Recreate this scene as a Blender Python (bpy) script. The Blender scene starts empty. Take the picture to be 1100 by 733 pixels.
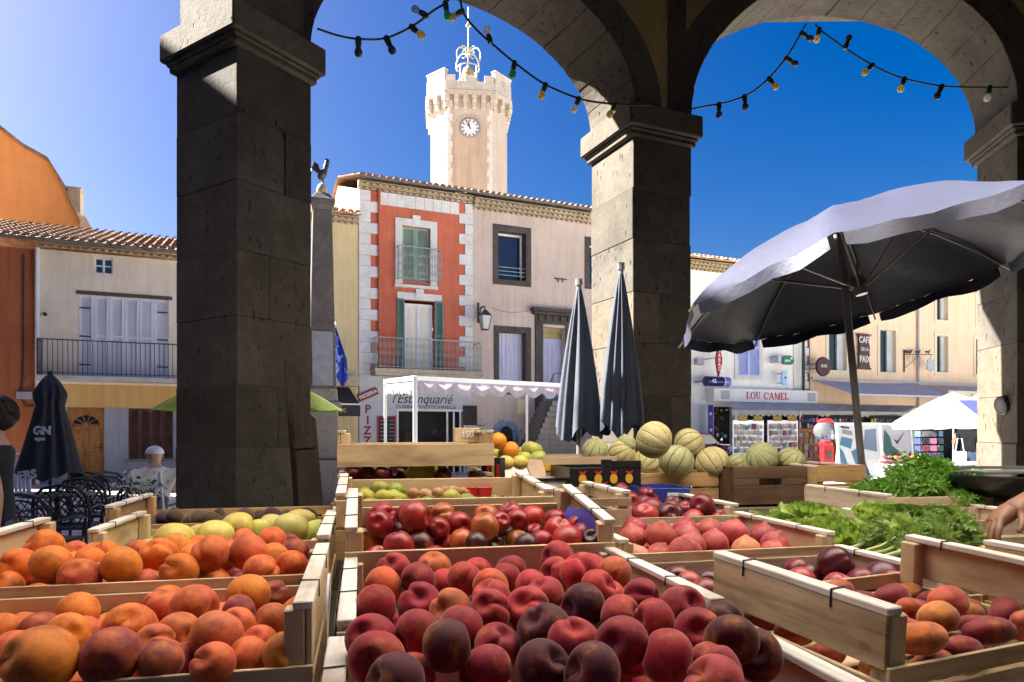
import bpy, bmesh, math, random
import numpy as np
from mathutils import Vector, Matrix, Euler
random.seed(7)
rng = np.random.default_rng(7)
SC = bpy.context.scene
COL = SC.collection
PI = math.pi
R = math.radians
F, CX, HY, EYE = 733.0, 550.0, 462.0, 1.5

def P(px, py, Y):
    "point of the square seen at photo pixel (px, py) and Y metres ahead of the eye"
    return Vector(((px - CX) / F * Y, Y, EYE + (HY - py) / F * Y))

def lin(r, g, b):
    f = lambda c: (c / 255 / 12.92) if c / 255 <= .04045 else ((c / 255 + .055) / 1.055) ** 2.4
    return (f(r), f(g), f(b), 1)

# ------------------------------------------------------------------ materials
def new_mat(name):
    m = bpy.data.materials.new(name)
    m.use_nodes = True
    nt = m.node_tree
    return m, nt, nt.nodes['Principled BSDF']

def N(nt, kind, **kw):
    n = nt.nodes.new(kind)
    for k, v in kw.items():
        if k.startswith('i_'):
            n.inputs[k[2:].replace('_', ' ')].default_value = v
        else:
            setattr(n, k, v)
    return n

def ramp(nt, fac, stops):
    r = nt.nodes.new('ShaderNodeValToRGB')
    e = r.color_ramp.elements
    while len(e) < len(stops):
        e.new(0.5)
    for k, (p, c) in zip(e, stops):
        k.position = p
        k.color = c if len(c) == 4 else (*c, 1)
    nt.links.new(fac, r.inputs[0])
    return r.outputs[0]

def mixc(nt, fac, a, b, mode='MIX'):
    n = nt.nodes.new('ShaderNodeMix')
    n.data_type = 'RGBA'
    n.blend_type = mode
    for sock, val in ((n.inputs[0], fac), (n.inputs[6], a), (n.inputs[7], b)):
        if hasattr(val, 'is_linked'):
            nt.links.new(val, sock)
        else:
            sock.default_value = val if not isinstance(val, tuple) else (val if len(val) == 4 else (*val, 1))
    return n.outputs[2]

def coords(nt, stretch=(1, 1, 1), rand=False):
    tc = nt.nodes.new('ShaderNodeTexCoord')
    mp = nt.nodes.new('ShaderNodeMapping')
    mp.inputs['Scale'].default_value = stretch
    nt.links.new(tc.outputs['Object'], mp.inputs['Vector'])
    if rand:
        oi = nt.nodes.new('ShaderNodeObjectInfo')
        mm = nt.nodes.new('ShaderNodeMath'); mm.operation = 'MULTIPLY'; mm.inputs[1].default_value = 37.0
        nt.links.new(oi.outputs['Random'], mm.inputs[0])
        cb = nt.nodes.new('ShaderNodeCombineXYZ')
        for i in range(3):
            nt.links.new(mm.outputs[0], cb.inputs[i])
        nt.links.new(cb.outputs[0], mp.inputs['Location'])
    return mp.outputs['Vector']

def noise(nt, vec, scale, detail=5, rough=.6):
    n = nt.nodes.new('ShaderNodeTexNoise')
    n.inputs['Scale'].default_value = scale
    n.inputs['Detail'].default_value = detail
    n.inputs['Roughness'].default_value = rough
    nt.links.new(vec, n.inputs['Vector'])
    return n.outputs['Fac']

def bump(nt, bs, height, strength, dist=.01):
    b = nt.nodes.new('ShaderNodeBump')
    b.inputs['Strength'].default_value = strength
    b.inputs['Distance'].default_value = dist
    nt.links.new(height, b.inputs['Height'])
    nt.links.new(b.outputs[0], bs.inputs['Normal'])
    return b

def M(name, c1, c2=None, rough=.8, scale=3, stretch=(1, 1, 1), lo=.35, hi=.65, bmp=0, bscale=40, bdist=.01, metal=0, spec=.4, rand=False, fine=0):
    m, nt, bs = new_mat(name)
    c1 = c1 if len(c1) == 4 else (*c1, 1)
    bs.inputs['Roughness'].default_value = rough
    bs.inputs['Metallic'].default_value = metal
    bs.inputs['Specular IOR Level'].default_value = spec
    v = coords(nt, stretch, rand)
    if c2 is not None:
        c2 = c2 if len(c2) == 4 else (*c2, 1)
        col = ramp(nt, noise(nt, v, scale), [(lo, c1), (hi, c2)])
        if fine:
            f = ramp(nt, noise(nt, v, scale * 9, 4), [(.3, (1 - fine,) * 3), (.7, (1 + fine * .3,) * 3)])
            col = mixc(nt, 1.0, col, f, 'MULTIPLY')
        nt.links.new(col, bs.inputs['Base Color'])
    else:
        bs.inputs['Base Color'].default_value = c1
    if bmp:
        bump(nt, bs, noise(nt, v, bscale, 6, .65), bmp, bdist)
    return m

def plaster(name, c, dark=.8, stain=.75):
    "old limewash: broad tonal clouds, rain streaks and a grainy face"
    m, nt, bs = new_mat(name)
    c = c if len(c) == 4 else (*c, 1)
    bs.inputs['Roughness'].default_value = .92
    bs.inputs['Specular IOR Level'].default_value = .2
    v = coords(nt)
    d = tuple(x * dark for x in c[:3])
    col = ramp(nt, noise(nt, v, .8, 7, .7), [(.32, d), (.62, c)])
    vs = coords(nt, (2.2, 2.2, .16))
    st = ramp(nt, noise(nt, vs, 2.2, 6, .7), [(.30, (stain, stain * .97, stain * .93)), (.55, (1, 1, 1))])
    col = mixc(nt, .8, col, st, 'MULTIPLY')
    sp = ramp(nt, noise(nt, v, 22, 5, .75), [(.3, (.86,) * 3), (.65, (1.04,) * 3)])
    col = mixc(nt, 1.0, col, sp, 'MULTIPLY')
    nt.links.new(col, bs.inputs['Base Color'])
    bump(nt, bs, noise(nt, v, 45, 8, .7), .5, .012)
    return m

def stonemat(name, c1, c2, pits=.8, scale=2.5, pitscale=22, pitcol=.45):
    "porous volcanic building stone: tonal clouds, elongated pits"
    m, nt, bs = new_mat(name)
    bs.inputs['Roughness'].default_value = .9
    bs.inputs['Specular IOR Level'].default_value = .25
    v = coords(nt)
    col = ramp(nt, noise(nt, v, scale, 7, .7), [(.3, c1), (.68, c2)])
    fine = ramp(nt, noise(nt, v, scale * 12, 5, .7), [(.3, (.75,) * 3), (.7, (1.1,) * 3)])
    col = mixc(nt, 1.0, col, fine, 'MULTIPLY')
    vp = coords(nt, (1, 1, .45))
    wn = nt.nodes.new('ShaderNodeTexNoise'); wn.inputs['Scale'].default_value = 5
    nt.links.new(vp, wn.inputs['Vector'])
    wv = nt.nodes.new('ShaderNodeMix'); wv.data_type = 'VECTOR'; wv.inputs[0].default_value = .12
    nt.links.new(vp, wv.inputs[4]); nt.links.new(wn.outputs['Color'], wv.inputs[5])
    vo = nt.nodes.new('ShaderNodeTexVoronoi'); vo.inputs['Scale'].default_value = pitscale
    nt.links.new(wv.outputs[1], vo.inputs['Vector'])
    pit = ramp(nt, vo.outputs['Distance'], [(.10, (0, 0, 0)), (.24, (1, 1, 1))])
    gate = ramp(nt, noise(nt, vp, 5, 4), [(.45, (1, 1, 1)), (.6, (0, 0, 0))])
    pitg = mixc(nt, 1.0, pit, gate, 'LIGHTEN')
    col = mixc(nt, 1.0, col, mixc(nt, 1.0, pitg, (pitcol,) * 3, 'LIGHTEN'), 'MULTIPLY')
    nt.links.new(col, bs.inputs['Base Color'])
    h = mixc(nt, .35, pitg, noise(nt, v, 30, 8, .7))
    bump(nt, bs, h, pits, .02)
    return m

def woodmat(name, c1, c2, axis, rough=.65, gscale=1.0):
    "planed poplar: grain runs along the given local axis"
    m, nt, bs = new_mat(name)
    bs.inputs['Roughness'].default_value = rough
    bs.inputs['Specular IOR Level'].default_value = .3
    s = [30 * gscale] * 3
    s['xyz'.index(axis)] = 1.5 * gscale
    v = coords(nt, tuple(s), True)
    g = noise(nt, v, 1.0, 8, .72)
    col = ramp(nt, g, [(.30, tuple(.55 * a for a in c1)), (.45, tuple(.5 * (a + b) for a, b in zip(c1, c2))), (.64, c2)])
    s2 = [6] * 3
    s2['xyz'.index(axis)] = 2.0
    k = noise(nt, coords(nt, tuple(s2), True), 1.4, 5)
    col = mixc(nt, 1.0, col, ramp(nt, k, [(.30, (.50, .43, .37)), (.52, (1, 1, 1))]), 'MULTIPLY')
    vo = nt.nodes.new('ShaderNodeTexVoronoi'); vo.inputs['Scale'].default_value = 9
    s3 = [1, 1, 1]; s3['xyz'.index(axis)] = .55
    nt.links.new(coords(nt, tuple(s3), True), vo.inputs['Vector'])
    col = mixc(nt, 1.0, col, ramp(nt, vo.outputs['Distance'], [(.03, (.35, .24, .16)), (.09, (1, 1, 1))]), 'MULTIPLY')
    nt.links.new(col, bs.inputs['Base Color'])
    bump(nt, bs, g, .35, .003)
    return m

def fruitmat(name, warm, dark, rough=.5, sheen=.3, warm_lo=.5, warm_hi=.75, stripes=False, mottle=60, spec=.4, coat=0):
    "skin: the fruit's own colour (object colour) blushed with a warm patch and a dark patch"
    m, nt, bs = new_mat(name)
    bs.inputs['Roughness'].default_value = rough
    bs.inputs['Specular IOR Level'].default_value = spec
    bs.inputs['Sheen Weight'].default_value = sheen
    bs.inputs['Sheen Roughness'].default_value = .4
    bs.inputs['Sheen Tint'].default_value = (1, .72, .68, 1)
    bs.inputs['Coat Weight'].default_value = coat
    bs.inputs['Coat Roughness'].default_value = .25
    oi = nt.nodes.new('ShaderNodeObjectInfo')
    v = coords(nt, (1, 1, 1), True)
    a = ramp(nt, noise(nt, v, 1.0, 9, .62), [(warm_lo, (0, 0, 0)), (warm_hi, (1, 1, 1))])
    col = mixc(nt, a, oi.outputs['Color'], warm)
    vd = nt.nodes.new('ShaderNodeVectorMath'); vd.operation = 'ADD'; vd.inputs[1].default_value = (9, 4, 2)
    nt.links.new(v, vd.inputs[0])
    b = ramp(nt, noise(nt, vd.outputs[0], 1.15, 9, .62), [(.42, (0, 0, 0)), (.74, (.9,) * 3)])
    dk = mixc(nt, 1.0, oi.outputs['Color'], dark, 'MULTIPLY')
    col = mixc(nt, b, col, dk)
    sp = ramp(nt, noise(nt, v, mottle * .25, 4, .7), [(.32, (.74, .72, .70)), (.60, (1.06,) * 3)])
    col = mixc(nt, .85, col, sp, 'MULTIPLY')
    nt.links.new(col, bs.inputs['Base Color'])
    vo = nt.nodes.new('ShaderNodeTexVoronoi'); vo.inputs['Scale'].default_value = 17
    nt.links.new(v, vo.inputs['Vector'])
    dots = ramp(nt, vo.outputs['Distance'], [(.05, (1.35, 1.3, 1.2)), (.16, (1, 1, 1))])
    col = mixc(nt, .8, col, dots, 'MULTIPLY')
    nt.links.new(col, bs.inputs['Base Color'])
    bump(nt, bs, noise(nt, v, 30, 4), .10, .03)
    return m

def leafmat(name, c1, c2, scale=30):
    m, nt, bs = new_mat(name)
    bs.inputs['Roughness'].default_value = .5
    v = coords(nt, (1, 1, 1), True)
    col = ramp(nt, noise(nt, v, scale, 4), [(.3, c1), (.7, c2)])
    nt.links.new(col, bs.inputs['Base Color'])
    tr = nt.nodes.new('ShaderNodeBsdfTranslucent')
    nt.links.new(mixc(nt, 1.0, col, (1.3, 1.4, .7), 'MULTIPLY'), tr.inputs['Color'])
    mx = nt.nodes.new('ShaderNodeMixShader'); mx.inputs[0].default_value = .4
    nt.links.new(bs.outputs[0], mx.inputs[1]); nt.links.new(tr.outputs[0], mx.inputs[2])
    nt.links.new(mx.outputs[0], nt.nodes['Material Output'].inputs['Surface'])
    return m

def fabric(name, c, c2=None, trans=.25, rough=.8, sheen=.03):
    m, nt, bs = new_mat(name)
    c = c if len(c) == 4 else (*c, 1)
    c2 = c2 or tuple(x * .8 for x in c[:3])
    bs.inputs['Roughness'].default_value = rough
    bs.inputs['Sheen Weight'].default_value = sheen; bs.inputs['Sheen Roughness'].default_value = .5
    v = coords(nt)
    col = ramp(nt, noise(nt, v, 3, 6), [(.3, c2), (.65, c)])
    nt.links.new(col, bs.inputs['Base Color'])
    bump(nt, bs, noise(nt, v, 9, 6), .25, .02)
    if trans:
        tr = nt.nodes.new('ShaderNodeBsdfTranslucent')
        nt.links.new(col, tr.inputs['Color'])
        mx = nt.nodes.new('ShaderNodeMixShader'); mx.inputs[0].default_value = trans
        nt.links.new(bs.outputs[0], mx.inputs[1]); nt.links.new(tr.outputs[0], mx.inputs[2])
        nt.links.new(mx.outputs[0], nt.nodes['Material Output'].inputs['Surface'])
    return m

# ------------------------------------------------------------------ mesh builder
class MB:
    def __init__(s):
        s.v, s.f, s.mi = [], [], []
    def add(s, vs, fs, Mx=None, mi=0):
        o = len(s.v)
        for p in vs:
            p = Vector(p)
            s.v.append(Mx @ p if Mx is not None else p)
        for f in fs:
            s.f.append([i + o for i in f]); s.mi.append(mi)
        return s
    def box(s, x0, x1, y0, y1, z0, z1, Mx=None, mi=0):
        vs = [(x, y, z) for z in (z0, z1) for y in (y0, y1) for x in (x0, x1)]
        return s.add(vs, [(0, 2, 3, 1), (4, 5, 7, 6), (0, 1, 5, 4), (2, 6, 7, 3), (0, 4, 6, 2), (1, 3, 7, 5)], Mx, mi)
    def quad(s, a, b, c, d, mi=0):
        return s.add([a, b, c, d], [(0, 1, 2, 3)], None, mi)
    def tube(s, pts, r, n=8, closed=False, caps=True, Mx=None, mi=0):
        pts = [Vector(p) for p in pts]
        k = len(pts)
        rs = r if isinstance(r, (list, tuple)) else [r] * k
        vs, fs = [], []
        up = None
        for i, p in enumerate(pts):
            if closed:
                t = pts[(i + 1) % k] - pts[i - 1]
            else:
                t = pts[min(i + 1, k - 1)] - pts[max(i - 1, 0)]
            t = t.normalized() if t.length > 1e-9 else Vector((0, 0, 1))
            if up is None:
                up = Vector((0, 0, 1)) if abs(t.z) < .9 else Vector((1, 0, 0))
            a = up - t * up.dot(t)
            a = a.normalized() if a.length > 1e-6 else t.orthogonal().normalized()
            up = a
            b = t.cross(a)
            for j in range(n):
                w = 2 * PI * j / n
                vs.append(p + (a * math.cos(w) + b * math.sin(w)) * rs[i])
        for i in range(k if closed else k - 1):
            i2 = (i + 1) % k
            for j in range(n):
                j2 = (j + 1) % n
                fs.append((i * n + j, i * n + j2, i2 * n + j2, i2 * n + j))
        if caps and not closed:
            fs.append(tuple(range(n - 1, -1, -1)))
            fs.append(tuple((k - 1) * n + j for j in range(n)))
        return s.add(vs, fs, Mx, mi)
    def lathe(s, prof, n=16, Mx=None, mi=0, caps=True):
        vs, fs = [], []
        for r_, z in prof:
            for j in range(n):
                w = 2 * PI * j / n
                vs.append((r_ * math.cos(w), r_ * math.sin(w), z))
        for i in range(len(prof) - 1):
            for j in range(n):
                j2 = (j + 1) % n
                fs.append((i * n + j, i * n + j2, (i + 1) * n + j2, (i + 1) * n + j))
        if caps:
            fs.append(tuple(range(n - 1, -1, -1)))
            fs.append(tuple((len(prof) - 1) * n + j for j in range(n)))
        return s.add(vs, fs, Mx, mi)
    def prism(s, poly, y0, y1, Mx=None, mi=0):
        "polygon in x,z (counter-clockwise seen from -y) extruded from y0 to y1"
        k = len(poly)
        vs = [(x, y0, z) for x, z in poly] + [(x, y1, z) for x, z in poly]
        fs = [tuple(range(k)), tuple(range(2 * k - 1, k - 1, -1))]
        for i in range(k):
            j = (i + 1) % k
            fs.append((j, i, k + i, k + j))
        return s.add(vs, fs, Mx, mi)
    def grid(s, fn, nu, nv, closed_u=False, Mx=None, mi=0):
        vs = [fn(i / nu, j / nv) for j in range(nv + 1) for i in range(nu if closed_u else nu + 1)]
        w = nu if closed_u else nu + 1
        fs = []
        for j in range(nv):
            for i in range(nu):
                i2 = (i + 1) % w
                fs.append((j * w + i, j * w + i2, (j + 1) * w + i2, (j + 1) * w + i))
        return s.add(vs, fs, Mx, mi)
    def build(s, name, mat, parent=None, smooth=None, bevel=0, loc=None, rot=None, mats=None):
        me = bpy.data.meshes.new(name)
        me.from_pydata([tuple(p) for p in s.v], [], s.f)
        for i, p in enumerate(me.polygons):
            p.material_index = s.mi[i]
        if bevel:
            bm = bmesh.new(); bm.from_mesh(me)
            bmesh.ops.recalc_face_normals(bm, faces=bm.faces)
            es = [e for e in bm.edges if len(e.link_faces) == 2 and e.calc_face_angle(0) > .6]
            bmesh.ops.bevel(bm, geom=es, offset=bevel, segments=1, affect='EDGES', profile=.5, clamp_overlap=True)
            bm.to_mesh(me); bm.free()
        for m in (mats or [mat]):
            me.materials.append(m)
        if smooth is not None:
            me.shade_smooth()
            if smooth < 180:
                me.set_sharp_from_angle(angle=R(smooth))
        o = bpy.data.objects.new(name, me)
        COL.objects.link(o)
        if parent:
            o.parent = parent
        if loc is not None:
            o.location = loc
        if rot is not None:
            o.rotation_euler = rot
        return o

def tag(o, label, cat, group=None, kind=None):
    if label: o['label'] = label
    if cat: o['category'] = cat
    if group: o['group'] = group
    if kind: o['kind'] = kind
    return o

def thing(name, label, cat, loc=(0, 0, 0), rotz=0, group=None):
    o = bpy.data.objects.new(name, None)
    o.empty_display_size = .1
    COL.objects.link(o)
    o.location = loc
    o.rotation_euler = (0, 0, rotz)
    return tag(o, label, cat, group)

def struct(o):
    o['kind'] = 'structure'
    return o

def kids(o):
    return [c for c in bpy.data.objects if c.parent is o]

def dup(o, loc=None, rotz=None, label=None, parent=None):
    c = o.copy(); COL.objects.link(c)
    if parent is not None: c.parent = parent
    if loc is not None: c.location = loc
    if rotz is not None: c.rotation_euler = (0, 0, rotz)
    if label: c['label'] = label
    for k in o.children:
        dup(k, parent=c)
    return c

def lettering(s, size, mat, parent, loc, rot=(PI / 2, 0, 0), name='lettering', align='CENTER', ext=.004, off=0, shear=0, sx=1, space=1):
    cu = bpy.data.curves.new('t', 'FONT')
    cu.body = s; cu.size = size; cu.align_x = align; cu.align_y = 'CENTER'
    cu.extrude = ext; cu.offset = off; cu.shear = shear; cu.space_character = space; cu.resolution_u = 3
    t = bpy.data.objects.new('t', cu); COL.objects.link(t)
    me = bpy.data.meshes.new_from_object(t.evaluated_get(bpy.context.evaluated_depsgraph_get()))
    bpy.data.objects.remove(t); bpy.data.curves.remove(cu)
    me.name = name
    me.materials.clear(); me.materials.append(mat)
    o = bpy.data.objects.new(name, me); COL.objects.link(o)
    o.parent = parent; o.location = loc; o.rotation_euler = rot; o.scale = (sx, 1, 1)
    return o
SKY_AIR, SKY_DUST, SKY_SAT, SKY_VAL, SKY_HUE, SKY_STR = 1.0, 3.3, 1.62, .35, .515, .05
SUN_STR, EXPO = 5.0, 3.35
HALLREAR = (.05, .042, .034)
# ------------------------------------------------------------------ camera, sky, sun
cam = bpy.data.cameras.new('camera')
camo = bpy.data.objects.new('camera', cam); COL.objects.link(camo)
camo.location = (0, 0, EYE); camo.rotation_euler = (R(90), 0, 0)
cam.sensor_width = 36; cam.lens = 36 * F / 1100; cam.clip_start = .02; cam.clip_end = 3000
cam.shift_y = (HY - 366.5) / 1100
cam.dof.use_dof = False
SC.camera = camo
SUN_EL, SUN_LEFT = R(40), R(78)
sd = Vector((-math.sin(SUN_LEFT) * math.cos(SUN_EL), math.cos(SUN_LEFT) * math.cos(SUN_EL), math.sin(SUN_EL)))
W = bpy.data.worlds.new('World'); SC.world = W; W.use_nodes = True
wn = W.node_tree
sky = wn.nodes.new('ShaderNodeTexSky'); sky.sky_type = 'NISHITA'; sky.sun_disc = False
sky.sun_elevation = SUN_EL; sky.sun_rotation = math.atan2(sd.x, sd.y)
sky.air_density = SKY_AIR; sky.dust_density = SKY_DUST; sky.ozone_density = 2.5; sky.altitude = 100
hs = wn.nodes.new('ShaderNodeHueSaturation'); hs.inputs['Saturation'].default_value = SKY_SAT; hs.inputs['Value'].default_value = SKY_VAL; hs.inputs['Hue'].default_value = SKY_HUE
wn.links.new(sky.outputs[0], hs.inputs['Color'])
wn.links.new(hs.outputs[0], wn.nodes['Background'].inputs['Color'])
wn.nodes['Background'].inputs['Strength'].default_value = SKY_STR
sl = bpy.data.lights.new('sun', 'SUN'); sl.energy = SUN_STR; sl.angle = R(.53); sl.color = (1, .95, .87)
so = bpy.data.objects.new('sun', sl); COL.objects.link(so)
so.rotation_euler = (-sd).to_track_quat('-Z', 'Y').to_euler(); so.location = (0, 0, 40)
SC.view_settings.view_transform = 'Standard'; SC.view_settings.look = 'None'
SC.view_settings.exposure = EXPO; SC.view_settings.gamma = 1; SC.view_settings.use_curve_mapping = False
SC.cycles.max_bounces = 8; SC.cycles.diffuse_bounces = 5; SC.cycles.glossy_bounces = 3; SC.cycles.transmission_bounces = 4
SC.cycles.sample_clamp_indirect = 6; SC.cycles.caustics_reflective = False; SC.cycles.caustics_refractive = False
SC.cycles.use_denoising = True

# ------------------------------------------------------------------ ground
def paving():
    m, nt, bs = new_mat('square_paving')
    bs.inputs['Roughness'].default_value = .85
    v = coords(nt)
    br = nt.nodes.new('ShaderNodeTexBrick')
    br.inputs['Scale'].default_value = 1.0; br.inputs['Brick Width'].default_value = .6; br.inputs['Row Height'].default_value = .4
    br.inputs['Mortar Size'].default_value = .008
    br.inputs['Color1'].default_value = (.47, .46, .45, 1); br.inputs['Color2'].default_value = (.55, .54, .52, 1); br.inputs['Mortar'].default_value = (.2, .185, .165, 1)
    nt.links.new(v, br.inputs['Vector'])
    n = ramp(nt, noise(nt, v, .7, 8, .7), [(.3, (.7, .7, .7)), (.7, (1.1, 1.1, 1.1))])
    nt.links.new(mixc(nt, 1.0, br.outputs['Color'], n, 'MULTIPLY'), bs.inputs['Base Color'])
    bump(nt, bs, noise(nt, v, 60, 6), .3, .01)
    return m
g = MB()
g.quad((-600, -600, 0), (600, -600, 0), (600, 900, 0), (-600, 900, 0))
struct(g.build('ground', paving()))

# ------------------------------------------------------------------ covered market hall
mhall = stonemat('hall_stone', (.042, .035, .028, 1), (.098, .082, .062, 1), .7, 1.3, 20, .45)
MST = [mhall] + [stonemat('hall_stone_' + n_, tuple(x * k_ for x in (.042, .035, .028)) + (1,), tuple(x * k_ * w_ for x, w_ in zip((.098, .082, .062), t_)) + (1,), .7, s_, 18, .45) for n_, k_, s_, t_ in (('dark', .72, 2.2, (1, 1, 1)), ('warm', 1.12, 1.6, (1.05, 1, .9)), ('grey', .92, 3.0, (.95, 1, 1.06)))]
mspan = plaster('ochre_spandrel_plaster', (.33, .25, .12), .7)
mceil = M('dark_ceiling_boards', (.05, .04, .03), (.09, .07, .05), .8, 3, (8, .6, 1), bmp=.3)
hall = thing('market_hall', 'dark stone arcaded market hall framing the fruit stall and the sunlit square', 'market hall', (1.2, 3.0, 0))
HL = Vector((1.2, 3.0, 0))
SPR, ITOP = 4.28, 5.85
# pillar: near left corner, outward depth direction angle (from straight ahead, right positive), depth, width along wall
def dirv(deg):
    return Vector((math.sin(R(deg)), math.cos(R(deg)), 0))
PIL = [((-1.817, 4.5), -57), ((1.046, 5.9), -24), ((4.363, 5.9), 10), ((7.37, 4.45), 43)]
PW, PD = .62, .70
def pillar(c, ang, prnd):
    c = Vector((*c, 0)); o = dirv(ang); w = dirv(ang + 90)
    ob = lambda a, b, z: c + w * a + o * b + Vector((0, 0, z)) - HL
    bl = MB()
    zs = [0, .5, .92, 1.38, 1.8, 2.26, 2.7, 3.16, 3.6, SPR - .24]
    for i in range(len(zs) - 1):
        z0, z1 = zs[i], zs[i + 1]
        j = prnd.uniform(-.006, .006); e = .12 if i == 0 else 0
        split = prnd.uniform(.25, .4) if i % 2 else None
        segs = [(0 + j, PW + j)] if split is None else [(0 + j, split - .0015), (split + .0015, PW + j)]
        for a0, a1 in segs:
            jj = prnd.uniform(-.004, .004)
            tone = prnd.randrange(4)
            vs = [ob(a, b, zz) for zz in (z0 + .0007, z1 - .0007) for b in (-e - jj, PD + e) for a in (a0 - e, a1 + e)]
            bl.add(vs, [(0, 2, 3, 1), (4, 5, 7, 6), (0, 1, 5, 4), (2, 6, 7, 3), (0, 4, 6, 2), (1, 3, 7, 5)], None, tone)
    core = [ob(a, b, zz) for zz in (0, SPR - .24) for b in (.02, PD - .02) for a in (.02, PW - .02)]
    bl.add(core, [(0, 2, 3, 1), (4, 5, 7, 6), (0, 1, 5, 4), (2, 6, 7, 3), (0, 4, 6, 2), (1, 3, 7, 5)])
    return bl, ob
prs = random.Random(3)
for k, (c, ang) in enumerate(PIL):
    bl, ob = pillar(c, ang, prs)
    p = bl.build('pillar', None, hall, bevel=.004, mats=MST)
    im = MB()
    for (q, za, zb) in ((.035, SPR - .24, SPR - .195), (.05, SPR - .197, SPR - .165), (.08, SPR - .167, SPR + .03)):
        vs = [ob(a, b, zz) for zz in (za, zb) for b in (-q, PD + q) for a in (-q, PW + q)]
        im.add(vs, [(0, 2, 3, 1), (4, 5, 7, 6), (0, 1, 5, 4), (2, 6, 7, 3), (0, 4, 6, 2), (1, 3, 7, 5)])
    im.build('impost', mhall, p, bevel=.012)

def arch_between(k, b):
    (c0, a0), (c1, a1) = PIL[k], PIL[k + 1]
    A = Vector((*c0, 0)) + dirv(a0 + 90) * PW; Ao = A + dirv(a0) * PD
    B = Vector((*c1, 0)); Bo = B + dirv(a1) * PD
    wi = .27
    n = 40
    def curve(p, q, grow, t):
        half = (q - p).length / 2
        d = (q - p).normalized(); mid = (p + q) / 2
        ang = PI * (1 - t)
        return mid + d * (half + grow) * math.cos(ang) + Vector((0, 0, SPR + .032 + (b + grow) * math.sin(ang)))
    ring, sp = MB(), MB()
    pr = random.Random(k)
    blocks = 15
    for i in range(blocks):
        t0, t1 = i / blocks, (i + 1) / blocks
        q = pr.uniform(-.005, .005)
        ns = 3
        ts = [t0 + (t1 - t0) * s / ns for s in range(ns + 1)]
        vs, fs = [], []
        for t in ts:
            i_in, i_out = curve(A, B, q, t), curve(A, B, wi, t)
            o_in, o_out = curve(Ao, Bo, q, t), curve(Ao, Bo, wi, t)
            ninn = -(dirv(a0) + dirv(a1)).normalized() * .015
            vs += [i_in + ninn, i_out + ninn, o_out - ninn, o_in - ninn]
        for s in range(ns):
            a_, b_ = s * 4, s * 4 + 4
            for e in range(4):
                fs.append((a_ + e, b_ + e, b_ + (e + 1) % 4, a_ + (e + 1) % 4))
        fs.append((0, 1, 2, 3)); fs.append((ns * 4 + 3, ns * 4 + 2, ns * 4 + 1, ns * 4))
        ring.add([v - HL for v in vs], fs)
    r = ring.build('arch', mhall, hall, bevel=.006)
    bmx = bmesh.new(); bmx.from_mesh(r.data); bmesh.ops.recalc_face_normals(bmx, faces=bmx.faces); bmx.to_mesh(r.data); bmx.free()
    # spandrel wall above the ring, inner and outer face
    for (p, q, flip) in ((A, B, 0), (Ao, Bo, 1)):
        d = (q - p).normalized()
        ext0, ext1 = p - d * PW * .55, q + d * PW * .55
        vs, fs = [], []
        m = 41
        for s in range(m):
            t = s / (m - 1)
            c = curve(p, q, wi - .03, t)
            top = Vector((c.x, c.y, ITOP))
            vs += [c, top]
        for s in range(m - 1):
            fs.append((2 * s, 2 * s + 2, 2 * s + 3, 2 * s + 1))
        o = len(vs)
        lo = SPR + .032
        for (e, c) in ((ext0, vs[0]), (ext1, vs[2 * (m - 1)])):
            vs += [Vector((e.x, e.y, lo)), Vector((e.x, e.y, ITOP)), Vector((c.x, c.y, lo)), Vector((c.x, c.y, ITOP))]
        fs += [(o, o + 2, o + 3, o + 1), (o + 6, o + 4, o + 5, o + 7)]
        sp.add([v - HL for v in vs], fs)
    sp.build('spandrel', mspan, hall)
arch_between(0, 1.0); arch_between(1, 1.25); arch_between(2, 1.1)
# piers carried up between the arches
for c, ang in PIL:
    ab = MB()
    c = Vector((*c, 0)); o = dirv(ang); w = dirv(ang + 90)
    vs = [c + w * a + o * b + Vector((0, 0, z)) - HL for z in (SPR + .03, ITOP) for b in (.02, PD - .02) for a in (.02, PW - .02)]
    ab.add(vs, [(0, 2, 3, 1), (4, 5, 7, 6), (0, 1, 5, 4), (2, 6, 7, 3), (0, 4, 6, 2), (1, 3, 7, 5)])
    ab.build('pier', mhall, hall)
out = [Vector((*c, 0)) + dirv(a) * (PD + .68) + dirv(a + 90) * .3 for c, a in PIL]
back = [(9.0, 1.2), (8.4, -3.6), (-.2, -4.7)]
inner_edge = [(-.2, 3.2), (-1.5, 4.2)]  # unseen ceiling's left edge cut back to let sun reach canopy and parasol
poly = [(v.x, v.y) for v in out] + back + inner_edge
k = len(poly)
ce = MB()
ce.add([Vector((x, y, z)) - HL for z in (ITOP - .02, ITOP + .3) for x, y in poly], [tuple(range(k)), tuple(range(2 * k - 1, k - 1, -1))] + [(i, (i + 1) % k, k + (i + 1) % k, k + i) for i in range(k)])
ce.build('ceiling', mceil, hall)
fl_ = MB()  # dark slab added in the hall to cut bounced light on the pillars
inr = [(v.x, v.y) for v in (Vector((*c, 0)) + dirv(a) * .3 + dirv(a + 90) * .3 for c, a in PIL)] + back[:2] + [(-1.7, -4.7)]
kf = len(inr)
fl_.add([Vector((x, y, z)) - HL for z in (.002, .006) for x, y in inr], [tuple(range(2 * kf - 1, kf - 1, -1))[::-1]] + [(i, (i + 1) % kf, kf + (i + 1) % kf, kf + i) for i in range(kf)])
fl_.build('floor', M('dark_hall_flags', (.07, .062, .055), (.12, .108, .095), .7, 2, bmp=.2), hall)
rf = MB()
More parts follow.
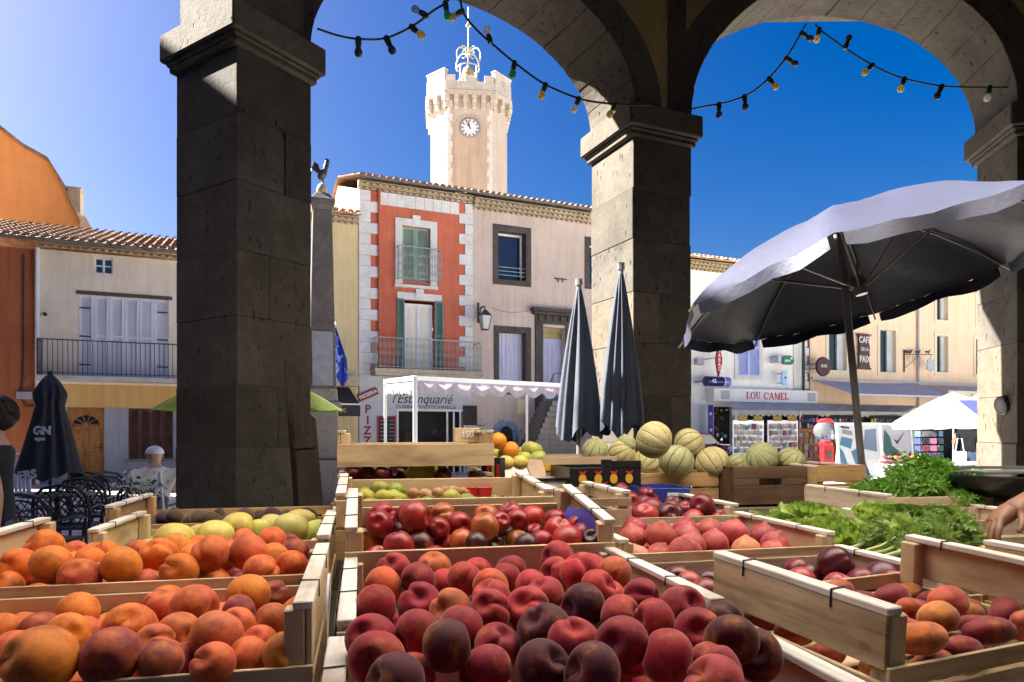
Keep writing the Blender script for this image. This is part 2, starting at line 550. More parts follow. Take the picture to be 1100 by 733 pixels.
rf.add([Vector((x, y, z)) - HL for z in (ITOP + .302, ITOP + .5) for x, y in poly], [tuple(range(2 * k - 1, k - 1, -1))[::-1]] + [(i, (i + 1) % k, k + (i + 1) % k, k + i) for i in range(k)])
rf.build('roof', M('hall_roof_tile', (.35, .17, .09), (.45, .24, .14), .85, 6), hall)
bw = MB()  # unseen wall added behind the eye to keep light off the pillars
ends = [(out[-1].x, out[-1].y)] + back[:2] + [(-1.7, -4.7), (-10.1, -5.4)]
for (x0, y0), (x1, y1) in zip(ends[:-1], ends[1:]):
    bw.quad(Vector((x0, y0, 0)) - HL, Vector((x1, y1, 0)) - HL, Vector((x1, y1, ITOP)) - HL, Vector((x0, y0, ITOP)) - HL)
bw.build("rear_light_blocker", M("rear_blocker_plaster", HALLREAR, tuple(x * .8 for x in HALLREAR), .9, 2, bmp=.3), hall)

# unseen canopy added over the stall so sun through its cloth lights the fruit
cn = thing('light_diffuser_canopy', 'added unseen pale cloth canopy on thin poles, diffusing sunlight onto the fruit', 'canopy', (-.5, 0, 0))
m, nt, bs = new_mat('light_diffusing_cloth')
bs.inputs['Base Color'].default_value = (.30, .25, .19, 1); bs.inputs['Roughness'].default_value = .9
tr = nt.nodes.new('ShaderNodeBsdfTranslucent'); tr.inputs['Color'].default_value = (.84, .79, .70, 1)
mx = nt.nodes.new('ShaderNodeMixShader'); mx.inputs[0].default_value = .9
nt.links.new(bs.outputs[0], mx.inputs[1]); nt.links.new(tr.outputs[0], mx.inputs[2]); nt.links.new(mx.outputs[0], nt.nodes['Material Output'].inputs['Surface'])
CX0, CX1, CY0, CY1 = -2.7, 3.1, .95, 2.75
mb = MB(); mb.grid(lambda u, v: (CX0 + (CX1 - CX0) * u, CY0 + (CY1 - CY0) * v, 3.12 + .24 * v - .03 * math.sin(PI * u) * math.sin(PI * v)), 20, 14)
mb.build('cloth', m, cn, smooth=180)
for x in (CX0 + .05, CX1 - .05):
    for y, z in ((CY0 + .05, 3.11), (CY1 - .03, 3.35)):
        mb = MB(); mb.tube([(x, y, .007), (x, y, z)], .018, 8); mb.build('pole', M('canopy_pole', (.4, .4, .4), rough=.4, metal=.5), cn, smooth=40)
# ------------------------------------------------------------------ the row of houses across the square
DX, DY = .9191, .3939
ROWANG = math.atan2(DY, DX)
def tz(px, py, y=0.0):
    "photo pixel -> (metres along the row, height) on the plane y metres behind the row's fronts"
    ox, oy = -3.2 - DY * y, 23 + DX * y
    a = (px - CX) / F
    t = (a * oy - ox) / (DX - DY * a)
    return t, EYE + (HY - py) * (oy + DY * t) / F

class House:
    def __init__(s, name, label, px0, cat='house', y=0.0):
        s.t0 = tz(px0, HY, y)[0] if px0 is not None else 0
        s.y = y
        s.root = thing(name, label, cat, (-3.2 + DX * s.t0 - DY * y, 23 + DY * s.t0 + DX * y, 0), ROWANG)
    def at(s, px, py, dy=0.0):
        t, z = tz(px, py, s.y + dy)
        return t - s.t0, z
    def rect(s, x0, y0, x1, y1, dy=0.0):
        xm = (x0 + x1) / 2
        return s.at(x0, y0, dy)[0], s.at(x1, y0, dy)[0], s.at(xm, y1, dy)[1], s.at(xm, y0, dy)[1]

def wall(mb, x0, x1, z0, z1, holes, depth=.22, back=8.0, y=0.0):
    xs = sorted({x0, x1, *[h[0] for h in holes], *[h[1] for h in holes]})
    zs = sorted({z0, z1, *[h[2] for h in holes], *[h[3] for h in holes]})
    for i in range(len(xs) - 1):
        for j in range(len(zs) - 1):
            cx, cz = (xs[i] + xs[i + 1]) / 2, (zs[j] + zs[j + 1]) / 2
            if any(h[0] < cx < h[1] and h[2] < cz < h[3] for h in holes): continue
            mb.quad((xs[i], y, zs[j]), (xs[i + 1], y, zs[j]), (xs[i + 1], y, zs[j + 1]), (xs[i], y, zs[j + 1]))
    for a, b, c, d in holes:
        mb.quad((a, y, c), (b, y, c), (b, y + depth, c), (a, y + depth, c))
        mb.quad((b, y, c), (b, y, d), (b, y + depth, d), (b, y + depth, c))
        mb.quad((b, y, d), (a, y, d), (a, y + depth, d), (b, y + depth, d))
        mb.quad((a, y, d), (a, y, c), (a, y + depth, c), (a, y + depth, d))
    mb.quad((x0, y + back, z0), (x0, y, z0), (x0, y, z1), (x0, y + back, z1))
    mb.quad((x1, y, z0), (x1, y + back, z0), (x1, y + back, z1), (x1, y, z1))
    mb.quad((x1, y + back, z0), (x0, y + back, z0), (x0, y + back, z1), (x1, y + back, z1))
    return mb

def band(mb, x0, x1, z0, z1, w, y0=-.03, y1=.0):
    "a frame of width w outside the opening x0..x1, z0..z1"
    mb.box(x0 - w, x0, y0, y1, z0 - w, z1 + w); mb.box(x1, x1 + w, y0, y1, z0 - w, z1 + w)
    mb.box(x0, x1, y0, y1, z1, z1 + w); mb.box(x0, x1, y0, y1, z0 - w, z0)

mglass = M('window_glass', (.02, .025, .03), rough=.06, spec=.9)
mdark = M('painted_dark_interior', (.012, .011, .01), (.03, .026, .022), .9, 2)  # near-black colour stands in for shade inside openings
mwhitep = M('white_paint', (.62, .62, .62), (.72, .72, .72), .55, 3)
mtile = M('canal_roof_tile', (.30, .15, .085), (.58, .38, .24), .85, 5, lo=.3, hi=.7, bmp=.4, bscale=30, fine=.3)
mtiled = M('weathered_roof_tile', (.17, .10, .065), (.40, .25, .16), .85, 5, lo=.3, hi=.7, bmp=.4, bscale=30, fine=.4)
mzinc = M('zinc_gutter', (.09, .085, .08), (.15, .14, .13), .5, 4, metal=.3)
mgen = plaster('eaves_mortar', (.52, .45, .33), .7)
miron = M('wrought_iron', (.03, .03, .03), (.06, .055, .05), .5, 8)
mpaleiron = M('pale_green_ironwork', (.22, .27, .25), (.36, .40, .37), .6, 8)
mgreen = M('green_shutter_paint', (.075, .16, .13), (.11, .21, .17), .6, 4, (1, 1, .3))

def tiles(x0, x1, ye, ze, yr, zr, pitch=.22, course=.36):
    "a slope of canal tiles from the eave (ye, ze) up to the ridge (yr, zr)"
    nx = max(1, int((x1 - x0) / pitch)); p = (x1 - x0) / nx
    L = math.hypot(yr - ye, zr - ze); nc = max(1, int(L / course))
    dy, dz = (yr - ye) / L, (zr - ze) / L
    mb = MB(); tr = random.Random(int(abs(x0 * 100) + abs(ze) * 37))
    for i in range(nx):
        xc = x0 + (i + .5) * p
        for c in range(nc):
            s0, s1 = c * L / nc - .03, (c + 1) * L / nc
            lift = tr.uniform(0, .012); off = tr.uniform(-.012, .012); ta = .015
            vs = []
            for s, rr, h in ((s0, p * .40, .05 + lift), (s1, p * .33, .02 + lift)):
                for a in range(6):
                    w = PI * a / 5
                    vs.append((xc + off - rr * math.cos(w), ye + dy * s - dz * 0, ze + dz * s + h + rr * .75 * math.sin(w)))
            mb.add(vs, [(a, a + 1, a + 7, a + 6) for a in range(5)] + [(0, 5, 4, 3, 2, 1)] if c == 0 else [(a, a + 1, a + 7, a + 6) for a in range(5)])
    mb.quad((x0, ye, ze), (x1, ye, ze), (x1, yr, zr), (x0, yr, zr))
    mb.quad((x0, ye, ze - .05), (x1, ye, ze - .05), (x1, ye, ze), (x0, ye, ze))
    mb.quad((x0, yr, zr), (x1, yr, zr), (x1, 2 * yr - ye, ze), (x0, 2 * yr - ye, ze))
    return mb

def genoise(root, x0, x1, z, rows=2, y=0.0, mat=None):
    "stepped eaves cornice: rows of half tiles bedded in mortar, top at z"
    mb = MB(); tb = MB()
    for r in range(rows):
        o = .09 * (rows - r); zt = z - .12 * r
        mb.box(x0, x1, y - o + .02, y + .02, zt - .035, zt - .002)
        n = max(2, int((x1 - x0) / .2)); p = (x1 - x0) / n
        for i in range(n):
            xc = x0 + (i + .5) * p
            vs = []
            for yy in (y - o, y + .02):
                for a in range(6):
                    w = PI * a / 5
                    vs.append((xc - p * .46 * math.cos(w), yy, zt - .12 + .085 * math.sin(w)))
            tb.add(vs, [(a, a + 1, a + 7, a + 6) for a in range(5)])
        mb.box(x0, x1, y - o + .07, y + .02, zt - .118, zt - .036)
    c = mb.build('cornice', mat or mgen, root)
    tb.build('cornice_tile', mtile, c)

def gutter(root, x0, x1, y, z, r=.07):
    mb = MB()
    mb.grid(lambda u, v: (x0 + (x1 - x0) * u, y - r * math.cos(PI * v), z - r * math.sin(PI * v)), 1, 8)
    for i in range(int((x1 - x0) / .8) + 1):
        x = x0 + .1 + i * .8
        mb.box(x, x + .03, y - r - .006, y + r, z - r * 1.02, z - r * .9)
    mb.tube([(x0, y - r, z), (x1, y - r, z)], .012, 6)
    return mb.build('gutter', mzinc, root)

def downpipe(root, x, y, z0, z1, mat, r=.05):
    mb = MB(); mb.tube([(x, y, z0), (x, y, z1)], r, 10)
    for z in np.arange(z0 + .6, z1, 1.6):
        mb.tube([(x, y, z), (x, y, z + .04)], r * 1.25, 10)
    return mb.build('downpipe', mat, root, smooth=40)

def shutter_leaf(mb, x0, x1, z0, z1, y0, y1, slats=True):
    w = min(.07, (x1 - x0) * .2)
    ym = (z0 + z1) / 2
    mb.box(x0, x0 + w, y0, y1, z0, z1); mb.box(x1 - w, x1, y0, y1, z0, z1)
    for z in (z0, ym - w / 2, z1 - w):
        mb.box(x0 + w, x1 - w, y0, y1, z, z + w)
    n = int((z1 - z0) / .06)
    for i in range(n):
        z = z0 + w + (z1 - z0 - 2 * w) * i / n
        mb.add([(x0 + w, y0 + .006, z), (x1 - w, y0 + .006, z), (x1 - w, y1 - .004, z + .05), (x0 + w, y1 - .004, z + .05)], [(0, 1, 2, 3)])

def sash(root, x0, x1, z0, z1, y, mat, leaves=2, bars=1, fw=.06, glass=None, name='window'):
    fr = MB()
    fr.box(x0, x0 + fw, y, y + .05, z0, z1); fr.box(x1 - fw, x1, y, y + .05, z0, z1)
    fr.box(x0 + fw, x1 - fw, y, y + .05, z0, z0 + fw); fr.box(x0 + fw, x1 - fw, y, y + .05, z1 - fw, z1)
    for i in range(1, leaves):
        xm = x0 + (x1 - x0) * i / leaves
        fr.box(xm - fw * .7, xm + fw * .7, y - .004, y + .048, z0 + fw, z1 - fw)
    for i in range(1, bars + 1):
        z = z0 + (z1 - z0) * i / (bars + 1)
        fr.box(x0 + fw, x1 - fw, y + .006, y + .04, z - .018, z + .018)
    o = fr.build(name, mat, root)
    gl = MB(); gl.quad((x0 + fw * .5, y + .03, z0), (x1 - fw * .5, y + .03, z0), (x1 - fw * .5, y + .03, z1), (x0 + fw * .5, y + .03, z1))
    gl.build('pane', glass or mglass, o)
    return o

def railing(root, x0, x1, z0, z1, yf, mat, name='railing', step=.11, scrolls=True, sides=True, yb=0.0):
    mb = MB()
    r = .009
    mb.box(x0, x1, yf - .015, yf + .015, z1 - .03, z1)
    mb.box(x0, x1, yf - .01, yf + .01, z0 + .05, z0 + .07)
    n = max(2, int((x1 - x0) / step))
    for i in range(n + 1):
        x = x0 + (x1 - x0) * i / n
        mb.tube([(x, yf, z0), (x, yf, z1 - .02)], r if i not in (0, n) else .016, 5)
        if scrolls and i < n:
            xm = x + (x1 - x0) / n / 2; h = z1 - z0
            q = (x1 - x0) / n * .42
            for zc, rr in ((z0 + h * .22, q), (z0 + h * .48, q * .8), (z0 + h * .74, q)):
                pts = [(xm + rr * (1 - .04 * a) * math.cos(a * .55), yf, zc + rr * 1.5 * (1 - .04 * a) * math.sin(a * .55)) for a in range(14)]
                mb.tube(pts, .007, 4)
    if sides:
        for x in (x0, x1):
            mb.box(x - .012, x + .012, yf, yb, z1 - .03, z1); mb.box(x - .01, x + .01, yf, yb, z0 + .05, z0 + .07)
            m = max(1, int(abs(yb - yf) / step))
            for i in range(1, m + 1):
                y = yf + (yb - yf) * i / m
                mb.tube([(x, y, z0), (x, y, z1 - .02)], r, 5)
    return mb.build(name, mat, root)

# ---------------- red house with the pizzeria on its ground floor
red = House('red_house', 'red and white quoined house with iron balconies above the pizzeria', 386)
r_ = red.root
W1 = red.at(508, HY)[0]
ZT = 9.35
up = red.rect(432, 244, 462, 303); dn = red.rect(434, 323, 467, 398); sh = red.rect(428, 442, 498, 505)
up = (up[0], up[1], up[2], up[3]); sh = (sh[0], sh[1], 0.02, sh[3])
zb = red.at(450, 404)[1]
mred = plaster('tomato_red_render', (.60, .165, .095), .76, .74)
mb = MB(); wall(mb, 0, W1, zb, ZT, [up, dn]); mb.build('wall', mred, r_)
mshop = M('pale_grey_shopfront', (.42, .42, .45), (.50, .50, .52), .7, 2)
mb = MB(); wall(mb, 0, W1, 0, zb - .002, [sh], .5); mb.build('shopfront_wall', mshop, r_)
mq = stonemat('white_quoin_stone', (.58, .57, .54, 1), (.76, .75, .72, 1), .3, 2, 40, .8)
q = MB()
nq = 17
hz = (ZT - zb) / nq
for i in range(nq):
    z = zb + i * hz
    wl = .62 if i % 2 else .36
    q.box(-.02, wl, -.035, 0, z + .004, z + hz - .004); q.box(-.022, 0, 0, 1.2 if i % 2 else .6, z + .004, z + hz - .004)
    wr = .52 if i % 2 else .3
    q.box(W1 - wr, W1 - .01, -.035, 0, z + .004, z + hz - .004)
n = 9
for i in range(n):
    x = .62 + (W1 - 1.14) * i / n
    q.box(x + .003, x + (W1 - 1.14) / n - .003, -.034, 0, ZT - .42, ZT - .002)
q.build('quoins', mq, r_, bevel=.006)
for (a, b, c, d) in (up, dn):
    s = MB()
    w = .24
    s.box(a - w, a, -.04, 0, c - .12, d + w); s.box(b, b + w, -.04, 0, c - .12, d + w); s.box(a, b, -.04, 0, d, d + w)
    s.box((a + b) / 2 - .14, (a + b) / 2 + .14, -.055, 0, d + .02, d + w + .14)
    s.box(a - w - .03, b + w + .03, -.09, 0, c - .22, c - .121)
    s.build('window_surround', mq, r_, bevel=.006)
genoise(r_, -.05, W1, ZT + .26, 2)
tiles(-.12, W1, -.42, ZT + .30, 4, ZT + 1.7).build('roof', mtiled, r_)
gutter(r_, -.1, W1, -.46, ZT + .30)
downpipe(r_, .64, -.07, zb, ZT + .1, mred, .045)
# side gable return, sunlit, above the lower neighbour
sidew = MB(); sidew.prism([(0, 0)] * 0 or [(-.4, ZT), (8, ZT), (4, ZT + 1.55)], 0, .02, Matrix(((0, 1, 0, -.004), (1, 0, 0, .4), (0, 0, 1, 0), (0, 0, 0, 1))))
sidew.build('gable', plaster('cream_gable_render', (.62, .55, .42), .85), r_)
# upper window: closed green shutters, bowed iron balconet
m2 = MB(); xm = (up[0] + up[1]) / 2
shutter_leaf(m2, up[0] + .01, xm - .004, up[2], up[3], .12, .16); shutter_leaf(m2, xm + .004, up[1] - .01, up[2], up[3], .12, .16)
m2.box(up[0], up[1], .165, .17, up[2], up[3])
m2.build('shutter', M('faded_green_shutter', (.20, .30, .23), (.36, .44, .33), .6, 2, (1, 1, .4)), r_)
ra = red.rect(426, 268, 471, 304)
railing(r_, ra[0], ra[1], ra[2], ra[3], -.3, mpaleiron, 'balconet', .1)
# lower french window, open shutters, long balcony
mpane = M('reflection_cream_glass', (.60, .52, .36), (.75, .70, .58), .25, 2, (1, 1, .3), spec=.8)  # pale cream in the colour stands in for reflections in the panes
sash(r_, dn[0] + .05, dn[1] - .05, dn[2], dn[3] - .1, .12, mwhitep, 2, 1, .1, mpane, 'french_window')
for x0, x1 in ((dn[0] - .24, dn[0] - .0), (dn[1] + .0, dn[1] + .28)):
    m2 = MB(); shutter_leaf(m2, x0, x1, dn[2], dn[3], -.09, -.045); m2.box(x0 + .01, x1 - .01, -.05, -.044, dn[2], dn[3])
    m2.build('shutter', mgreen, r_)
bs_ = red.rect(401, 400, 511, 404)
sl_ = MB(); sl_.box(.35, W1 + .1, -.75, .0, zb + .02, zb + .16); sl_.box(.38, W1 + .07, -.70, .0, zb - .06, zb + .02)
bal = sl_.build('balcony', mgen, r_, bevel=.01)
railing(bal, .4, W1 + .05, zb + .16, red.at(450, 367)[1], -.7, mpaleiron, 'railing', .14)
# shop: near-black sheet for the room's shade, white frame, lettering, boards
mb = MB(); mb.box(sh[0] + .01, sh[1] - .01, .5, .52, 0, sh[3]); mb.build('doorway_shade_sheet', mdark, r_)
mb = MB(); mb.box(sh[0] - .06, sh[0], -.03, .04, 0, sh[3]); mb.box(sh[1], sh[1] + .06, -.03, .04, 0, sh[3]); mb.box(sh[0] - .06, sh[1] + .06, -.03, .04, sh[3], sh[3] + .07)
for k in range(3):
    x = sh[1] - .1 - k * .22
    mb.box(x - .03, x + .03, .05 + .05 * k, .09 + .05 * k, 0, sh[3])
mb.build('door_frame', mwhitep, r_)
mfu = M('dim_shop_furniture', (.03, .02, .015), (.09, .05, .03), .8, 3)
for nm_, x, z, w_, h_ in (('wall_picture', .35, .9, .3, .5), ('counter', 1.2, .8, .5, .25), ('cupboard', 1.7, .75, .3, .4), ('wall_picture', 1.25, 1.35, .22, .16)):
    mb = MB(); mb.box(sh[0] + x, sh[0] + x + w_, .42, .48, z, z + h_); mb.build(nm_, mfu, r_)
mtx = M('maroon_letters', (.22, .02, .035), rough=.6); mblk = M('black_letters', (.02, .02, .025), rough=.6)
for ch, (px, py) in zip('PIZZ', ((395, 440), (395, 452), (394.5, 463), (394.5, 474))):
    x, z = red.at(px, py)
    lettering(ch, .37, mtx, r_, (x, -.008, z), off=.012)
x, z = red.at(452, 429); lettering("l'Estanquarié", .46, mblk, r_, (x + .05, -.008, z), shear=.35, sx=.9)
x, z = red.at(458, 437.5); lettering('CUISINE TRADITIONNELLE', .16, mblk, r_, (x, -.008, z), sx=1.1)
x, z = red.at(395, 424)
sg = MB(); sg.box(-.34, .34, -.05, 0, -.12, .12); sgo = sg.build('tilted_sign', M('dark_red_sign', (.22, .015, .02), rough=.4), r_, bevel=.008, loc=(x, -.03, z), rot=(0, -R(24), 0))
lettering('PIZZERIA', .15, mwhitep, sgo, (0, -.054, 0), off=.004)
me_ = red.rect(405, 447, 425, 478)
mb = MB(); band(mb, me_[0] + .05, me_[1] - .05, me_[2] + .05, me_[3] - .05, .05, -.05, -.003)
mn = mb.build('menu_board', M('red_menu_frame', (.35, .02, .04), rough=.5), r_)
mb = MB(); mb.box(me_[0] + .05, me_[1] - .05, -.03, -.003, me_[2] + .05, me_[3] - .05); mb.build('slate', M('slate', (.02, .02, .024), rough=.7), mn)
ml = MB(); lr = random.Random(5)
for i in range(7):
    z = me_[3] - .16 - i * .125
    for c in range(2):
        x = me_[0] + .1 + c * .3
        ml.box(x, x + lr.uniform(.1, .22), -.034, -.031, z, z + .022)
ml.build('menu_lines', M('chalk', (.3, .3, .32), rough=.9), mn)
ch_ = red.rect(497, 436, 512, 457)
mb = MB(); mb.box(ch_[0], ch_[1], -.06, -.03, ch_[2], ch_[3]); cb_ = mb.build('chalkboard', M('chalkboard', (.025, .02, .018), (.05, .04, .035), .8, 6), r_, bevel=.005)
mb = MB(); mb.tube([(ch_[1], -.05, ch_[2]), (ch_[1] + .2, -.2, ch_[2] - .02), (ch_[1] + .26, -.22, ch_[2] + .08)], .012, 6); mb.build('bracket', miron, cb_)

# ---------------- pink house
pink = House('pink_house', 'pale pink house with dark stone window frames and an outside stair', 508)
p_ = pink.root
W2 = pink.at(702, HY)[0]
mpink = plaster('pale_pink_render', (.62, .50, .42), .82, .78)
u1 = pink.rect(535, 249, 565, 301); u2 = pink.rect(633, 262, 655, 306); d1 = pink.rect(536, 357, 565, 418); dd = pink.rect(583, 352, 607, 432)
alc = pink.rect(530, 452, 556, 500)
ZP = 9.3
holes = [u1, u2, d1, dd]
mb = MB(); wall(mb, .004, W2, 0, ZP, holes, .42); mb.build('wall', mpink, p_)
mbas = stonemat('dark_window_stone', (.055, .048, .042, 1), (.11, .095, .08, 1), .6, 3, 30, .6)
for h in (u1, u2, d1):
    mb = MB(); band(mb, h[0], h[1], h[2], h[3], .2, -.035, .0)
    su_ = mb.build('window_surround', mbas, p_, bevel=.01)
    mb = MB()
    mb.quad((h[1] - .003, 0.001, h[2]), (h[1] - .003, .42, h[2]), (h[1] - .003, .42, h[3]), (h[1] - .003, 0.001, h[3]))
    mb.quad((h[0] + .003, 0.001, h[3] - .003), (h[1] - .003, .001, h[3] - .003), (h[1] - .003, .42, h[3] - .003), (h[0] + .003, .42, h[3] - .003))
    mb.quad((h[0] + .003, .001, h[2]), (h[0] + .003, .42, h[2]), (h[0] + .003, .42, h[3]), (h[0] + .003, .001, h[3]))
    mb.quad((h[0], .001, h[2] + .003), (h[1], .001, h[2] + .003), (h[1], .42, h[2] + .003), (h[0], .42, h[2] + .003))
    mb.build('reveal', mbas, su_)
sash(p_, u1[0], u1[1], u1[2], u1[3], .36, mwhitep, 1, 0, .08, M('sky_glass', (.02, .02, .03), rough=.02, spec=1.0, metal=.0))
mb = MB()
for i in range(3): mb.tube([(u1[0], .1, u1[2] + .18 + .14 * i), (u1[1], .1, u1[2] + .18 + .14 * i)], .014, 6)
mb.build('guard_bars', mpaleiron, p_)
sash(p_, u2[0], u2[1], u2[2], u2[3], .36, mwhitep, 1, 0, .08)
m2 = MB()
mcurt = M('lilac_curtain', (.42, .43, .60), (.60, .60, .72), .8, 7, (3, 3, .15))
m2.grid(lambda u, v: (d1[0] + (d1[1] - d1[0]) * u, .34 + .012 * math.sin(u * 40), d1[2] + (d1[3] - d1[2]) * v), 40, 1); m2.build('curtain', mcurt, p_, smooth=180)
# door with moulded stone surround and cornice
mb = MB(); w = .32
mb.box(dd[0] - w, dd[0], -.06, .0, 2.2, dd[3] + .1); mb.box(dd[1], dd[1] + w, -.06, 0, 2.2, dd[3] + .1)
mb.box(dd[0] - w, dd[1] + w, -.06, 0, dd[3] + .1, dd[3] + .42)
mb.box(dd[0] - w - .12, dd[1] + w + .12, -.22, 0, dd[3] + .42, dd[3] + .52); mb.box(dd[0] - w - .2, dd[1] + w + .2, -.32, 0, dd[3] + .522, dd[3] + .64)
for k in range(5): mb.box(dd[0] - w + .1 + k * .3, dd[0] - w + .22 + k * .3, -.12, -.06, dd[3] + .2, dd[3] + .41)
mb.build('door_surround', mbas, p_, bevel=.012)
mld = M('lilac_door_paint', (.36, .37, .54), (.46, .46, .62), .5, 3)
dz = dd[2]
xm = (dd[0] + dd[1]) / 2; zt = dd[3] - .38
mb = MB(); mb.box(dd[0], dd[1], .3, .36, dz, zt)
for x0 in (dd[0] + .06, xm + .04):
    band(mb, x0 + .07, x0 + (xm - dd[0]) - .17, dz + .25, zt - .2, .05, .28, .3)
dr = mb.build('door', mld, p_, bevel=.008)
mb = MB(); mb.box(dd[0], dd[1], .3, .34, zt, dd[3]); mb.build('transom', M('yellow_transom_light', (.45, .36, .14), (.2, .16, .07), .3, 3), dr)
genoise(p_, .01, W2, ZP + .26, 3)
tiles(.0, W2, -.5, ZP + .32, 4, ZP + 1.7).build('roof', mtiled, p_)
gutter(p_, 0.02, W2, -.54, ZP + .31)
# iron wall tie, cable, yellow notice
x, z = pink.at(602, 300); mb = MB(); mb.box(x - .25, x + .25, -.04, -.01, z - .02, z + .02); mb.box(x - .12, x - .08, -.035, -.008, z - .12, z + .0); mb.box(x + .06, x + .1, -.035, -.008, z - .12, z + .0); mb.build('wall_tie', miron, p_)
x0, z0 = pink.at(528, 331); x1, z1 = pink.at(567, 334)
mb = MB(); mb.tube([(x0 + (x1 - x0) * i / 8, -.02, z0 + (z1 - z0) * i / 8 - .12 * math.sin(PI * i / 8)) for i in range(9)], .008, 5); mb.build('wall_cable', M('grey_cable', (.3, .28, .27)), p_)
# blue niche with arch head
mb = MB(); a, b, c, d = alc
pts = [(a, 0), (b, 0)] + [((a + b) / 2 + (b - a) / 2 * math.cos(t), d - .3 + .3 * math.sin(t)) for t in np.linspace(0, PI, 10)]
mb.prism(pts, -.05, -.002); mb.build('blue_niche', M('blue_grey_door', (.16, .24, .33), (.2, .3, .4), .6), p_)
a2, b2 = a + .22, b - .22
mb = MB(); pts = [(a2, 0), (b2, 0)] + [((a2 + b2) / 2 + (b2 - a2) / 2 * math.cos(t), d - .45 + .25 * math.sin(t)) for t in np.linspace(0, PI, 10)]
mb.prism(pts, -.06, -.051); mb.build('niche_shade_patch', mdark, p_)  # near-black patch painted in for the shade of the niche
# stair rising to the door along the wall
mstair = plaster('stair_render', (.36, .31, .25), .7)
xs0 = pink.at(548, HY)[0]; zl = dz
nst = 13
mb = MB()
run = (dd[0] - .1 - xs0) / nst
for i in range(nst):
    mb.box(xs0 + i * run, dd[1] + .5, -1.15, -.004, i * zl / nst, (i + 1) * zl / nst - .001 * i)
mb.build('stair', mstair, p_, bevel=.006)
mb = MB()
top = [(xs0, -1.1, .95), (dd[0] - .1, -1.1, zl + .95), (dd[1] + .5, -1.1, zl + .95)]
mb.tube(top, .02, 6)
mb.tube([(x, y, z - .8) for x, y, z in top], .014, 6)
for i in range(26):
    f = i / 25; x = xs0 + (dd[0] - .1 - xs0) * f
    mb.tube([(x, -1.1, zl * f + .02), (x, -1.1, zl * f + .95)], .009, 5)
for i in range(10):
    x = dd[0] - .1 + (dd[1] + .6 - dd[0]) * i / 9
    mb.tube([(x, -1.1, zl), (x, -1.1, zl + .95)], .009, 5)
mb.build('stair_railing', miron, p_)

# ---------------- yellow house with its eaves behind the monument
yel = House('yellow_house', 'narrow yellow house with a low tiled roof beside the red house', 300)
y_ = yel.root
WY = yel.at(386, HY)[0] - .03
myel = plaster('straw_yellow_render', (.70, .56, .30), .85)
hy1 = yel.rect(325, 252, 342, 300); hy2 = yel.rect(322, 308, 342, 372)
ZY = yel.at(358, 238)[1]
mb = MB(); wall(mb, 0, WY, 0, ZY, [hy1, hy2]); mb.build('wall', myel, y_)
for h in (hy1, hy2):
    mb = MB(); band(mb, *h, .3, -.03); mb.build('window_surround', mq, y_)
for h in (hy1, hy2): sash(y_, *h, .15, mwhitep, 2, 2)
genoise(y_, 0, WY, ZY + .2, 2)
tiles(0, WY, -.5, ZY + .2, 4, ZY + 1.4).build('roof', mtile, y_)
aw = yel.rect(358, 416, 380, 448)
mb = MB(); mb.add([(aw[0] - 1.5, 0, aw[3]), (aw[1] - .15, 0, aw[3]), (aw[1], -1.1, aw[2] + .35), (aw[0] - 1.5, -1.1, aw[2] + .35)], [(0, 1, 2, 3)]); mb.box(aw[0] - 1.5, aw[1], -1.12, -1.09, aw[2], aw[2] + .35)
mb.add([(aw[1] - .15, 0, aw[3]), (aw[1], -1.1, aw[2] + .35), (aw[1] - .15, 0, aw[2] + .35)], [(0, 1, 2)])
awn = mb.build('black_awning', fabric('black_awning_cloth', (.02, .02, .024), trans=0), y_)
lettering('00', .2, M('yellow_letters', (.5, .35, .05)), awn, (aw[0] + .12, -1.125, aw[2] + .17))
mb = MB(); mb.box(aw[0] - 1.5, aw[1], -1.125, -1.085, aw[2] + .35, aw[2] + .39); mb.build('awning_bar', mwhitep, awn)
# balcony slab with planter under the flag
mb = MB(); x, z = yel.at(350, 405); mb.box(x, WY - .05, -.5, 0, z - .3, z); mb.build('ledge', mgen, y_)

# ---------------- cream house, left
cre = House('cream_house', 'cream house with white closed shutters, iron balcony and grey ground floor', 38)
c_ = cre.root
WC = cre.at(205, HY)[0]
mcre = plaster('cream_render', (.84, .73, .58), .86, .85)
ZC = cre.at(94, 272)[1]
vent = cre.rect(101, 277, 121, 294); win = cre.rect(84, 318, 181, 405)
door = cre.rect(72, 438, 112, 540); sw = cre.rect(138, 439, 186, 493)
door = (door[0], door[1], .02, door[3])
zmid = cre.at(94, 438)[1]; zor = cre.at(94, 413)[1]
mb = MB(); wall(mb, 0, WC, zor, ZC, [vent, win], .16); mb.build('wall', mcre, c_)
mb = MB(); wall(mb, 0, WC, 0, zmid, [door, sw], .2); mb.build('ground_floor_wall', plaster('grey_cement_render', (.36, .37, .42), .8), c_)
mb = MB(); wall(mb, 0, WC, zmid + .002, zor - .002, [], .1); mb.build('ochre_band', plaster('ochre_band_render', (.68, .42, .16), .85), c_)
sash(c_, *vent, .08, mwhitep, 2, 1, .04)
n = 6; ms = M('white_shutter_paint', (.60, .61, .66), (.70, .70, .74), .5, 3, (1, 1, .3))
for i in range(n):
    x0 = win[0] + (win[1] - win[0]) * i / n; x1 = win[0] + (win[1] - win[0]) * (i + 1) / n
    m2 = MB(); shutter_leaf(m2, x0 + .006, x1 - .006, win[2], win[3] - .03, .05, .09); m2.box(x0 + .01, x1 - .01, .085, .09, win[2], win[3] - .03)
    so_ = m2.build('shutter', ms, c_)
    if i in (0, 5):
        m3 = MB()
        for z in (.3, 1.1, 1.9): m3.box(x0 + .02 if i == 0 else x1 - .3, x0 + .3 if i == 0 else x1 - .02, .035, .05, win[2] + z, win[2] + z + .04)
        m3.build('hinge', miron, so_)
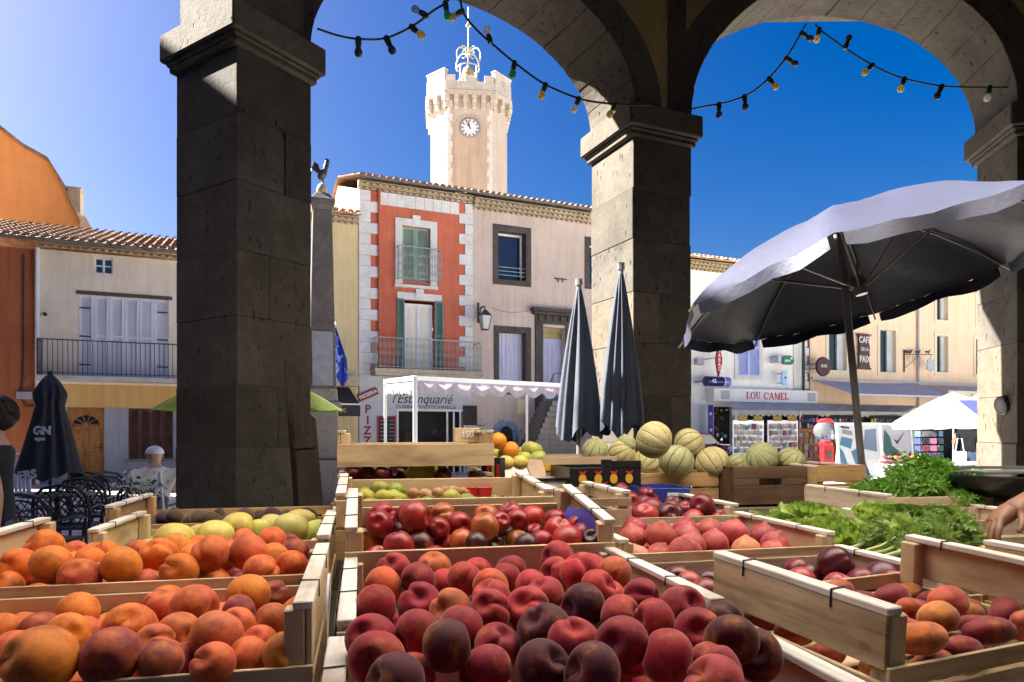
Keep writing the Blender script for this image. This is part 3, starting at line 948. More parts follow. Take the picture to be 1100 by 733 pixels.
mb = MB(); mb.box(win[0] - .05, win[1] + .1, -.02, .1, win[3] - .03, win[3] + .07); mb.build('lintel', M('brown_lintel', (.10, .06, .04)), c_)
zs_ = cre.at(115, 411)[1]
mb = MB(); mb.box(.12, WC, -.62, 0, zs_, zs_ + .14); bl_ = mb.build('balcony', M('balcony_concrete', (.38, .36, .33), (.5, .47, .43), .9, 4, bmp=.3), c_, bevel=.015)
railing(bl_, .16, WC - .1, zs_ + .14, cre.at(115, 369)[1], -.58, miron, 'railing', .115, scrolls=False)
mb = MB(); mb.box(0, .4, 0, 0.05, 0, 1) if False else None
mdoor = woodmat('honey_door_wood', (.24, .095, .025), (.42, .19, .05), 'z', .45)
mb = MB(); x0, x1, z0, z1 = door
mb.box(x0, x1, .1, .15, z0, z1)
for (a, b) in ((x0 + .1, (x0 + x1) / 2 - .04), ((x0 + x1) / 2 + .04, x1 - .1)):
    band(mb, a + .04, b - .04, .25, .85, .035, .08, .1); band(mb, a + .04, b - .04, 1.0, 1.52, .035, .08, .1)
dr = mb.build('door', mdoor, c_, bevel=.008)
mb = MB(); xm = (x0 + x1) / 2; rr = (x1 - x0) * .36
mb.prism([(xm + rr * math.cos(t), 1.62 + rr * .9 * math.sin(t)) for t in np.linspace(0, PI, 14)], .085, .099); fl = mb.build('fanlight', mglass, dr)
mb = MB()
for t in np.linspace(.15, PI - .15, 6): mb.tube([(xm, .082, 1.63), (xm + rr * math.cos(t), .082, 1.62 + rr * .9 * math.sin(t))], .012, 5)
mb.build('glazing_bars', mdoor, fl)
mb = MB(); mb.tube([(x1 - .08, .08, 1.0), (x1 - .08, .04, 1.0), (x1 - .2, .04, 1.0)], .012, 6); mb.box(x1 - .1, x1 - .06, .09, .101, .9, 1.12); mb.build('handle', miron, dr)
mb = MB(); x0, x1, z0, z1 = sw
mbr = woodmat('dark_brown_shutter_wood', (.05, .022, .014), (.11, .05, .03), 'z', .6)
k = 4
for i in range(k):
    a = x0 + (x1 - x0) * i / k; b = x0 + (x1 - x0) * (i + 1) / k
    m2 = MB(); shutter_leaf(m2, a + .005, b - .005, z0, z1, .04, .08); m2.box(a + .01, b - .01, .075, .08, z0, z1); m2.build('brown_shutter', mbr, c_)
mb = MB(); mb.box(x0 - .1, x1 + .1, -.06, .1, z0 - .08, z0); mb.build('window_sill', M('sill_stone', (.2, .19, .19)), c_)
ZG = cre.at(94, 268)[1]
genoise(c_, 0, WC, ZC + .18, 1)
tiles(-2.2, WC, -.5, ZC + .2, 3.6, ZC + 1.55).build('roof', mtiled, c_)
gutter(c_, -2.2, WC, -.54, ZC + .17)
downpipe(c_, .06, -.09, 0, ZC, mwhitep, .055)
x, z = cre.at(49, 338)
mb = MB(); mb.tube([(x, -.02, z), (x, -.12, z)], .05, 8); mb.build('vent_cap', miron, c_)

# ---------------- terracotta house at the left edge
ter = House('terracotta_house', 'rough terracotta rendered house with a black cable and meter box', -70)
t_ = ter.root
WT = ter.at(37.6, HY)[0]
mb = MB(); wall(mb, 0, WT, 0, ZC - .02, []); mb.build('wall', plaster('terracotta_render', (.44, .14, .06), .75, .7), t_)
x, z = ter.at(26, 425)
mb = MB(); mb.box(x - .16, x + .2, -.12, 0, z - .1, z + .1); mb.build('meter_box', M('grey_box', (.3, .3, .33)), t_, bevel=.01)
mb = MB(); mb.tube([(x - .05, -.03, z + .1), (x - .02, -.03, z + 1.2), (x, -.03, ZC - .2)], .022, 6)
mb.tube([(x - .05, -.03, z - .1), (x + .05, -.03, z - .3), (x + .4, -.03, z - .28)], .02, 6); mb.build('wall_cable', miron, t_)
# ---------------- orange gable rising behind them
org = House('orange_house', 'tall orange house whose bare gable rises behind the cream house roof', -150, y=7.0)
o_ = org.root
pts = [org.at(px, py) for px, py in ((-150, 90), (-60, 105), (0, 139), (25, 159), (52, 174), (62, 190), (72, 211), (87, 243))]
WO = pts[-1][0]
mb = MB()
poly = [(pts[0][0], 0), (WO, 0)] + pts[::-1]
mb.prism(poly, 0, 7); mb.build('wall', plaster('orange_render', (.74, .34, .12), .88, .88), o_)
mb = MB()
for (a, b) in zip(pts[:-1], pts[1:]):
    mb.add([(a[0], -.15, a[1]), (b[0], -.15, b[1]), (b[0], 7.1, b[1]), (a[0], 7.1, a[1]), (a[0], -.15, a[1] + .13), (b[0], -.15, b[1] + .13), (b[0], 7.1, b[1] + .13), (a[0], 7.1, a[1] + .13)], [(0, 3, 2, 1), (4, 5, 6, 7), (0, 1, 5, 4), (1, 2, 6, 5), (2, 3, 7, 6), (3, 0, 4, 7)])
rfo = mb.build('roof', mtiled, o_)
x, z = org.at(73, 214); mb = MB(); mb.box(x - .1, x + .3, .5, 1.2, z - .3, z + .55); mb.box(x - .15, x + .35, .45, 1.25, z + .55, z + .62); mb.build('chimney', mgen, rfo)

# ---------------- shop house of the tobacconist
lou = House('tobacconist_house', 'pale cream house of the tobacconist with lavender shutters and a long sign', 702)
l_ = lou.root
WL = lou.at(862, HY)[0]
mlou = plaster('ivory_render', (.86, .85, .77), .92, .9)
ZL = lou.at(766, 291)[1]
lw = lou.rect(792, 342, 816, 404); lw0 = lou.rect(714, 340, 738, 402)
shp = lou.rect(765, 437, 789, 500); shp = (shp[0], shp[1], .02, shp[3]); shw = (shp[1] + .5, WL - .3, .5, shp[3])
mb = MB(); wall(mb, 0.004, WL, 0, ZL, [lw, lw0, shp, shw], .3); mb.build('wall', mlou, l_)
mlav = M('lavender_shutter_paint', (.36, .40, .66), (.44, .48, .74), .55, 3)
for h in (lw, lw0):
    xm = (h[0] + h[1]) / 2
    for a, b in ((h[0], xm - .004), (xm + .004, h[1])):
        m2 = MB(); shutter_leaf(m2, a, b, h[2], h[3], -.02, .03); m2.box(a + .02, b - .02, .025, .03, h[2], h[3])
        for z in (.15, .9, h[3] - h[2] - .2): m2.box(a if a == h[0] else b - .07, a + .07 if a == h[0] else b, -.035, -.02, h[2] + z, h[2] + z + .1)
        m2.build('shutter', mlav, l_)
mws = plaster('white_surround', (.72, .68, .58), .93)
for h in (lw, lw0):
    mb = MB(); band(mb, *h, .16, -.03); mb.build('window_surround', mws, l_)
mb = MB(); mb.box(WL - .55, WL - .002, -.04, 0, 0, ZL); mb.build('corner_strip', plaster('white_corner_render', (.70, .68, .60), .92), l_)
mb = MB()
for i in range(22):
    z = i * ZL / 22
    mb.box(WL + .02, WL + (.34 if i % 2 else .24), -.05, -.006, z + .01, z + ZL / 22 - .01)
mb.build('corner_stone', mq, l_, bevel=.01)
downpipe(l_, WL - .03, -.1, 0, ZL, M('dark_pipe', (.08, .06, .05)), .05)
genoise(l_, 0, WL, ZL + .3, 3, mat=plaster('ochre_cornice', (.50, .42, .25), .8))
tiles(0, WL, -.5, ZL + .34, 4, ZL + 1.7).build('roof', mtile, l_)
mb = MB(); mb.box(shp[0], shp[1], .3, .32, 0, shp[3]); mb.box(shw[0], shw[1], .29, .31, shw[2], shw[3]); mb.build('shop_shade_sheet', mdark, l_)  # near-black sheets behind the openings stand in for the unlit shop
gd = MB(); gr = random.Random(9)
gm = [M('goods_%s' % c, v, rough=.6) for c, v in (('red', (.4, .03, .03)), ('yellow', (.5, .35, .04)), ('green', (.03, .2, .06)), ('white', (.6, .6, .6)), ('blue', (.04, .08, .35)))]
for i in range(40):
    if i % 2: x = gr.uniform(shp[0], shp[1] - .1)
    else: x = gr.uniform(shw[0], shw[1] - .1)
    z = gr.uniform(.9, shp[3] - .15)
    gd.box(x, x + .1, .25, .28, z, z + gr.uniform(.06, .14), mi=gr.randrange(5))
gd.build('window_goods', None, l_, mats=gm)
sg = lou.rect(758, 419, 867, 433)
mb = MB(); mb.box(sg[0], sg[1] + .1, -.5, -.0, sg[2], sg[3]); sgn = mb.build('shop_sign', M('sign_white', (.66, .64, .62), (.72, .7, .68), .4), l_, bevel=.015)
zc = (sg[2] + sg[3]) / 2; map_ = M('grey_ad_panel', (.32, .34, .33), (.45, .46, .45), .5, 20)
for x0 in (sg[0] + .35, sg[1] - .5):
    mb = MB(); mb.box(x0, x0 + .45, -.506, -.502, sg[2] + .1, sg[3] - .1); mb.build('sign_panel', map_, sgn)
mpk = M('raspberry_letters', (.55, .05, .10), rough=.5)
def serif_word(word, x, z, h, y, parent, mat):
    mb = MB(); s = h * .20; t = h * .09; sf = h * .06
    B = lambda a, b, c, d: mb.box(x + a, x + b, y, y + .012, z + c, z + d)
    def ring(cx, w, a0, a1, bot=0.0, full=True):
        n = 24; vs, fs = [], []
        for i in range(n + 1):
            w_ = a0 + (a1 - a0) * i / n
            cs, sn = math.cos(w_), math.sin(w_)
            for yy in (y, y + .012):
                vs += [(x + cx + w / 2 * cs, yy, z + h / 2 + h / 2 * sn), (x + cx + (w / 2 - s) * cs, yy, z + h / 2 + (h / 2 - t) * sn)]
        for i in range(n):
            a, b = 4 * i, 4 * i + 4
            fs += [(a, b, b + 1, a + 1), (a + 2, a + 3, b + 3, b + 2), (a, a + 2, b + 2, b), (a + 1, b + 1, b + 3, a + 3)]
        mb.add(vs, fs)
    def slant(xa, xb, w):
        mb.add([(x + xa, y, z), (x + xa + w, y, z), (x + xb + w, y, z + h), (x + xb, y, z + h)] + [(x + xa, y + .012, z), (x + xa + w, y + .012, z), (x + xb + w, y + .012, z + h), (x + xb, y + .012, z + h)], [(0, 1, 2, 3), (7, 6, 5, 4), (0, 4, 5, 1), (1, 5, 6, 2), (2, 6, 7, 3), (3, 7, 4, 0)])
    for ch in word:
        if ch == 'L':
            B(sf, sf + s, 0, h); B(0, s + 2 * sf, h - t, h); B(0, h * .62, 0, t); B(h * .62 - t, h * .62, t, h * .3); w = h * .66
        elif ch == 'O': ring(h * .45, h * .9, 0, 2 * PI); w = h * .95
        elif ch == 'U':
            B(sf, sf + s, h * .4, h); B(h * .72 - t - sf, h * .72 - sf, h * .4, h); B(0, s + 2 * sf, h - t, h); B(h * .72 - 2 * sf - t, h * .72, h - t, h)
            n = 12; cx = (sf + h * .72 - sf) / 2; ww = h * .72 - 2 * sf
            for i in range(n):
                a0, a1 = PI + PI * i / n, PI + PI * (i + 1) / n
                q = lambda a, k: (x + cx + (ww / 2 - k * t) * math.cos(a), y, z + h * .4 + (h * .4 - k * t) * math.sin(a))
                mb.add([q(a0, 0), q(a1, 0), q(a1, 1.4), q(a0, 1.4)], [(0, 1, 2, 3)])
            w = h * .78
        elif ch == 'C': ring(h * .45, h * .9, .6, 2 * PI - .6); B(h * .78, h * .78 + t, h * .62, h * .95); w = h * .92
        elif ch == 'A':
            slant(0, h * .34, t); slant(h * .62, h * .30, s); B(h * .16, h * .62, h * .3, h * .3 + t); B(-sf, t + 2 * sf, 0, t * .7); B(h * .6 - sf, h * .6 + s + 2 * sf, 0, t * .7); w = h * .9
        elif ch == 'M':
            B(sf, sf + t, 0, h); B(h - s, h, 0, h); slant(h * .5, sf, s * .8); slant(h * .5, h - s, t); B(0, t + 2 * sf, 0, t * .7); B(h - s - sf, h + sf, 0, t * .7); w = h * 1.08
        elif ch == 'E':
            B(sf, sf + s, 0, h); B(0, h * .62, 0, t); B(0, h * .6, h - t, h); B(sf, h * .42, h * .46, h * .46 + t); B(h * .62 - t, h * .62, t, h * .28); B(h * .6 - t, h * .6, h * .74, h - t); w = h * .7
        else: w = h * .45
        x += w + h * .06
    return mb.build('lettering', mat, parent), x
serif_word('LOU CAMEL', sg[0] + (sg[1] - sg[0]) * .30, zc - .15, .30, -.515, sgn, mpk)

# ---------------- cafe building on the right
caf = House('cafe_building', 'long peach rendered café building with cream window surrounds and a grey awning', 866)
f_ = caf.root
WF = caf.at(1130, HY)[0]
mcaf = plaster('peach_render', (.86, .62, .41), .9, .88)
ws = [caf.rect(*q) for q in ((890, 352, 909, 398), (945, 355, 962, 400), (1006, 361, 1018, 400), (1048, 364, 1059, 402), (1090, 366, 1104, 405), (893, 305, 908, 338), (948, 308, 962, 341), (1006, 314, 1018, 344), (1050, 319, 1060, 348))]
hs_ = [(caf.rect(870, 440, 975, 500)[0], caf.rect(870, 440, 975, 500)[1], .02, 2.6), (caf.rect(985, 440, 1075, 505)[0], caf.rect(985, 440, 1075, 505)[1], .02, 2.5)]
ZF = 8.5
mb = MB(); wall(mb, .36, WF, 0, ZF, ws + hs_, .3); mb.build('wall', mcaf, f_)
mcs = plaster('cream_surround', (.72, .64, .46), .93)
for h in ws:
    mb = MB(); band(mb, *h, .17, -.03); mb.build('window_surround', mcs, f_)
mgs = M('grey_shutter_panel', (.40, .43, .42), (.5, .52, .5), .6, 3)
for h in ws:
    sash(f_, h[0], h[0] + (h[1] - h[0]) * .62, h[2], h[3], .2, M('dark_frame', (.05, .05, .05)) if h is ws[0] else bpy.data.materials['dark_frame'], 1, 0, .05)
    m2 = MB(); m2.box(h[0] + (h[1] - h[0]) * .62, h[1], .14, .2, h[2], h[3]); m2.build('shutter', mgs, f_)
mb = MB()
for h in hs_: mb.box(h[0], h[1], .32, .34, 0, h[3])
mb.build('shop_shade_sheet', mdark, f_)  # dark backing painted in place of shade inside the café
genoise(f_, .36, WF, ZF + .3, 3); tiles(.36, WF, -.5, ZF + .34, 4, ZF + 1.7).build('roof', mtile, f_)
downpipe(f_, caf.at(985, HY)[0], -.08, 0, ZF, M('grey_pipe', (.45, .43, .42)), .06)
# shallow awning with a cream fascia
aw = caf.rect(868, 409, 982, 432)
x0, x1 = aw[0] + .15, aw[1]; x2 = WF
mawn = fabric('grey_lavender_awning_cloth', (.52, .53, .62), (.44, .45, .54), .2)
zt = caf.at(900, 409)[1]
mb = MB()
mb.grid(lambda u, v: (x0 + (x1 - x0) * u, -2.2 * v, zt - .75 * v - .06 * math.sin(PI * u)), 12, 4)
mb.grid(lambda u, v: (x1 + .05 + (x2 - x1 - .05) * u, -1.6 * v, zt - .06 - .35 * v), 12, 4)
awn = mb.build('awning', mawn, f_, smooth=50)
mb = MB(); mb.box(x0, x2, -.12, 0, zt, zt + .1); mb.box(x0, x1, -2.24, -2.18, zt - .8, zt - .72); mb.build('awning_box', M('grey_metal_box', (.42, .42, .45), rough=.4), awn)
mb = MB(); mb.box(x1 + .05, x2, -1.66, -1.58, zt - .95, zt - .42); fsc = mb.build('fascia', M('cream_fascia', (.62, .56, .36), (.68, .62, .44), .6, 3), f_)
lettering('Nos - Saveurs', .36, M('brown_letters', (.12, .08, .04)), fsc, (x1 + 1.6, -1.665, zt - .68), shear=.2)
# ---------------- clock tower
cl = thing('clock_tower', 'cream stone clock tower with battlements and an iron bell cage above the rooftops', 'clock tower', P(503, HY, 42) * 1.0, 0)
cl.location = ((503 - CX) / F * 44.4, 44.4, 0)
TR = R(6)
cl.rotation_euler = (0, 0, TR)
mtow = plaster('tower_limewash', (.46, .41, .34), .9, .85)
mtq = stonemat('tower_white_stone', (.52, .49, .44, 1), (.68, .65, .6, 1), .4, 1.5, 12, .75)
def Z42(py): return EYE + (HY - py) * 42 / F
hw, cf = 2.4, 1.0        # half width, chamfer
def octo(h, c, z):
    return [(-h + c, -h, z), (h - c, -h, z), (h, -h + c, z), (h, h - c, z), (h - c, h, z), (-h + c, h, z), (-h, h - c, z), (-h, -h + c, z)]
def octoprism(mb, h, c, z0, z1, cap=True):
    vs = octo(h, c, z0) + octo(h, c, z1)
    mb.add(vs, [(i, (i + 1) % 8, 8 + (i + 1) % 8, 8 + i) for i in range(8)] + ([tuple(range(15, 7, -1))[::-1], tuple(range(7, -1, -1))] if cap else []))
zc_, zp = Z42(116), Z42(101)
mb = MB(); octoprism(mb, hw, cf, 0, zp); mb.build('shaft', mtow, cl)
ph = 1.0; pa = Z42(123)
mb = MB(); mb.prism([(-ph, 10), (ph, 10)] + [(ph * math.cos(t), pa - 1.0 + 1.0 * math.sin(t)) for t in np.linspace(0, PI, 20)], -hw - .03, -hw - .002); mb.build('clock_panel', plaster('peach_panel', (.45, .36, .27), .9), cl)
mb = MB()
zz = 10.0; i = 0
while zz < zp - .5:
    h = .42; w = .34 if i % 2 else .22
    for sx in (-1, 1):
        a, b = sx * (hw - cf), sx * (hw - cf - w)
        mb.box(min(a, b), max(a, b), -hw - .025, -hw - .001, zz + .01, zz + h - .01)
    zz += h; i += 1
mb.build('quoins', mtq, cl)
# corbels and parapet
mb = MB(); hp, cp = hw + .30, cf + .11
side = [((-hw + cf, -hw), (hw - cf, -hw)), ((hw - cf, -hw), (hw, -hw + cf)), ((-hw, -hw + cf), (-hw + cf, -hw)), ((hw, -hw + cf), (hw, hw - cf)), ((-hw, hw - cf), (-hw, -hw + cf))]
for (a, b) in side:
    a, b = Vector((*a, 0)), Vector((*b, 0)); d = b - a; L_ = d.length; d.normalize(); nrm = Vector((d.y, -d.x, 0))
    m_ = max(2, round(L_ / .58))
    for k in range(m_ + 1):
        c = a + d * (L_ * k / m_)
        Mx = Matrix(((d.x, -nrm.x, 0, c.x), (d.y, -nrm.y, 0, c.y), (0, 0, 1, 0), (0, 0, 0, 1)))
        mb.box(-.13, .13, -.20, 0, zp - .95, zp - .55, Mx); mb.box(-.14, .14, -.33, 0, zp - .552, zp - .10, Mx)
octoprism(mb, hp, cp, zp - .13, zp + .12)
mb.build('corbels', mtow, cl, bevel=.02)
zt_ = Z42(85)
mb = MB()
for i in range(8):
    p0, p1 = octo(hp - .05, cp, 0)[i], octo(hp - .05, cp, 0)[(i + 1) % 8]
    a, b = Vector(p0), Vector(p1); d = b - a; L_ = d.length; d.normalize(); nrm = Vector((d.y, -d.x, 0))
    Mx = Matrix(((d.x, -nrm.x, 0, a.x), (d.y, -nrm.y, 0, a.y), (0, 0, 1, 0), (0, 0, 0, 1)))
    if i % 2:
        mb.box(.03, L_ - .03, 0, .3, zp + .12, Z42(78), Mx); mb.box(-.02, L_ + .02, -.05, .33, Z42(78), Z42(78) + .1, Mx)
        mb.box(L_ / 2 - .25, L_ / 2 + .25, -.03, 0, zp + .8, zp + .9, Mx); mb.box(L_ / 2 - .05, L_ / 2 + .05, -.032, 0, zp + .6, zp + 1.1, Mx)
    else:
        mb.box(0.03, L_ - .03, 0, .3, zp + .12, zt_ - .25, Mx)
        nn = 5
        for k in range(nn):
            x0 = .05 + (L_ - .1) * k / nn
            if k % 2 == 0: mb.box(x0, x0 + (L_ - .1) / nn, .002, .298, zt_ - .252, zt_ + .12, Mx)
mb.build('parapet', stonemat('weathered_parapet_stone', (.36, .335, .29, 1), (.54, .50, .44, 1), .4, 1.6, 10, .7), cl, bevel=.02)
# clock
zcl = Z42(138)
mb = MB(); mb.lathe([(.60, 0), (.64, .05), (.60, .09), (.55, .09)], 40, Matrix.Translation((0, -hw - .03, zcl)) @ Matrix.Rotation(PI / 2, 4, 'X'), caps=False); ck = mb.build('clock', M('clock_rim', (.2, .2, .2)), cl, smooth=40)
mb = MB(); mb.lathe([(.56, .055), (.5, .06), (.0001, .062)], 40, Matrix.Translation((0, -hw - .03, zcl)) @ Matrix.Rotation(PI / 2, 4, 'X')); mb.build('dial', M('clock_dial', (.62, .63, .64), rough=.3), ck)
mb = MB(); mh = MB()
for k in range(12):
    w = k * PI / 6
    Mx = Matrix.Translation((0, -hw - .10, zcl)) @ Matrix.Rotation(w, 4, 'Y')
    mb.box(-.025, .025, 0, .006, .38, .52, Mx); mb.box(.035, .05, 0, .006, .40, .52, Mx)
mb.build('numerals', mblk, ck)
for ang, L_, w_ in ((-33, .30, .035), (-15, .45, .025)):
    mh.box(-w_, w_, 0, .008, -.08, L_, Matrix.Translation((0, -hw - .11, zcl)) @ Matrix.Rotation(R(ang), 4, 'Y'))
mh.build('hand', mblk, ck)
# bell cage
mcage = M('pale_iron_cage', (.24, .23, .17), (.38, .34, .2), .5, 6)
mb = MB(); zb0, zb1 = Z42(84), Z42(40)
for sx in (-1, 1):
    for sy in (-1, 1):
        mb.tube([(sx * .62, sy * .62, zb0 - .6), (sx * .55, sy * .55, Z42(70)), (sx * .5, sy * .5, Z42(52))], .05, 6)
        pts = []
        for k in range(17):
            w = -.6 + k / 16 * 4.2
            pts.append((sx * (.42 + .42 * math.cos(w)) * .9, sy * (.42 + .42 * math.cos(w)) * .9, Z42(43) + .62 * math.sin(w)))
        mb.tube(pts, .045, 6)
        pts = [(sx * .28 * (1 + .5 * math.cos(k * .5)), sy * .28 * (1 + .5 * math.cos(k * .5)), Z42(33) + .25 * math.sin(k * .5)) for k in range(12)]
        mb.tube(pts, .035, 5)
for z, r_2 in ((Z42(70), .8), (Z42(52), .72), (Z42(30), .2)):
    mb.tube([(r_2 * math.cos(t), r_2 * math.sin(t), z) for t in np.linspace(0, 2 * PI, 20, endpoint=False)], .045, 6, True)
mb.tube([(0, 0, Z42(52)), (0, 0, Z42(-18))], .04, 6)
mb.tube([(-.1, 0, Z42(4)), (.0, 0, Z42(0)), (.1, 0, Z42(4))], .1, 6)
cg = mb.build('bell_cage', mcage, cl)
mb = MB(); zb_ = Z42(69)
mb.lathe([(.62, 0), (.55, .1), (.46, .35), (.38, .75), (.30, .98), (.1, 1.08), (.08, 1.2)], 20, Matrix.Translation((0, 0, zb_))); mb.build('bell', M('bronze_bell', (.35, .30, .12), (.46, .40, .2), .35, 5, metal=.6), cg, smooth=50)

# ---------------- unseen houses added to throw shade on the stall, the first pillar and the terrace
def plain_house(name, label, x0, x1, y0, y1, h, col):
    rt = thing(name, label, 'house', ((x0 + x1) / 2, (y0 + y1) / 2, 0))
    a, b = (x1 - x0) / 2, (y1 - y0) / 2
    mb = MB(); mb.box(-a, a, -b, b, 0, h); mb.build('wall', plaster(name + '_render', col), rt)
    mb = MB(); mb.prism([(-a - .3, h + .01), (a + .3, h + .01), (0, h + 1.2)], -b - .3, b + .3); mb.build('roof', mtiled, rt)
    for k in range(3):
        for z in (1.2, 4.2, 7.2):
            if z + 1.5 > h: continue
            y = -b + (k + .5) * 2 * b / 3
            mb = MB(); mb.box(a - .02, a + .03, y - .5, y + .5, z, z + 1.5); mb.build('window', mlav if k % 2 else mgreen, rt)
plain_house('beige_shade_house', 'added unseen tall beige house left of the hall, blocking sun, green and lavender shutters', -17, -10.2, -6, 1.95, 13.5, (.5, .42, .32))
plain_house('low_shade_house', 'added unseen sand coloured house, kept lower so sun clears it onto the canopy', -17, -10.2, 1.97, 4.4, 10.3, (.52, .42, .3))
plain_house('narrow_shade_house', 'added unseen narrow ochre house shading the melon side of the stall', -17, -10.19, 4.42, 5.75, 11.5, (.52, .40, .28))
plain_house('corner_shade_house', 'added unseen end house left of the hall, shading the first pillar', -17, -10.2, 5.77, 7.0, 10.62, (.48, .4, .33))
plain_house('ochre_shade_house', 'added unseen ochre house shading the café terrace', -25, -17.2, 6, 17.5, 14.0, (.5, .35, .2))
# ------------------------------------------------------------------ the fruit stall
PHI = R(12.5)
CP, SP = math.cos(PHI), math.sin(PHI)
def S(u, v, z=0.0):
    "stall frame: u along the stall, v away from the seller, turned 12.5 degrees from the view axis"
    return Vector((u * CP - v * SP, u * SP + v * CP, z))

TINTS = []
for nm, a, b in (('fresh', (.47, .34, .19), (.66, .50, .31)), ('pale', (.42, .33, .22), (.62, .51, .37)), ('honey', (.36, .20, .085), (.52, .33, .15))):
    TINTS.append((woodmat(nm + '_poplar_lengthwise', a, b, 'x'), woodmat(nm + '_poplar_crosswise', a, b, 'y'), woodmat(nm + '_poplar_upright', a, b, 'z'), woodmat(nm + '_pale_rail', tuple(.35 * x + .36 for x in a), tuple(.35 * x + .52 for x in b), 'y', .75)))  # top rails mixed paler than the panel wood
mold = woodmat('old_brown_crate_wood', (.055, .03, .018), (.13, .075, .045), 'x', .7)
mstaple = M('steel_staple', (.03, .03, .035), rough=.4, metal=.6)
mtrayblue = M('blue_liner', (.05, .05, .35), (.07, .07, .45), .45, 4)
CRATES = {}

def crate(key, label, u0, u1, v0, v1, zp, zb, hgt=.15, tilt=0, tint=0, ang=None, org=None, group='open wooden fruit crates', slats=2, panel_t=.024, lower_gap=True, name='fruit_crate'):
    "zp: top of the high end panels at the near end, zb: top of the thin long boards; hgt: panel height"
    w, d = u1 - u0, v1 - v0
    c = S((u0 + u1) / 2, v0, zp - hgt) if org is None else Vector((*org, zp - hgt))
    a = PHI if ang is None else ang
    rt = thing(name, label, 'crate', c, a, group)
    rt.rotation_euler = (tilt, 0, a)
    mx, my, mz, mt = TINTS[tint]
    hb = hgt - (zp - zb)
    cr = random.Random(hash(key) % 1000 if False else sum(map(ord, key)))
    for sx in (-1, 1):
        mb = MB(); xo = sx * w / 2; xi = sx * (w / 2 - .008)
        x0, x1 = min(xo, xi), max(xo, xi)
        hh = hgt * .56
        mb.box(x0, x1, .002, d - .002, hgt - hh, hgt - .010); mb.box(x0, x1, .002, d - .002, .012, hgt - hh - .016)
        p = mb.build('end_panel', my, rt, bevel=.0012)
        mb = MB(); xt = sx * (w / 2 - panel_t)
        mb.box(min(xo + sx * .001, xt), max(xo + sx * .001, xt), 0, d, hgt - .010, hgt)
        mb.build('top_rail', mt, p, bevel=.0015)
        st = MB()
        for y in (d * .3 + cr.uniform(-.02, .02), d * .72 + cr.uniform(-.02, .02)):
            st.tube([(xo + sx * .0015, y, hgt - .022), (xo + sx * .0015, y, hgt + .0015), (xt - sx * .001, y + .004, hgt + .0015), (xt - sx * .001, y + .004, hgt - .014)], .0013, 5)
        st.build('staple', mstaple, p)
        for y in (0.0, d):
            mb = MB(); s = 1 if y == 0 else -1
            a0, a1 = sx * (w / 2 - .009), sx * (w / 2 - .035)
            b0, b1 = y + s * .001, y + s * .030
            mb.box(min(a0, a1), max(a0, a1), min(b0, b1), max(b0, b1), 0, hgt - .0105)
            mb.build('corner_post', mz, rt, bevel=.002)
    for y in (-.006, d):
        mb = MB(); k = slats; hs = hb / k
        for i in range(k):
            mb.box(-w / 2 - .001, w / 2 + .001, y, y + .006, i * hs + (.008 if i else 0), (i + 1) * hs)
        mb.build('side_board', mx, rt, bevel=.001)
    mb = MB(); n = 5
    for i in range(n):
        mb.box(-w / 2 + .01, w / 2 - .01, .004 + (d - .008) * i / n, (d - .008) * (i + .9) / n, 0, .006)
    mb.build('base_slats', mx, rt)
    CRATES[key] = (rt, w, d, hgt, hb)
    return rt

crate('c1a', 'wide peach crate nearest the camera in the middle of the stall', -.04, .52, .47, .905, 1.235, 1.19, .15, tint=1)
crate('c1b', 'wide peach crate right behind the nearest one, heaped over its front board', -.03, .53, .925, 1.385, 1.25, 1.235, .15, tint=1)
crate('c2', 'crate of glossy red nectarines tipped forward, with a blue liner', -.03, .53, 1.40, 1.72, 1.312, 1.262, .17, tilt=R(9), tint=0)
crate('c3', 'crate of green pears and figs behind the red nectarines', -.06, .50, 1.76, 2.12, 1.345, 1.325, .17, tilt=R(4), tint=0)
crate('c4', 'lower crate with dark fruit showing through the gap under the stacked crate', -.07, .42, 2.18, 2.5, 1.36, 1.322, .14, tint=2)
crate('c4t', 'empty raw wooden crate stacked on top of the dark fruit crate', -.07, .42, 2.17, 2.49, 1.50, 1.455, .115, tint=0, slats=1)
crate('c5', 'tray of pink pointed peaches lined up in rows', .565, 1.12, 1.44, 1.86, 1.255, 1.222, .13, tint=0)
crate('c6', 'tray of small dark peaches in front of the melons', .58, 1.13, 1.89, 2.33, 1.275, 1.24, .13, tint=1)
crate('c8', 'half hidden crate of dark nectarines between the peaches and the celery', .555, 1.13, 1.09, 1.43, 1.225, 1.20, .13, tint=1)
crate('c9', 'crate of celery with a bowed pale front rail', 1.17, 1.68, 1.12, 1.55, 1.195, 1.175, .12, tint=1)
crate('c9b', 'crate of curly lettuce behind the celery', 1.17, 1.68, 1.565, 2.0, 1.215, 1.19, .12, tint=1)
crate('c10', 'tall sided wooden crate at the right edge of the picture', 1.185, 1.7, .66, 1.10, 1.286, 1.25, .18, tint=2)
crate('c7', 'crate of long two-coloured peaches, its planked end turned to the viewer', 0, .46, 0, .31, 1.292, 1.222, .135, tint=0, ang=R(23), org=(.437 + .23 * .918, .80 + .23 * .397), tilt=R(3))
crate('l1', 'crate of ripe apricots nearest the camera on the left of the stall', -.74, -.06, .90, 1.36, 1.283, 1.203, .16, tint=0)
crate('l2', 'second crate of apricots, behind the nearest apricot crate', -.73, -.06, 1.375, 1.79, 1.297, 1.222, .16, tint=0)
crate('l3', 'crate of yellow quinces behind the apricots', -.64, -.06, 1.82, 2.2, 1.262, 1.205, .14, tint=0)
crate('l4', 'crate of brown kiwis at the back left of the stall', -.745, -.06, 2.25, 2.65, 1.275, 1.215, .14, tint=2)
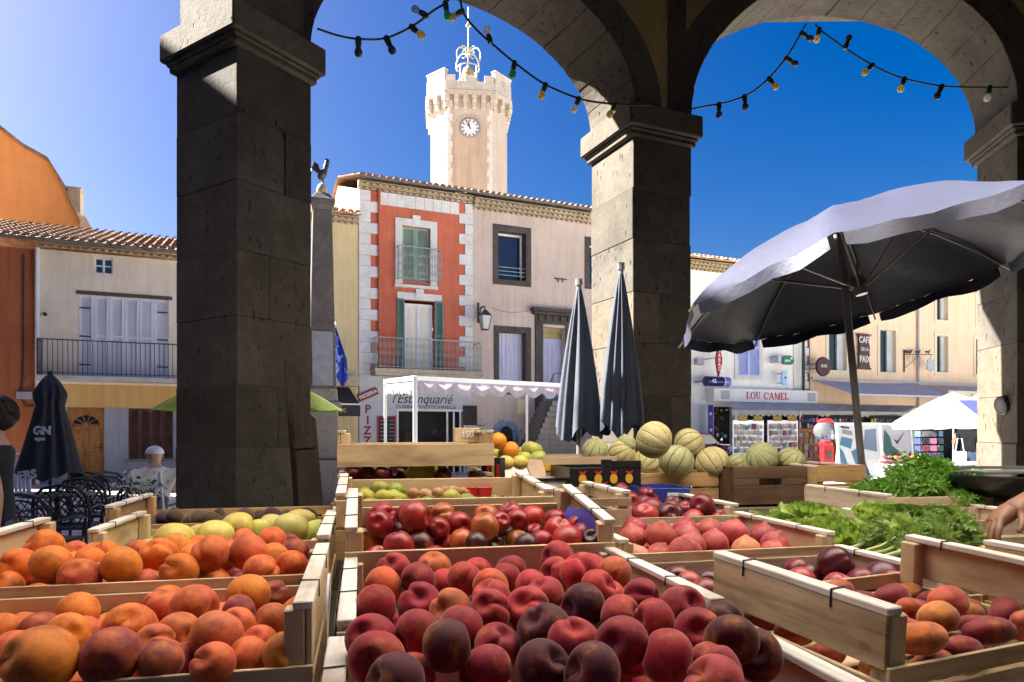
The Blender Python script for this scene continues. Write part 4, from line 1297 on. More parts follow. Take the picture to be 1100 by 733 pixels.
crate('m1', 'light wooden crate under the tallest melon heap', 1.19, 1.56, 2.78, 3.18, 1.311, 1.311, .14, tint=2, slats=2)
crate('m3', 'slatted pale crate with the wide gap, beside the dark brown crate', 1.93, 2.17, 2.60, 2.97, 1.346, 1.346, .16, tint=2, slats=2)
crate('p1', 'crate of curly parsley with a pale front board', 1.80, 2.28, 2.05, 2.5, 1.275, 1.262, .14, tint=1)
crate('g1', 'crate of dark leafy greens below the parsley', 1.60, 2.15, 1.72, 2.03, 1.235, 1.225, .12, tint=1)
# dark brown crate with a hand hole
t = thing('fruit_crate', 'dark brown old crate with an oval hand hole, holding melons', 'crate', S(1.745, 2.66, 1.175), PHI, 'open wooden fruit crates')
w, d, h = .355, .38, .165
mb = MB(); 
for x0, x1, z0, z1 in ((-w / 2, w / 2, 0, h * .5), (-w / 2, -.055, h * .5 + .001, h * .68), (.055, w / 2, h * .5 + .001, h * .68), (-w / 2, w / 2, h * .68 + .001, h)):
    mb.box(x0, x1, 0, .012, z0, z1)
mb.build('front_board', mold, t, bevel=.002)
mb = MB(); mb.box(-w / 2, w / 2, d - .012, d, 0, h); mb.build('side_board', mold, t)
for sx in (-1, 1):
    mb = MB(); mb.box(min(sx * w / 2, sx * (w / 2 - .012)), max(sx * w / 2, sx * (w / 2 - .012)), .0125, d - .0125, 0, h); mb.build('end_panel', mold, t, bevel=.002)
mb = MB(); mb.box(-w / 2 + .013, w / 2 - .013, .0125, d - .0125, 0, .008); mb.build('base_slats', mold, t)
CRATES['m2'] = (t, w, d, h, h)
# trestle tables below
mtab = woodmat('grey_table_boards', (.12, .10, .08), (.22, .18, .14), 'x')
for u0, u1, v0, v1, z, lb in ((-.05, 1.1, .4, 1.44, 1.07, 'front trestle table under the peach crates'), (1.13, 2.4, .6, 2.55, 1.06, 'trestle table under the celery and parsley crates'), (-.8, -.055, .8, 2.7, 1.10, 'trestle table under the apricot crates'), (-.05, 1.1, 1.45, 2.56, 1.13, 'trestle table under the nectarine and pear crates'), (.0, 2.35, 2.6, 3.3, 1.165, 'rear trestle table under the melons and apples')):
    c = S((u0 + u1) / 2, (v0 + v1) / 2, 0)
    t = thing('trestle_table', lb, 'table', c, PHI, 'trestle tables of the stall')
    a, b = (u1 - u0) / 2, (v1 - v0) / 2
    mb = MB(); mb.box(-a, a, -b, b, z - .03, z); mb.build('tabletop', mtab, t)
    for sx in (-1, 1):
        for sy in (-1, 1):
            mb = MB(); mb.box(sx * (a - .05) - .025, sx * (a - .05) + .025, sy * (b - .05) - .025, sy * (b - .05) + .025, .007, z - .031); mb.build('leg', mtab, t)

# ------------------------------------------------------------------ fruit
def blob(fn, nu=28, nv=18):
    mb = MB()
    vs, fs = [], []
    vs.append(fn(0, 0))
    for j in range(1, nv):
        for i in range(nu):
            vs.append(fn(PI * j / nv, 2 * PI * i / nu))
    vs.append(fn(PI, 0))
    for i in range(nu): fs.append((0, 1 + i, 1 + (i + 1) % nu))
    for j in range(nv - 2):
        for i in range(nu):
            a = 1 + j * nu; i2 = (i + 1) % nu
            fs.append((a + i, a + nu + i, a + nu + i2, a + i2))
    a = 1 + (nv - 2) * nu
    for i in range(nu): fs.append((a + i, len(vs) - 1, a + (i + 1) % nu))
    return mb.add(vs, fs)

def sph(th, ph, r, sx=1, sy=1, sz=1):
    return Vector((r * math.sin(th) * math.cos(ph) * sx, r * math.sin(th) * math.sin(ph) * sy, r * math.cos(th) * sz))

def adiff(a, b=0.0):
    return (a - b + PI) % (2 * PI) - PI

def peach(seed, dimple=.42, groove=.21, tip=0.0, sz=.93, lop=.075):
    q = random.Random(seed); p1, p2 = q.uniform(0, 6), q.uniform(0, 6)
    gd = groove * q.uniform(.6, 1.3)
    def fn(th, ph):
        g = abs(adiff(ph))
        r = 1 + lop * math.cos(ph - p1) * math.sin(th) + .03 * math.sin(2 * ph + p2) * math.sin(th) + .02 * math.cos(3 * th + p1)
        r -= gd * math.exp(-(g / .17) ** 2) * math.sin(th) ** .8 * (1 if th < PI * .85 else .4)
        r += .025 * math.exp(-((g - .5) / .3) ** 2) * math.sin(th)
        v = sph(th, ph, r, 1, 1, sz)
        v.z -= dimple * math.exp(-(th / .36) ** 2)
        if tip: v.z -= tip * math.exp(-((PI - th) / .24) ** 2)
        else: v.z += .05 * math.exp(-((PI - th) / .3) ** 2)
        return v
    return blob(fn, 36, 24)

def pear(th, ph):
    z = math.cos(th)
    r = math.sin(th) * (1 - .33 * max(0, z) ** 1.0 - .12 * math.exp(-((z - .65) / .25) ** 2))
    return Vector((r * math.cos(ph) * .86, r * math.sin(ph) * .86, z * 1.12 + (.12 if th == 0 else 0)))

def longpeach(seed):
    q = random.Random(seed); k = q.uniform(.15, .35)
    def fn(th, ph):
        v = sph(th, ph, 1 - .10 * math.exp(-((th - 1.5) / .6) ** 2) * (1 + math.cos(ph)) * .5, .72, .66, 1.28)
        v.x += k * v.z ** 2 * .35
        g = abs(adiff(ph, 2.4)); v.x *= 1 - .06 * math.exp(-(g / .25) ** 2); v.y *= 1 - .06 * math.exp(-(g / .25) ** 2)
        return v
    return blob(fn, 32, 22)

def melon(seed):
    q = random.Random(seed); n = 10
    def fn(th, ph):
        rib = abs(math.sin(ph * n / 2)) ** .5
        r = 1 - .045 * (1 - rib) * math.sin(th)
        v = sph(th, ph, r, 1, 1, .92)
        v.z -= .05 * math.exp(-(min(th, PI - th) / .16) ** 2) * (1 if th < 1.5 else -1)
        return v
    return blob(fn, 60, 20)

mpeach = fruitmat('peach_skin', (.60, .20, .03, 1), (.20, .15, .22, 1), .62, .30, .52, .86, spec=.22)
mnect = fruitmat('nectarine_skin', (.58, .15, .015, 1), (.22, .14, .16, 1), .30, .02, .56, .84, spec=.5)
mapri = fruitmat('apricot_skin', (.70, .19, .012, 1), (.34, .17, .22, 1), .56, .2, .45, .75, spec=.25)
mpoint = fruitmat('pointed_peach_skin', (.60, .24, .08, 1), (.34, .2, .22, 1), .5, .15, .6, .85)
mpear = fruitmat('pear_skin', (.42, .36, .06, 1), (.6, .55, .5, 1), .45, .05, .5, .8, mottle=120)
mkiwi = fruitmat('kiwi_skin', (.12, .08, .04, 1), (.5, .5, .5, 1), .9, .4)
mapple = fruitmat('apple_skin', (.45, .40, .07, 1), (.6, .65, .5, 1), .35, 0, .5, .8, mottle=120)
mstem = M('fruit_stem', (.05, .03, .015), rough=.9)

def melonmat():
    m, nt, bs = new_mat('charentais_rind')
    bs.inputs['Roughness'].default_value = .7
    tc = nt.nodes.new('ShaderNodeTexCoord')
    sx = nt.nodes.new('ShaderNodeSeparateXYZ'); nt.links.new(tc.outputs['Object'], sx.inputs[0])
    at = nt.nodes.new('ShaderNodeMath'); at.operation = 'ARCTAN2'; nt.links.new(sx.outputs[1], at.inputs[0]); nt.links.new(sx.outputs[0], at.inputs[1])
    mu = nt.nodes.new('ShaderNodeMath'); mu.operation = 'MULTIPLY'; mu.inputs[1].default_value = 5.0; nt.links.new(at.outputs[0], mu.inputs[0])
    v = coords(nt, (1, 1, 1), True)
    nz = noise(nt, v, 1.8, 4)
    ad = nt.nodes.new('ShaderNodeMath'); ad.operation = 'MULTIPLY_ADD'; ad.inputs[1].default_value = .7; nt.links.new(nz, ad.inputs[0]); nt.links.new(mu.outputs[0], ad.inputs[2])
    sn = nt.nodes.new('ShaderNodeMath'); sn.operation = 'SINE'; nt.links.new(ad.outputs[0], sn.inputs[0])
    ab = nt.nodes.new('ShaderNodeMath'); ab.operation = 'ABSOLUTE'; nt.links.new(sn.outputs[0], ab.inputs[0])
    stripe = ramp(nt, ab.outputs[0], [(.06, (1, 1, 1)), (.26, (0, 0, 0))])
    oi = nt.nodes.new('ShaderNodeObjectInfo')
    base = mixc(nt, 1.0, oi.outputs['Color'], ramp(nt, noise(nt, v, .9, 5), [(.3, (.72, .75, .62)), (.7, (1.1, 1.05, 1))]), 'MULTIPLY')
    net = ramp(nt, noise(nt, v, 9, 5, .7), [(.40, (.75, .78, .7)), (.6, (1.12, 1.08, 1.02))])
    base = mixc(nt, 1.0, base, net, 'MULTIPLY')
    col = mixc(nt, stripe, base, (.075, .11, .045))
    nt.links.new(col, bs.inputs['Base Color'])
    bump(nt, bs, noise(nt, v, 14, 5, .7), .3, .03)
    return m
mmel = melonmat()

def meshes(name, builders, mat):
    out = []
    for b in builders:
        o = b.build(name, mat, smooth=180)
        out.append(o.data); bpy.data.objects.remove(o)
    return out
FR = {
 'peach': (meshes('peach', [peach(i) for i in range(5)], mpeach), .036),
 'nectarine': (meshes('nectarine', [peach(i + 20,   .30, .13, lop=.05, sz=.98) for i in range(4)], mnect), .033),
 'apricot': (meshes('apricot', [peach(i + 40, .26, .20, lop=.06, sz=1.05) for i in range(5)], mapri), .029),
 'pointed_peach': (meshes('pointed_peach', [peach(i + 60, .12, .05, tip=.20, sz=.90) for i in range(4)], mpoint), .034),
 'pear': (meshes('pear', [blob(pear)], mpear), .034),
 'long_peach': (meshes('long_peach', [longpeach(i) for i in range(3)], mpeach), .040),
 'kiwi': (meshes('kiwi', [blob(lambda t, p: sph(t, p, 1, .85, .85, 1.15))], mkiwi), .027),
 'quince': (meshes('quince', [blob(lambda t, p: sph(t, p, 1 + .06 * math.cos(3 * p) * math.sin(t), .85, .85, 1.15)), peach(77, .1, .06, sz=1.1)], mpear), .040),
 'melon': (meshes('melon', [melon(i) for i in range(2)], mmel), .078),
 'apple': (meshes('apple', [peach(88, .26, .0, lop=.03, sz=.9)], mapple), .040),
 'orange': (meshes('orange', [blob(lambda t, p: sph(t, p, 1, 1, 1, .97))], fruitmat('orange_peel', (.75, .27, .02, 1), (.8, .7, .6, 1), .5, 0, .4, .8, mottle=300)), .042),
}
SHADE = {
 'peach': [('dark maroon', (.085, .009, .017), 3.4), ('crimson', (.33, .018, .030), 4), ('rose red', (.50, .040, .044), 3.2), ('orange cheeked', (.62, .12, .045), 1.4)],
 'nectarine': [('near black', (.06, .008, .012), 1.6), ('crimson', (.33, .015, .022), 4), ('scarlet', (.48, .035, .025), 3), ('orange mottled', (.50, .12, .025), 1.5)],
 'apricot': [('orange', (.72, .20, .03), 4), ('rosy orange', (.66, .135, .055), 4), ('purple flushed', (.30, .05, .05), 1.1), ('golden', (.74, .27, .04), 2)],
 'pointed_peach': [('pink', (.50, .085, .08), 4), ('deep pink', (.38, .04, .055), 3), ('cream cheeked', (.62, .25, .14), 1.3)],
 'pear': [('green', (.22, .27, .035), 4), ('yellow green', (.40, .38, .05), 2)],
 'long_peach': [('amber', (.60, .21, .045), 2), ('dark red', (.22, .018, .025), 2.2), ('red and amber', (.48, .08, .035), 2)],
 'kiwi': [('brown', (.075, .05, .03), 2), ('purple brown', (.06, .035, .045), 1)],
 'quince': [('yellow', (.62, .52, .13), 3), ('green yellow', (.36, .38, .06), 1)],
 'melon': [('straw coloured', (.58, .50, .28), 3), ('grey green', (.44, .44, .25), 2)],
 'apple': [('pale green', (.40, .44, .08), 2), ('yellow green', (.46, .43, .07), 1)],
 'orange': [('bright', (.75, .26, .015), 1)],
 'fig': [('dark', (.05, .02, .03), 1)],
}
FR['plum'] = (FR['nectarine'][0], .030); SHADE['plum'] = [('dark maroon', (.085, .010, .02), 3), ('wine red', (.22, .018, .03), 3), ('rose', (.40, .05, .055), 2.2)]

def relax(pts, rad, fixed_z=None, it=60, lim=None, fac=.95):
    p = np.array(pts, float); r = np.array(rad); p0 = p.copy()
    for k in range(it):
        d = p[:, None, :] - p[None, :, :]
        L = np.sqrt((d ** 2).sum(-1)) + 1e-9
        ov = fac * (r[:, None] + r[None, :]) - L
        np.fill_diagonal(ov, -1)
        m = ov > 0
        push = np.where(m, ov * .5, 0)[:, :, None] * d / L[:, :, None]
        p += push.sum(1) * np.array([.5, .5, .3])
        if lim is not None: p = lim(p, r)
        p += (p0 - p) * .02
    return p

NFR = [0]
def heap(kind, where, group, seeds, D0, D1, key, floor=None, r0=None, fill=True, seed=1, rrange=(.82, 1.2), third=True, shades=None, upright=None, name=None, fillmax=60, rows=None):
    """seeds: photo pixel centre and diameter of each fruit seen; its depth follows from the heap's surface
    (drop below the eye D0 at its near edge row, D1 at its far edge row); hidden fruit fills the crate below."""
    q = random.Random(seed)
    ms, rad = FR[kind]; rad = r0 or rad
    pts, rr = [], []
    (ya, da), (yb, db) = D0, D1
    for s in seeds:
        x, y, dm = s[:3]
        f = max(-.15, min(1.15, (y - ya) / (yb - ya)))
        D = da + (db - da) * f
        Ys = D * F / max(12, (y - HY))
        Yd = 2 * rad * F / dm
        Y = Ys * .72 + Yd * .28 if abs(Yd - Ys) < .35 * Ys else Ys
        r = max(rrange[0] * rad, min(rrange[1] * rad, dm * Y / F / 2))
        pts.append(P(x, y, Y)); rr.append(r)
    nv = len(pts)
    rt, w, d, h, hb = CRATES[key] if isinstance(key, str) else CRATES[key[0]]
    mats = [rt.matrix_basis] if True else None
    mi = rt.matrix_basis.inverted()
    inner = []
    keys = [key] if isinstance(key, str) else list(key)
    boxes = []
    for kk in keys:
        r_, w_, d_, h_, hb_ = CRATES[kk]
        boxes.append((np.array(r_.matrix_basis.inverted()), np.array(r_.matrix_basis), w_, d_, hb_))
    if fill:
        for (inv, mat, w_, d_, hb_) in boxes:
            z0 = max(.01 + rad, hb_ - .055 if floor is None else floor)
            nx, ny = int(w_ / (rad * 2.0)), int(d_ / (rad * 2.0))
            for layer in range(2):
                for i in range(nx):
                    for j in range(ny):
                        x = -w_ / 2 + .03 + (i + .5 + (layer % 2) * .3) * (w_ - .06) / nx + q.uniform(-.006, .006)
                        y = .01 + (j + .5 + (layer % 2) * .3) * (d_ - .02) / ny + q.uniform(-.006, .006)
                        z = z0 + layer * rad * 1.35 - .03
                        wp = Vector((mat @ np.array([x, y, z, 1]))[:3])
                        if all((wp - p).length > 1.75 * rad for p in pts) and len(pts) - nv < fillmax:
                            pts.append(wp); rr.append(rad * q.uniform(.88, 1.02))
    def lim(p, r):
        # keep every fruit inside the end panels and boards (or above the boards it is heaped over)
        best = None
        for (inv, mat, w_, d_, hb_) in boxes[:1] if len(boxes) == 1 else []:
            h_ = np.c_[p, np.ones(len(p))] @ inv.T
            h_[:, 0] = np.clip(h_[:, 0], -w_ / 2 + .012 + r, w_ / 2 - .012 - r)
            lo = np.where(h_[:, 2] - r * .3 < hb_, r * .95, r * .1); 
            h_[:, 1] = np.clip(h_[:, 1], lo, d_ - lo)
            h_[:, 2] = np.maximum(h_[:, 2], r + .006)
            p = (h_ @ mat.T)[:, :3]
        if len(boxes) > 1:
            (inv, mat, w_, d_, hb_) = boxes[0]
            dd_ = sum(b[3] for b in boxes) + .02
            h_ = np.c_[p, np.ones(len(p))] @ inv.T
            h_[:, 0] = np.clip(h_[:, 0], -w_ / 2 + .02 + r, w_ / 2 - .02 - np.where(h_[:, 2] > hb_ + .03, .2 * r, r))
            h_[:, 1] = np.clip(h_[:, 1], r * .9, dd_ - r * .9)
            p = (h_ @ mat.T)[:, :3]
        return p
    p = relax(pts, rr, lim=lim)
    inv, mat, w_, d_, hb_ = boxes[0]
    dtot = sum(b[3] for b in boxes)
    sh = SHADE[kind] if shades is None else shades
    wts = [s[2] for s in sh]
    nm = name or kind
    for i in range(len(p)):
        s = sh[q.choices(range(len(sh)), wts)[0]]
        if i < nv and len(seeds[i]) > 3: s = sh[seeds[i][3]]
        o = bpy.data.objects.new(nm, ms[q.randrange(len(ms))]); COL.objects.link(o)
        o.location = p[i]
        if upright == 'tip':
            e = Euler((PI + q.uniform(-.5, .35), q.uniform(-.35, .35), q.uniform(0, 6.28)))
            o.rotation_euler = e
        elif upright == 'stem':
            o.rotation_euler = (q.uniform(-.4, .4), q.uniform(-.4, .4), q.uniform(0, 6.28))
        elif upright == 'lie':
            o.rotation_euler = (PI / 2 + q.uniform(-.25, .25), q.uniform(-.6, .6), PHI + PI / 2 + q.uniform(-.6, .6))
        else:
            if q.random() < .6:
                ax = Vector((q.gauss(-.15, .7), q.gauss(-.75, .55), q.gauss(.55, .5))).normalized()
                o.rotation_mode = 'QUATERNION'
                o.rotation_quaternion = ax.to_track_quat('Z', 'Y') @ Euler((0, 0, q.uniform(0, 6.28))).to_quaternion()
            else:
                o.rotation_euler = (q.uniform(0, 6.28), q.uniform(0, 3.14), q.uniform(0, 6.28))
        k = rr[i]
        o.scale = (k, k, k)
        j = [q.uniform(.85, 1.15) for _ in range(3)]
        o.color = (s[1][0] * j[0], s[1][1] * j[1], s[1][2] * j[2], 1)
        hl = inv @ np.array([*p[i], 1])
        fx, fy = hl[0] / w_ + .5, hl[1] / dtot
        side = 'left end' if fx < .28 else 'middle' if fx < .72 else 'right end'
        row = 'front' if fy < .33 else 'centre' if fy < .67 else 'back'
        kindw = nm.replace('_', ' ')
        lb = f'{s[0]} {kindw} {where}, {row}, {side}' if i < nv else f'{s[0]} {kindw} low {where}, {row}, {side}'
        tag(o, lb, kindw, group)
        NFR[0] += 1
def zs(lst, ox, oy, k):
    return [(ox + s[0] / k, oy + s[1] / k, s[2] / k, *s[3:]) for s in lst]

c1 = zs([(258,182,125,2),(412,172,130,3),(572,190,115,2),(710,185,120,1),(225,245,150,3),(347,222,120,1),(455,240,130,2),(525,217,120,2),(632,255,115,3),(690,222,125,1),(785,250,110,2),(880,140,135,2),(885,205,130,2),(1000,205,160,2),(1040,260,130,2),(190,320,165,1),(380,315,165,1),(500,330,170,3),(588,305,110,2),(650,330,140,2),(740,335,185,2),(865,290,110,2),(945,315,175,0),(515,410,190,1),(825,420,210,0),(650,470,180,1),(320,435,165,1),(190,440,110,1),(210,525,175,1),(440,500,185,0),(350,570,210,2),(595,560,205,1),(840,550,210,0),(265,610,190,0),(1015,570,190,0),(1030,480,140,1)], 350, 560, 3.548) + \
     zs([(120,180,165,2),(175,250,150,2),(225,185,110,3),(285,350,190,2),(360,300,90,1),(495,320,205,1),(330,490,215,2),(450,530,190,1),(150,490,150,1),(580,440,150,1),(655,470,140,0),(690,400,170,0),(840,520,215,0),(670,570,240,1),(660,650,230,2),(165,590,240,0),(440,420,110,1)], 600, 570, 3.93)
heap('peach', 'in the big central peach heap', 'peaches heaped in the two front crates', c1, (735, .238), (600, .252), ('c1a', 'c1b'), seed=3, fillmax=90, floor=.085)
c2 = zs([(240,463,112,1),(290,450,85,1),(222,530,95,3),(345,490,100,0),(320,538,125,1),(410,432,130,2),(345,445,85,1),(495,408,100,3),(410,522,105,0),(475,507,95,1),(520,540,95,2),(565,455,105,1),(585,517,105,3),(655,472,115,3),(715,455,75,1),(690,517,98,0),(760,475,90,0),(790,440,65,1),(790,512,95,3),(840,425,100,2),(862,492,92,1),(905,432,85,0),(915,522,75,1),(945,435,75,1),(970,485,118,2),(1050,462,75,1),(1070,508,85,0),(985,532,125,2),(1035,490,70,1),(465,468,75,1),(845,532,85,0),(630,535,85,0)], 340, 440, 3.667)
heap('nectarine', 'in the tipped crate of red nectarines', 'nectarines in the tipped crate', c2, (592, .255), (550, .204), 'c2', seed=5, fillmax=40, floor=.085)
l1 = [(x, y, d, *r) for x, y, d, *r in zs([(205,395,205,1),(445,345,190,0),(300,540,230,1),(545,480,170,1),(575,350,150,2),(100,540,190,1),(130,640,190,2),(490,640,200,1),(290,690,170,1),(440,475,100,1),(460,565,120,1),(650,660,140,0),(420,400,100,2)], 160, 560, 4.238) + zs([(455,325,230,0),(235,430,170,2),(375,460,250,3),(250,610,400,0),(100,560,240,1),(640,590,340,2),(820,410,300,0),(890,670,190,2),(960,500,150,1),(20,440,120,0)], 0, 600, 5.511)]
heap('apricot', 'in the nearest apricot crate', 'apricots in the nearest apricot crate', l1, (720, .290), (640, .296), 'l1', r0=.031, seed=8, rrange=(.85, 1.35), fillmax=75, floor=.05)
l2 = zs([(145,150,128,0),(55,205,118,0),(195,205,138,0),(290,195,100,0),(300,238,92,1),(170,268,140,1),(285,265,95,0),(25,270,105,0),(100,245,85,2),(400,212,122,0),(510,174,112,0),(565,150,92,0),(630,142,75,0),(455,252,100,1),(580,227,115,0),(675,192,118,1),(730,172,92,1),(690,245,95,1),(620,175,92,0),(790,162,122,1),(870,127,92,1),(870,180,97,0),(830,227,110,1),(930,200,100,1),(945,217,82,1),(940,162,92,2),(930,122,65,2),(780,122,82,1),(755,235,75,2),(515,237,82,1),(700,147,82,1),(440,162,82,1),(340,165,80,0),(240,160,80,1)], 0, 540, 2.973)
heap('apricot', 'in the second apricot crate', 'apricots in the second apricot crate', l2, (630, .294), (580, .262), 'l2', r0=.030, seed=9, fillmax=50, floor=.06)
l3 = zs([(550,118,112),(690,102,105),(760,72,92),(820,87,75),(870,70,75),(930,80,110),(960,57,90),(1010,90,80),(640,110,80)], 0, 540, 2.973)
heap('quince', 'in the crate behind the apricots', 'yellow quinces', l3, (580, .284), (562, .278), 'l3', r0=.036, seed=10, fillmax=20, upright='lie')
l4 = zs([(520,52,55),(570,47,62),(630,52,62),(675,57,62),(735,57,55),(780,44,62),(875,44,62),(920,47,55),(985,40,55),(700,44,50),(830,46,55),(595,62,55)], 0, 540, 2.973)
heap('kiwi', 'in the crate behind the apricots', 'brown kiwis', l4, (560, .29), (548, .288), 'l4', r0=.029, seed=11, fillmax=16)
c6 = zs([(180,362,80),(190,345,62),(225,345,70),(265,345,62),(240,367,72),(285,357,72),(280,380,92),(335,367,72),(270,407,92),(285,430,80),(365,392,92),(368,427,102),(440,392,82),(455,412,87),(470,432,102),(560,402,97),(565,432,92),(660,432,87),(410,367,62),(450,372,72),(330,347,52),(500,395,70),(630,415,70)], 600, 440, 3.665)
heap('plum', 'in the tray before the melons', 'small dark peaches before the melons', c6, (560, .277), (535, .241), 'c6', r0=.034, seed=12, fillmax=26, name='dark_peach', rrange=(.85, 1.15))
c5 = zs([(300,482,112,1),(300,517,112,0),(310,552,92,0),(320,582,82,2),(400,492,107,1),(405,522,117,0),(405,562,100,1),(405,585,112,0),(500,477,107,1),(515,517,112,0),(520,547,112,0),(520,577,127,0),(600,482,102,0),(615,512,97,1),(630,547,107,0),(640,577,97,0),(690,475,82,1),(715,507,117,0),(740,542,102,1),(745,567,112,2),(815,502,107,1),(845,537,112,0),(850,562,112,0),(950,552,92,0),(900,520,80,1)], 600, 440, 3.665)
heap('pointed_peach', 'in the tray of pointed peaches', 'pointed peaches in their tray', c5, (600, .305), (567, .281), 'c5', r0=.035, seed=13, fillmax=22, upright='tip', rrange=(.85, 1.15))
c8 = zs([(40,195,112),(200,207,170),(425,227,170),(245,250,140),(240,272,130),(470,255,110),(60,240,150),(130,215,110),(330,240,100)], 850, 570, 4.4) + zs([(505,207,132),(620,227,95),(635,272,65),(560,235,90)], 600, 570, 3.93)
heap('plum', 'in the half hidden nectarine crate', 'dark nectarines in the half hidden crate', c8, (632, .294), (610, .308), 'c8', r0=.035, seed=14, fillmax=30, name='dark_nectarine')
c7 = zs([(750,345,230,2),(885,335,150,1),(720,460,240,0),(610,550,240,0),(545,388,130,2),(520,440,110,2),(930,462,190,1),(1000,382,190,1),(1085,440,130,2),(1035,322,150,0),(990,545,210,1),(850,560,210,1),(710,615,200,1),(510,470,120,2)], 850, 570, 4.4)
heap('long_peach', 'in the planked end crate', 'long peaches in the crate with the planked end', c7, (700, .272), (645, .282), 'c7', r0=.032, seed=15, fillmax=24, upright='lie', rrange=(.9, 1.4))
c3 = zs([(250,310,75,0),(195,322,65,0),(318,318,60,0),(225,382,88,0),(300,350,85,1),(320,382,85,0),(390,372,72,0),(440,377,62,0),(205,347,65,1),(560,382,72,0),(590,362,82,0),(540,345,60,1),(270,350,60,1)], 340, 440, 3.667)
heap('pear', 'in the crate of green fruit', 'green pears', c3, (548, .203), (518, .157), 'c3', r0=.031, seed=16, fillmax=0, upright='lie')
c3b = zs([(640,382,50),(685,380,50),(720,377,50),(755,382,45),(660,360,45),(700,355,45),(740,360,42),(625,365,42)], 340, 440, 3.667)
heap('pear', 'heaped beside the pears', 'small green figs', c3b, (545, .198), (535, .185), 'c3', r0=.020, seed=17, fill=False, name='green_fig', shades=[('green', (.12, .2, .03), 1), ('dark green', (.05, .09, .02), 1)])
c3c = zs([(430,332,50),(480,328,45),(510,322,55),(385,330,45),(455,345,50),(540,320,40),(575,325,40)], 340, 440, 3.667)
heap('pear', 'at the back of the green fruit', 'tan shallots at the back of the pear crate', c3c, (532, .180), (525, .170), 'c3', r0=.022, seed=18, fill=False, name='shallot', shades=[('tan', (.45, .27, .12), 1), ('rusty', (.38, .16, .07), 1)], upright='lie')
c4 = zs([(130,252,75),(200,257,75),(262,257,70),(322,257,70),(500,262,50)], 340, 440, 3.667)
heap('plum', 'under the stacked empty crate', 'dark fruit under the stacked crate', c4, (512, .150), (505, .142), 'c4', r0=.034, seed=19, fillmax=12, name='dark_plum')
c4b = zs([(420,243,120),(330,235,70)], 340, 440, 3.667)
heap('quince', 'under the stacked empty crate', 'yellow fruit under the stacked crate', c4b, (512, .150), (500, .130), 'c4', r0=.045, seed=20, fill=False, upright='lie', name='yellow_melon')

# melons, each placed
MEL = [(375,120,150,0,'topmost big ribbed melon crowning the heap'), (515,135,125,0,'ribbed melon beside the topmost one, on its right'), (465,205,140,1,'green striped melon at the front below the topmost one'), (340,215,115,0,'yellowish melon at the left front of the heap'), (605,210,135,0,'melon with a large brown scar on its rind'),
       (265,140,85,1,'smaller pale melon behind the topmost one, to its left'), (250,172,112,0,'pale melon left of the topmost one'), (145,160,105,1,'far melon alone behind the black box'), (700,212,75,1,'small melon between the scarred one and the brown crate'), (800,192,132,1,'large grey green melon in the dark brown crate'), (775,217,125,1,'melon in front in the dark brown crate'), (915,202,112,1,'darker ribbed melon at the far end of the crates')]
mq_ = random.Random(4)
for (x, y, dm, s, lb) in MEL:
    px, py, dp = 600 + x / 3.665, 440 + y / 3.665, dm / 3.665
    r = .076 * mq_.uniform(.97, 1.03) * (1.0 if dm > 90 else .85)
    Y = 2 * r * F / dp
    Y = max(2.75, min(3.2, Y)); r = dp * Y / F / 2
    o = bpy.data.objects.new('melon', FR['melon'][0][0]); COL.objects.link(o)
    o.location = P(px, py, Y); o.scale = (r, r, r)
    o.rotation_euler = (mq_.uniform(-1.2, -.5), mq_.uniform(-.6, .6), mq_.uniform(0, 6)) if s == 0 else (mq_.uniform(.3, 1.4), mq_.uniform(-.5, .5), mq_.uniform(0, 6))
    c = SHADE['melon'][s][1]; o.color = (*c, 1)
    tag(o, lb, 'melon', 'melons on the heap')
# ------------------------------------------------------------------ parasols
mnavy = fabric('navy_parasol_cloth', (.012, .015, .040), (.009, .011, .031), .0, .55, .04)
mnavyg = fabric('faded_navy_cloth', (.022, .031, .054), (.013, .019, .035), .0)
mcharc = fabric('charcoal_parasol_cloth', (.03, .03, .036), (.02, .02, .026), .04)
mlime = fabric('lime_parasol_cloth', (.24, .31, .012), (.18, .25, .008), .3)
mwhitec = fabric('white_parasol_cloth', (.60, .59, .57), (.54, .53, .51), .3)
mpole = M('grey_pole', (.15, .145, .14), (.22, .21, .2), .4, 6, metal=.3)
mwpole = M('white_pole', (.70, .70, .70), rough=.4)

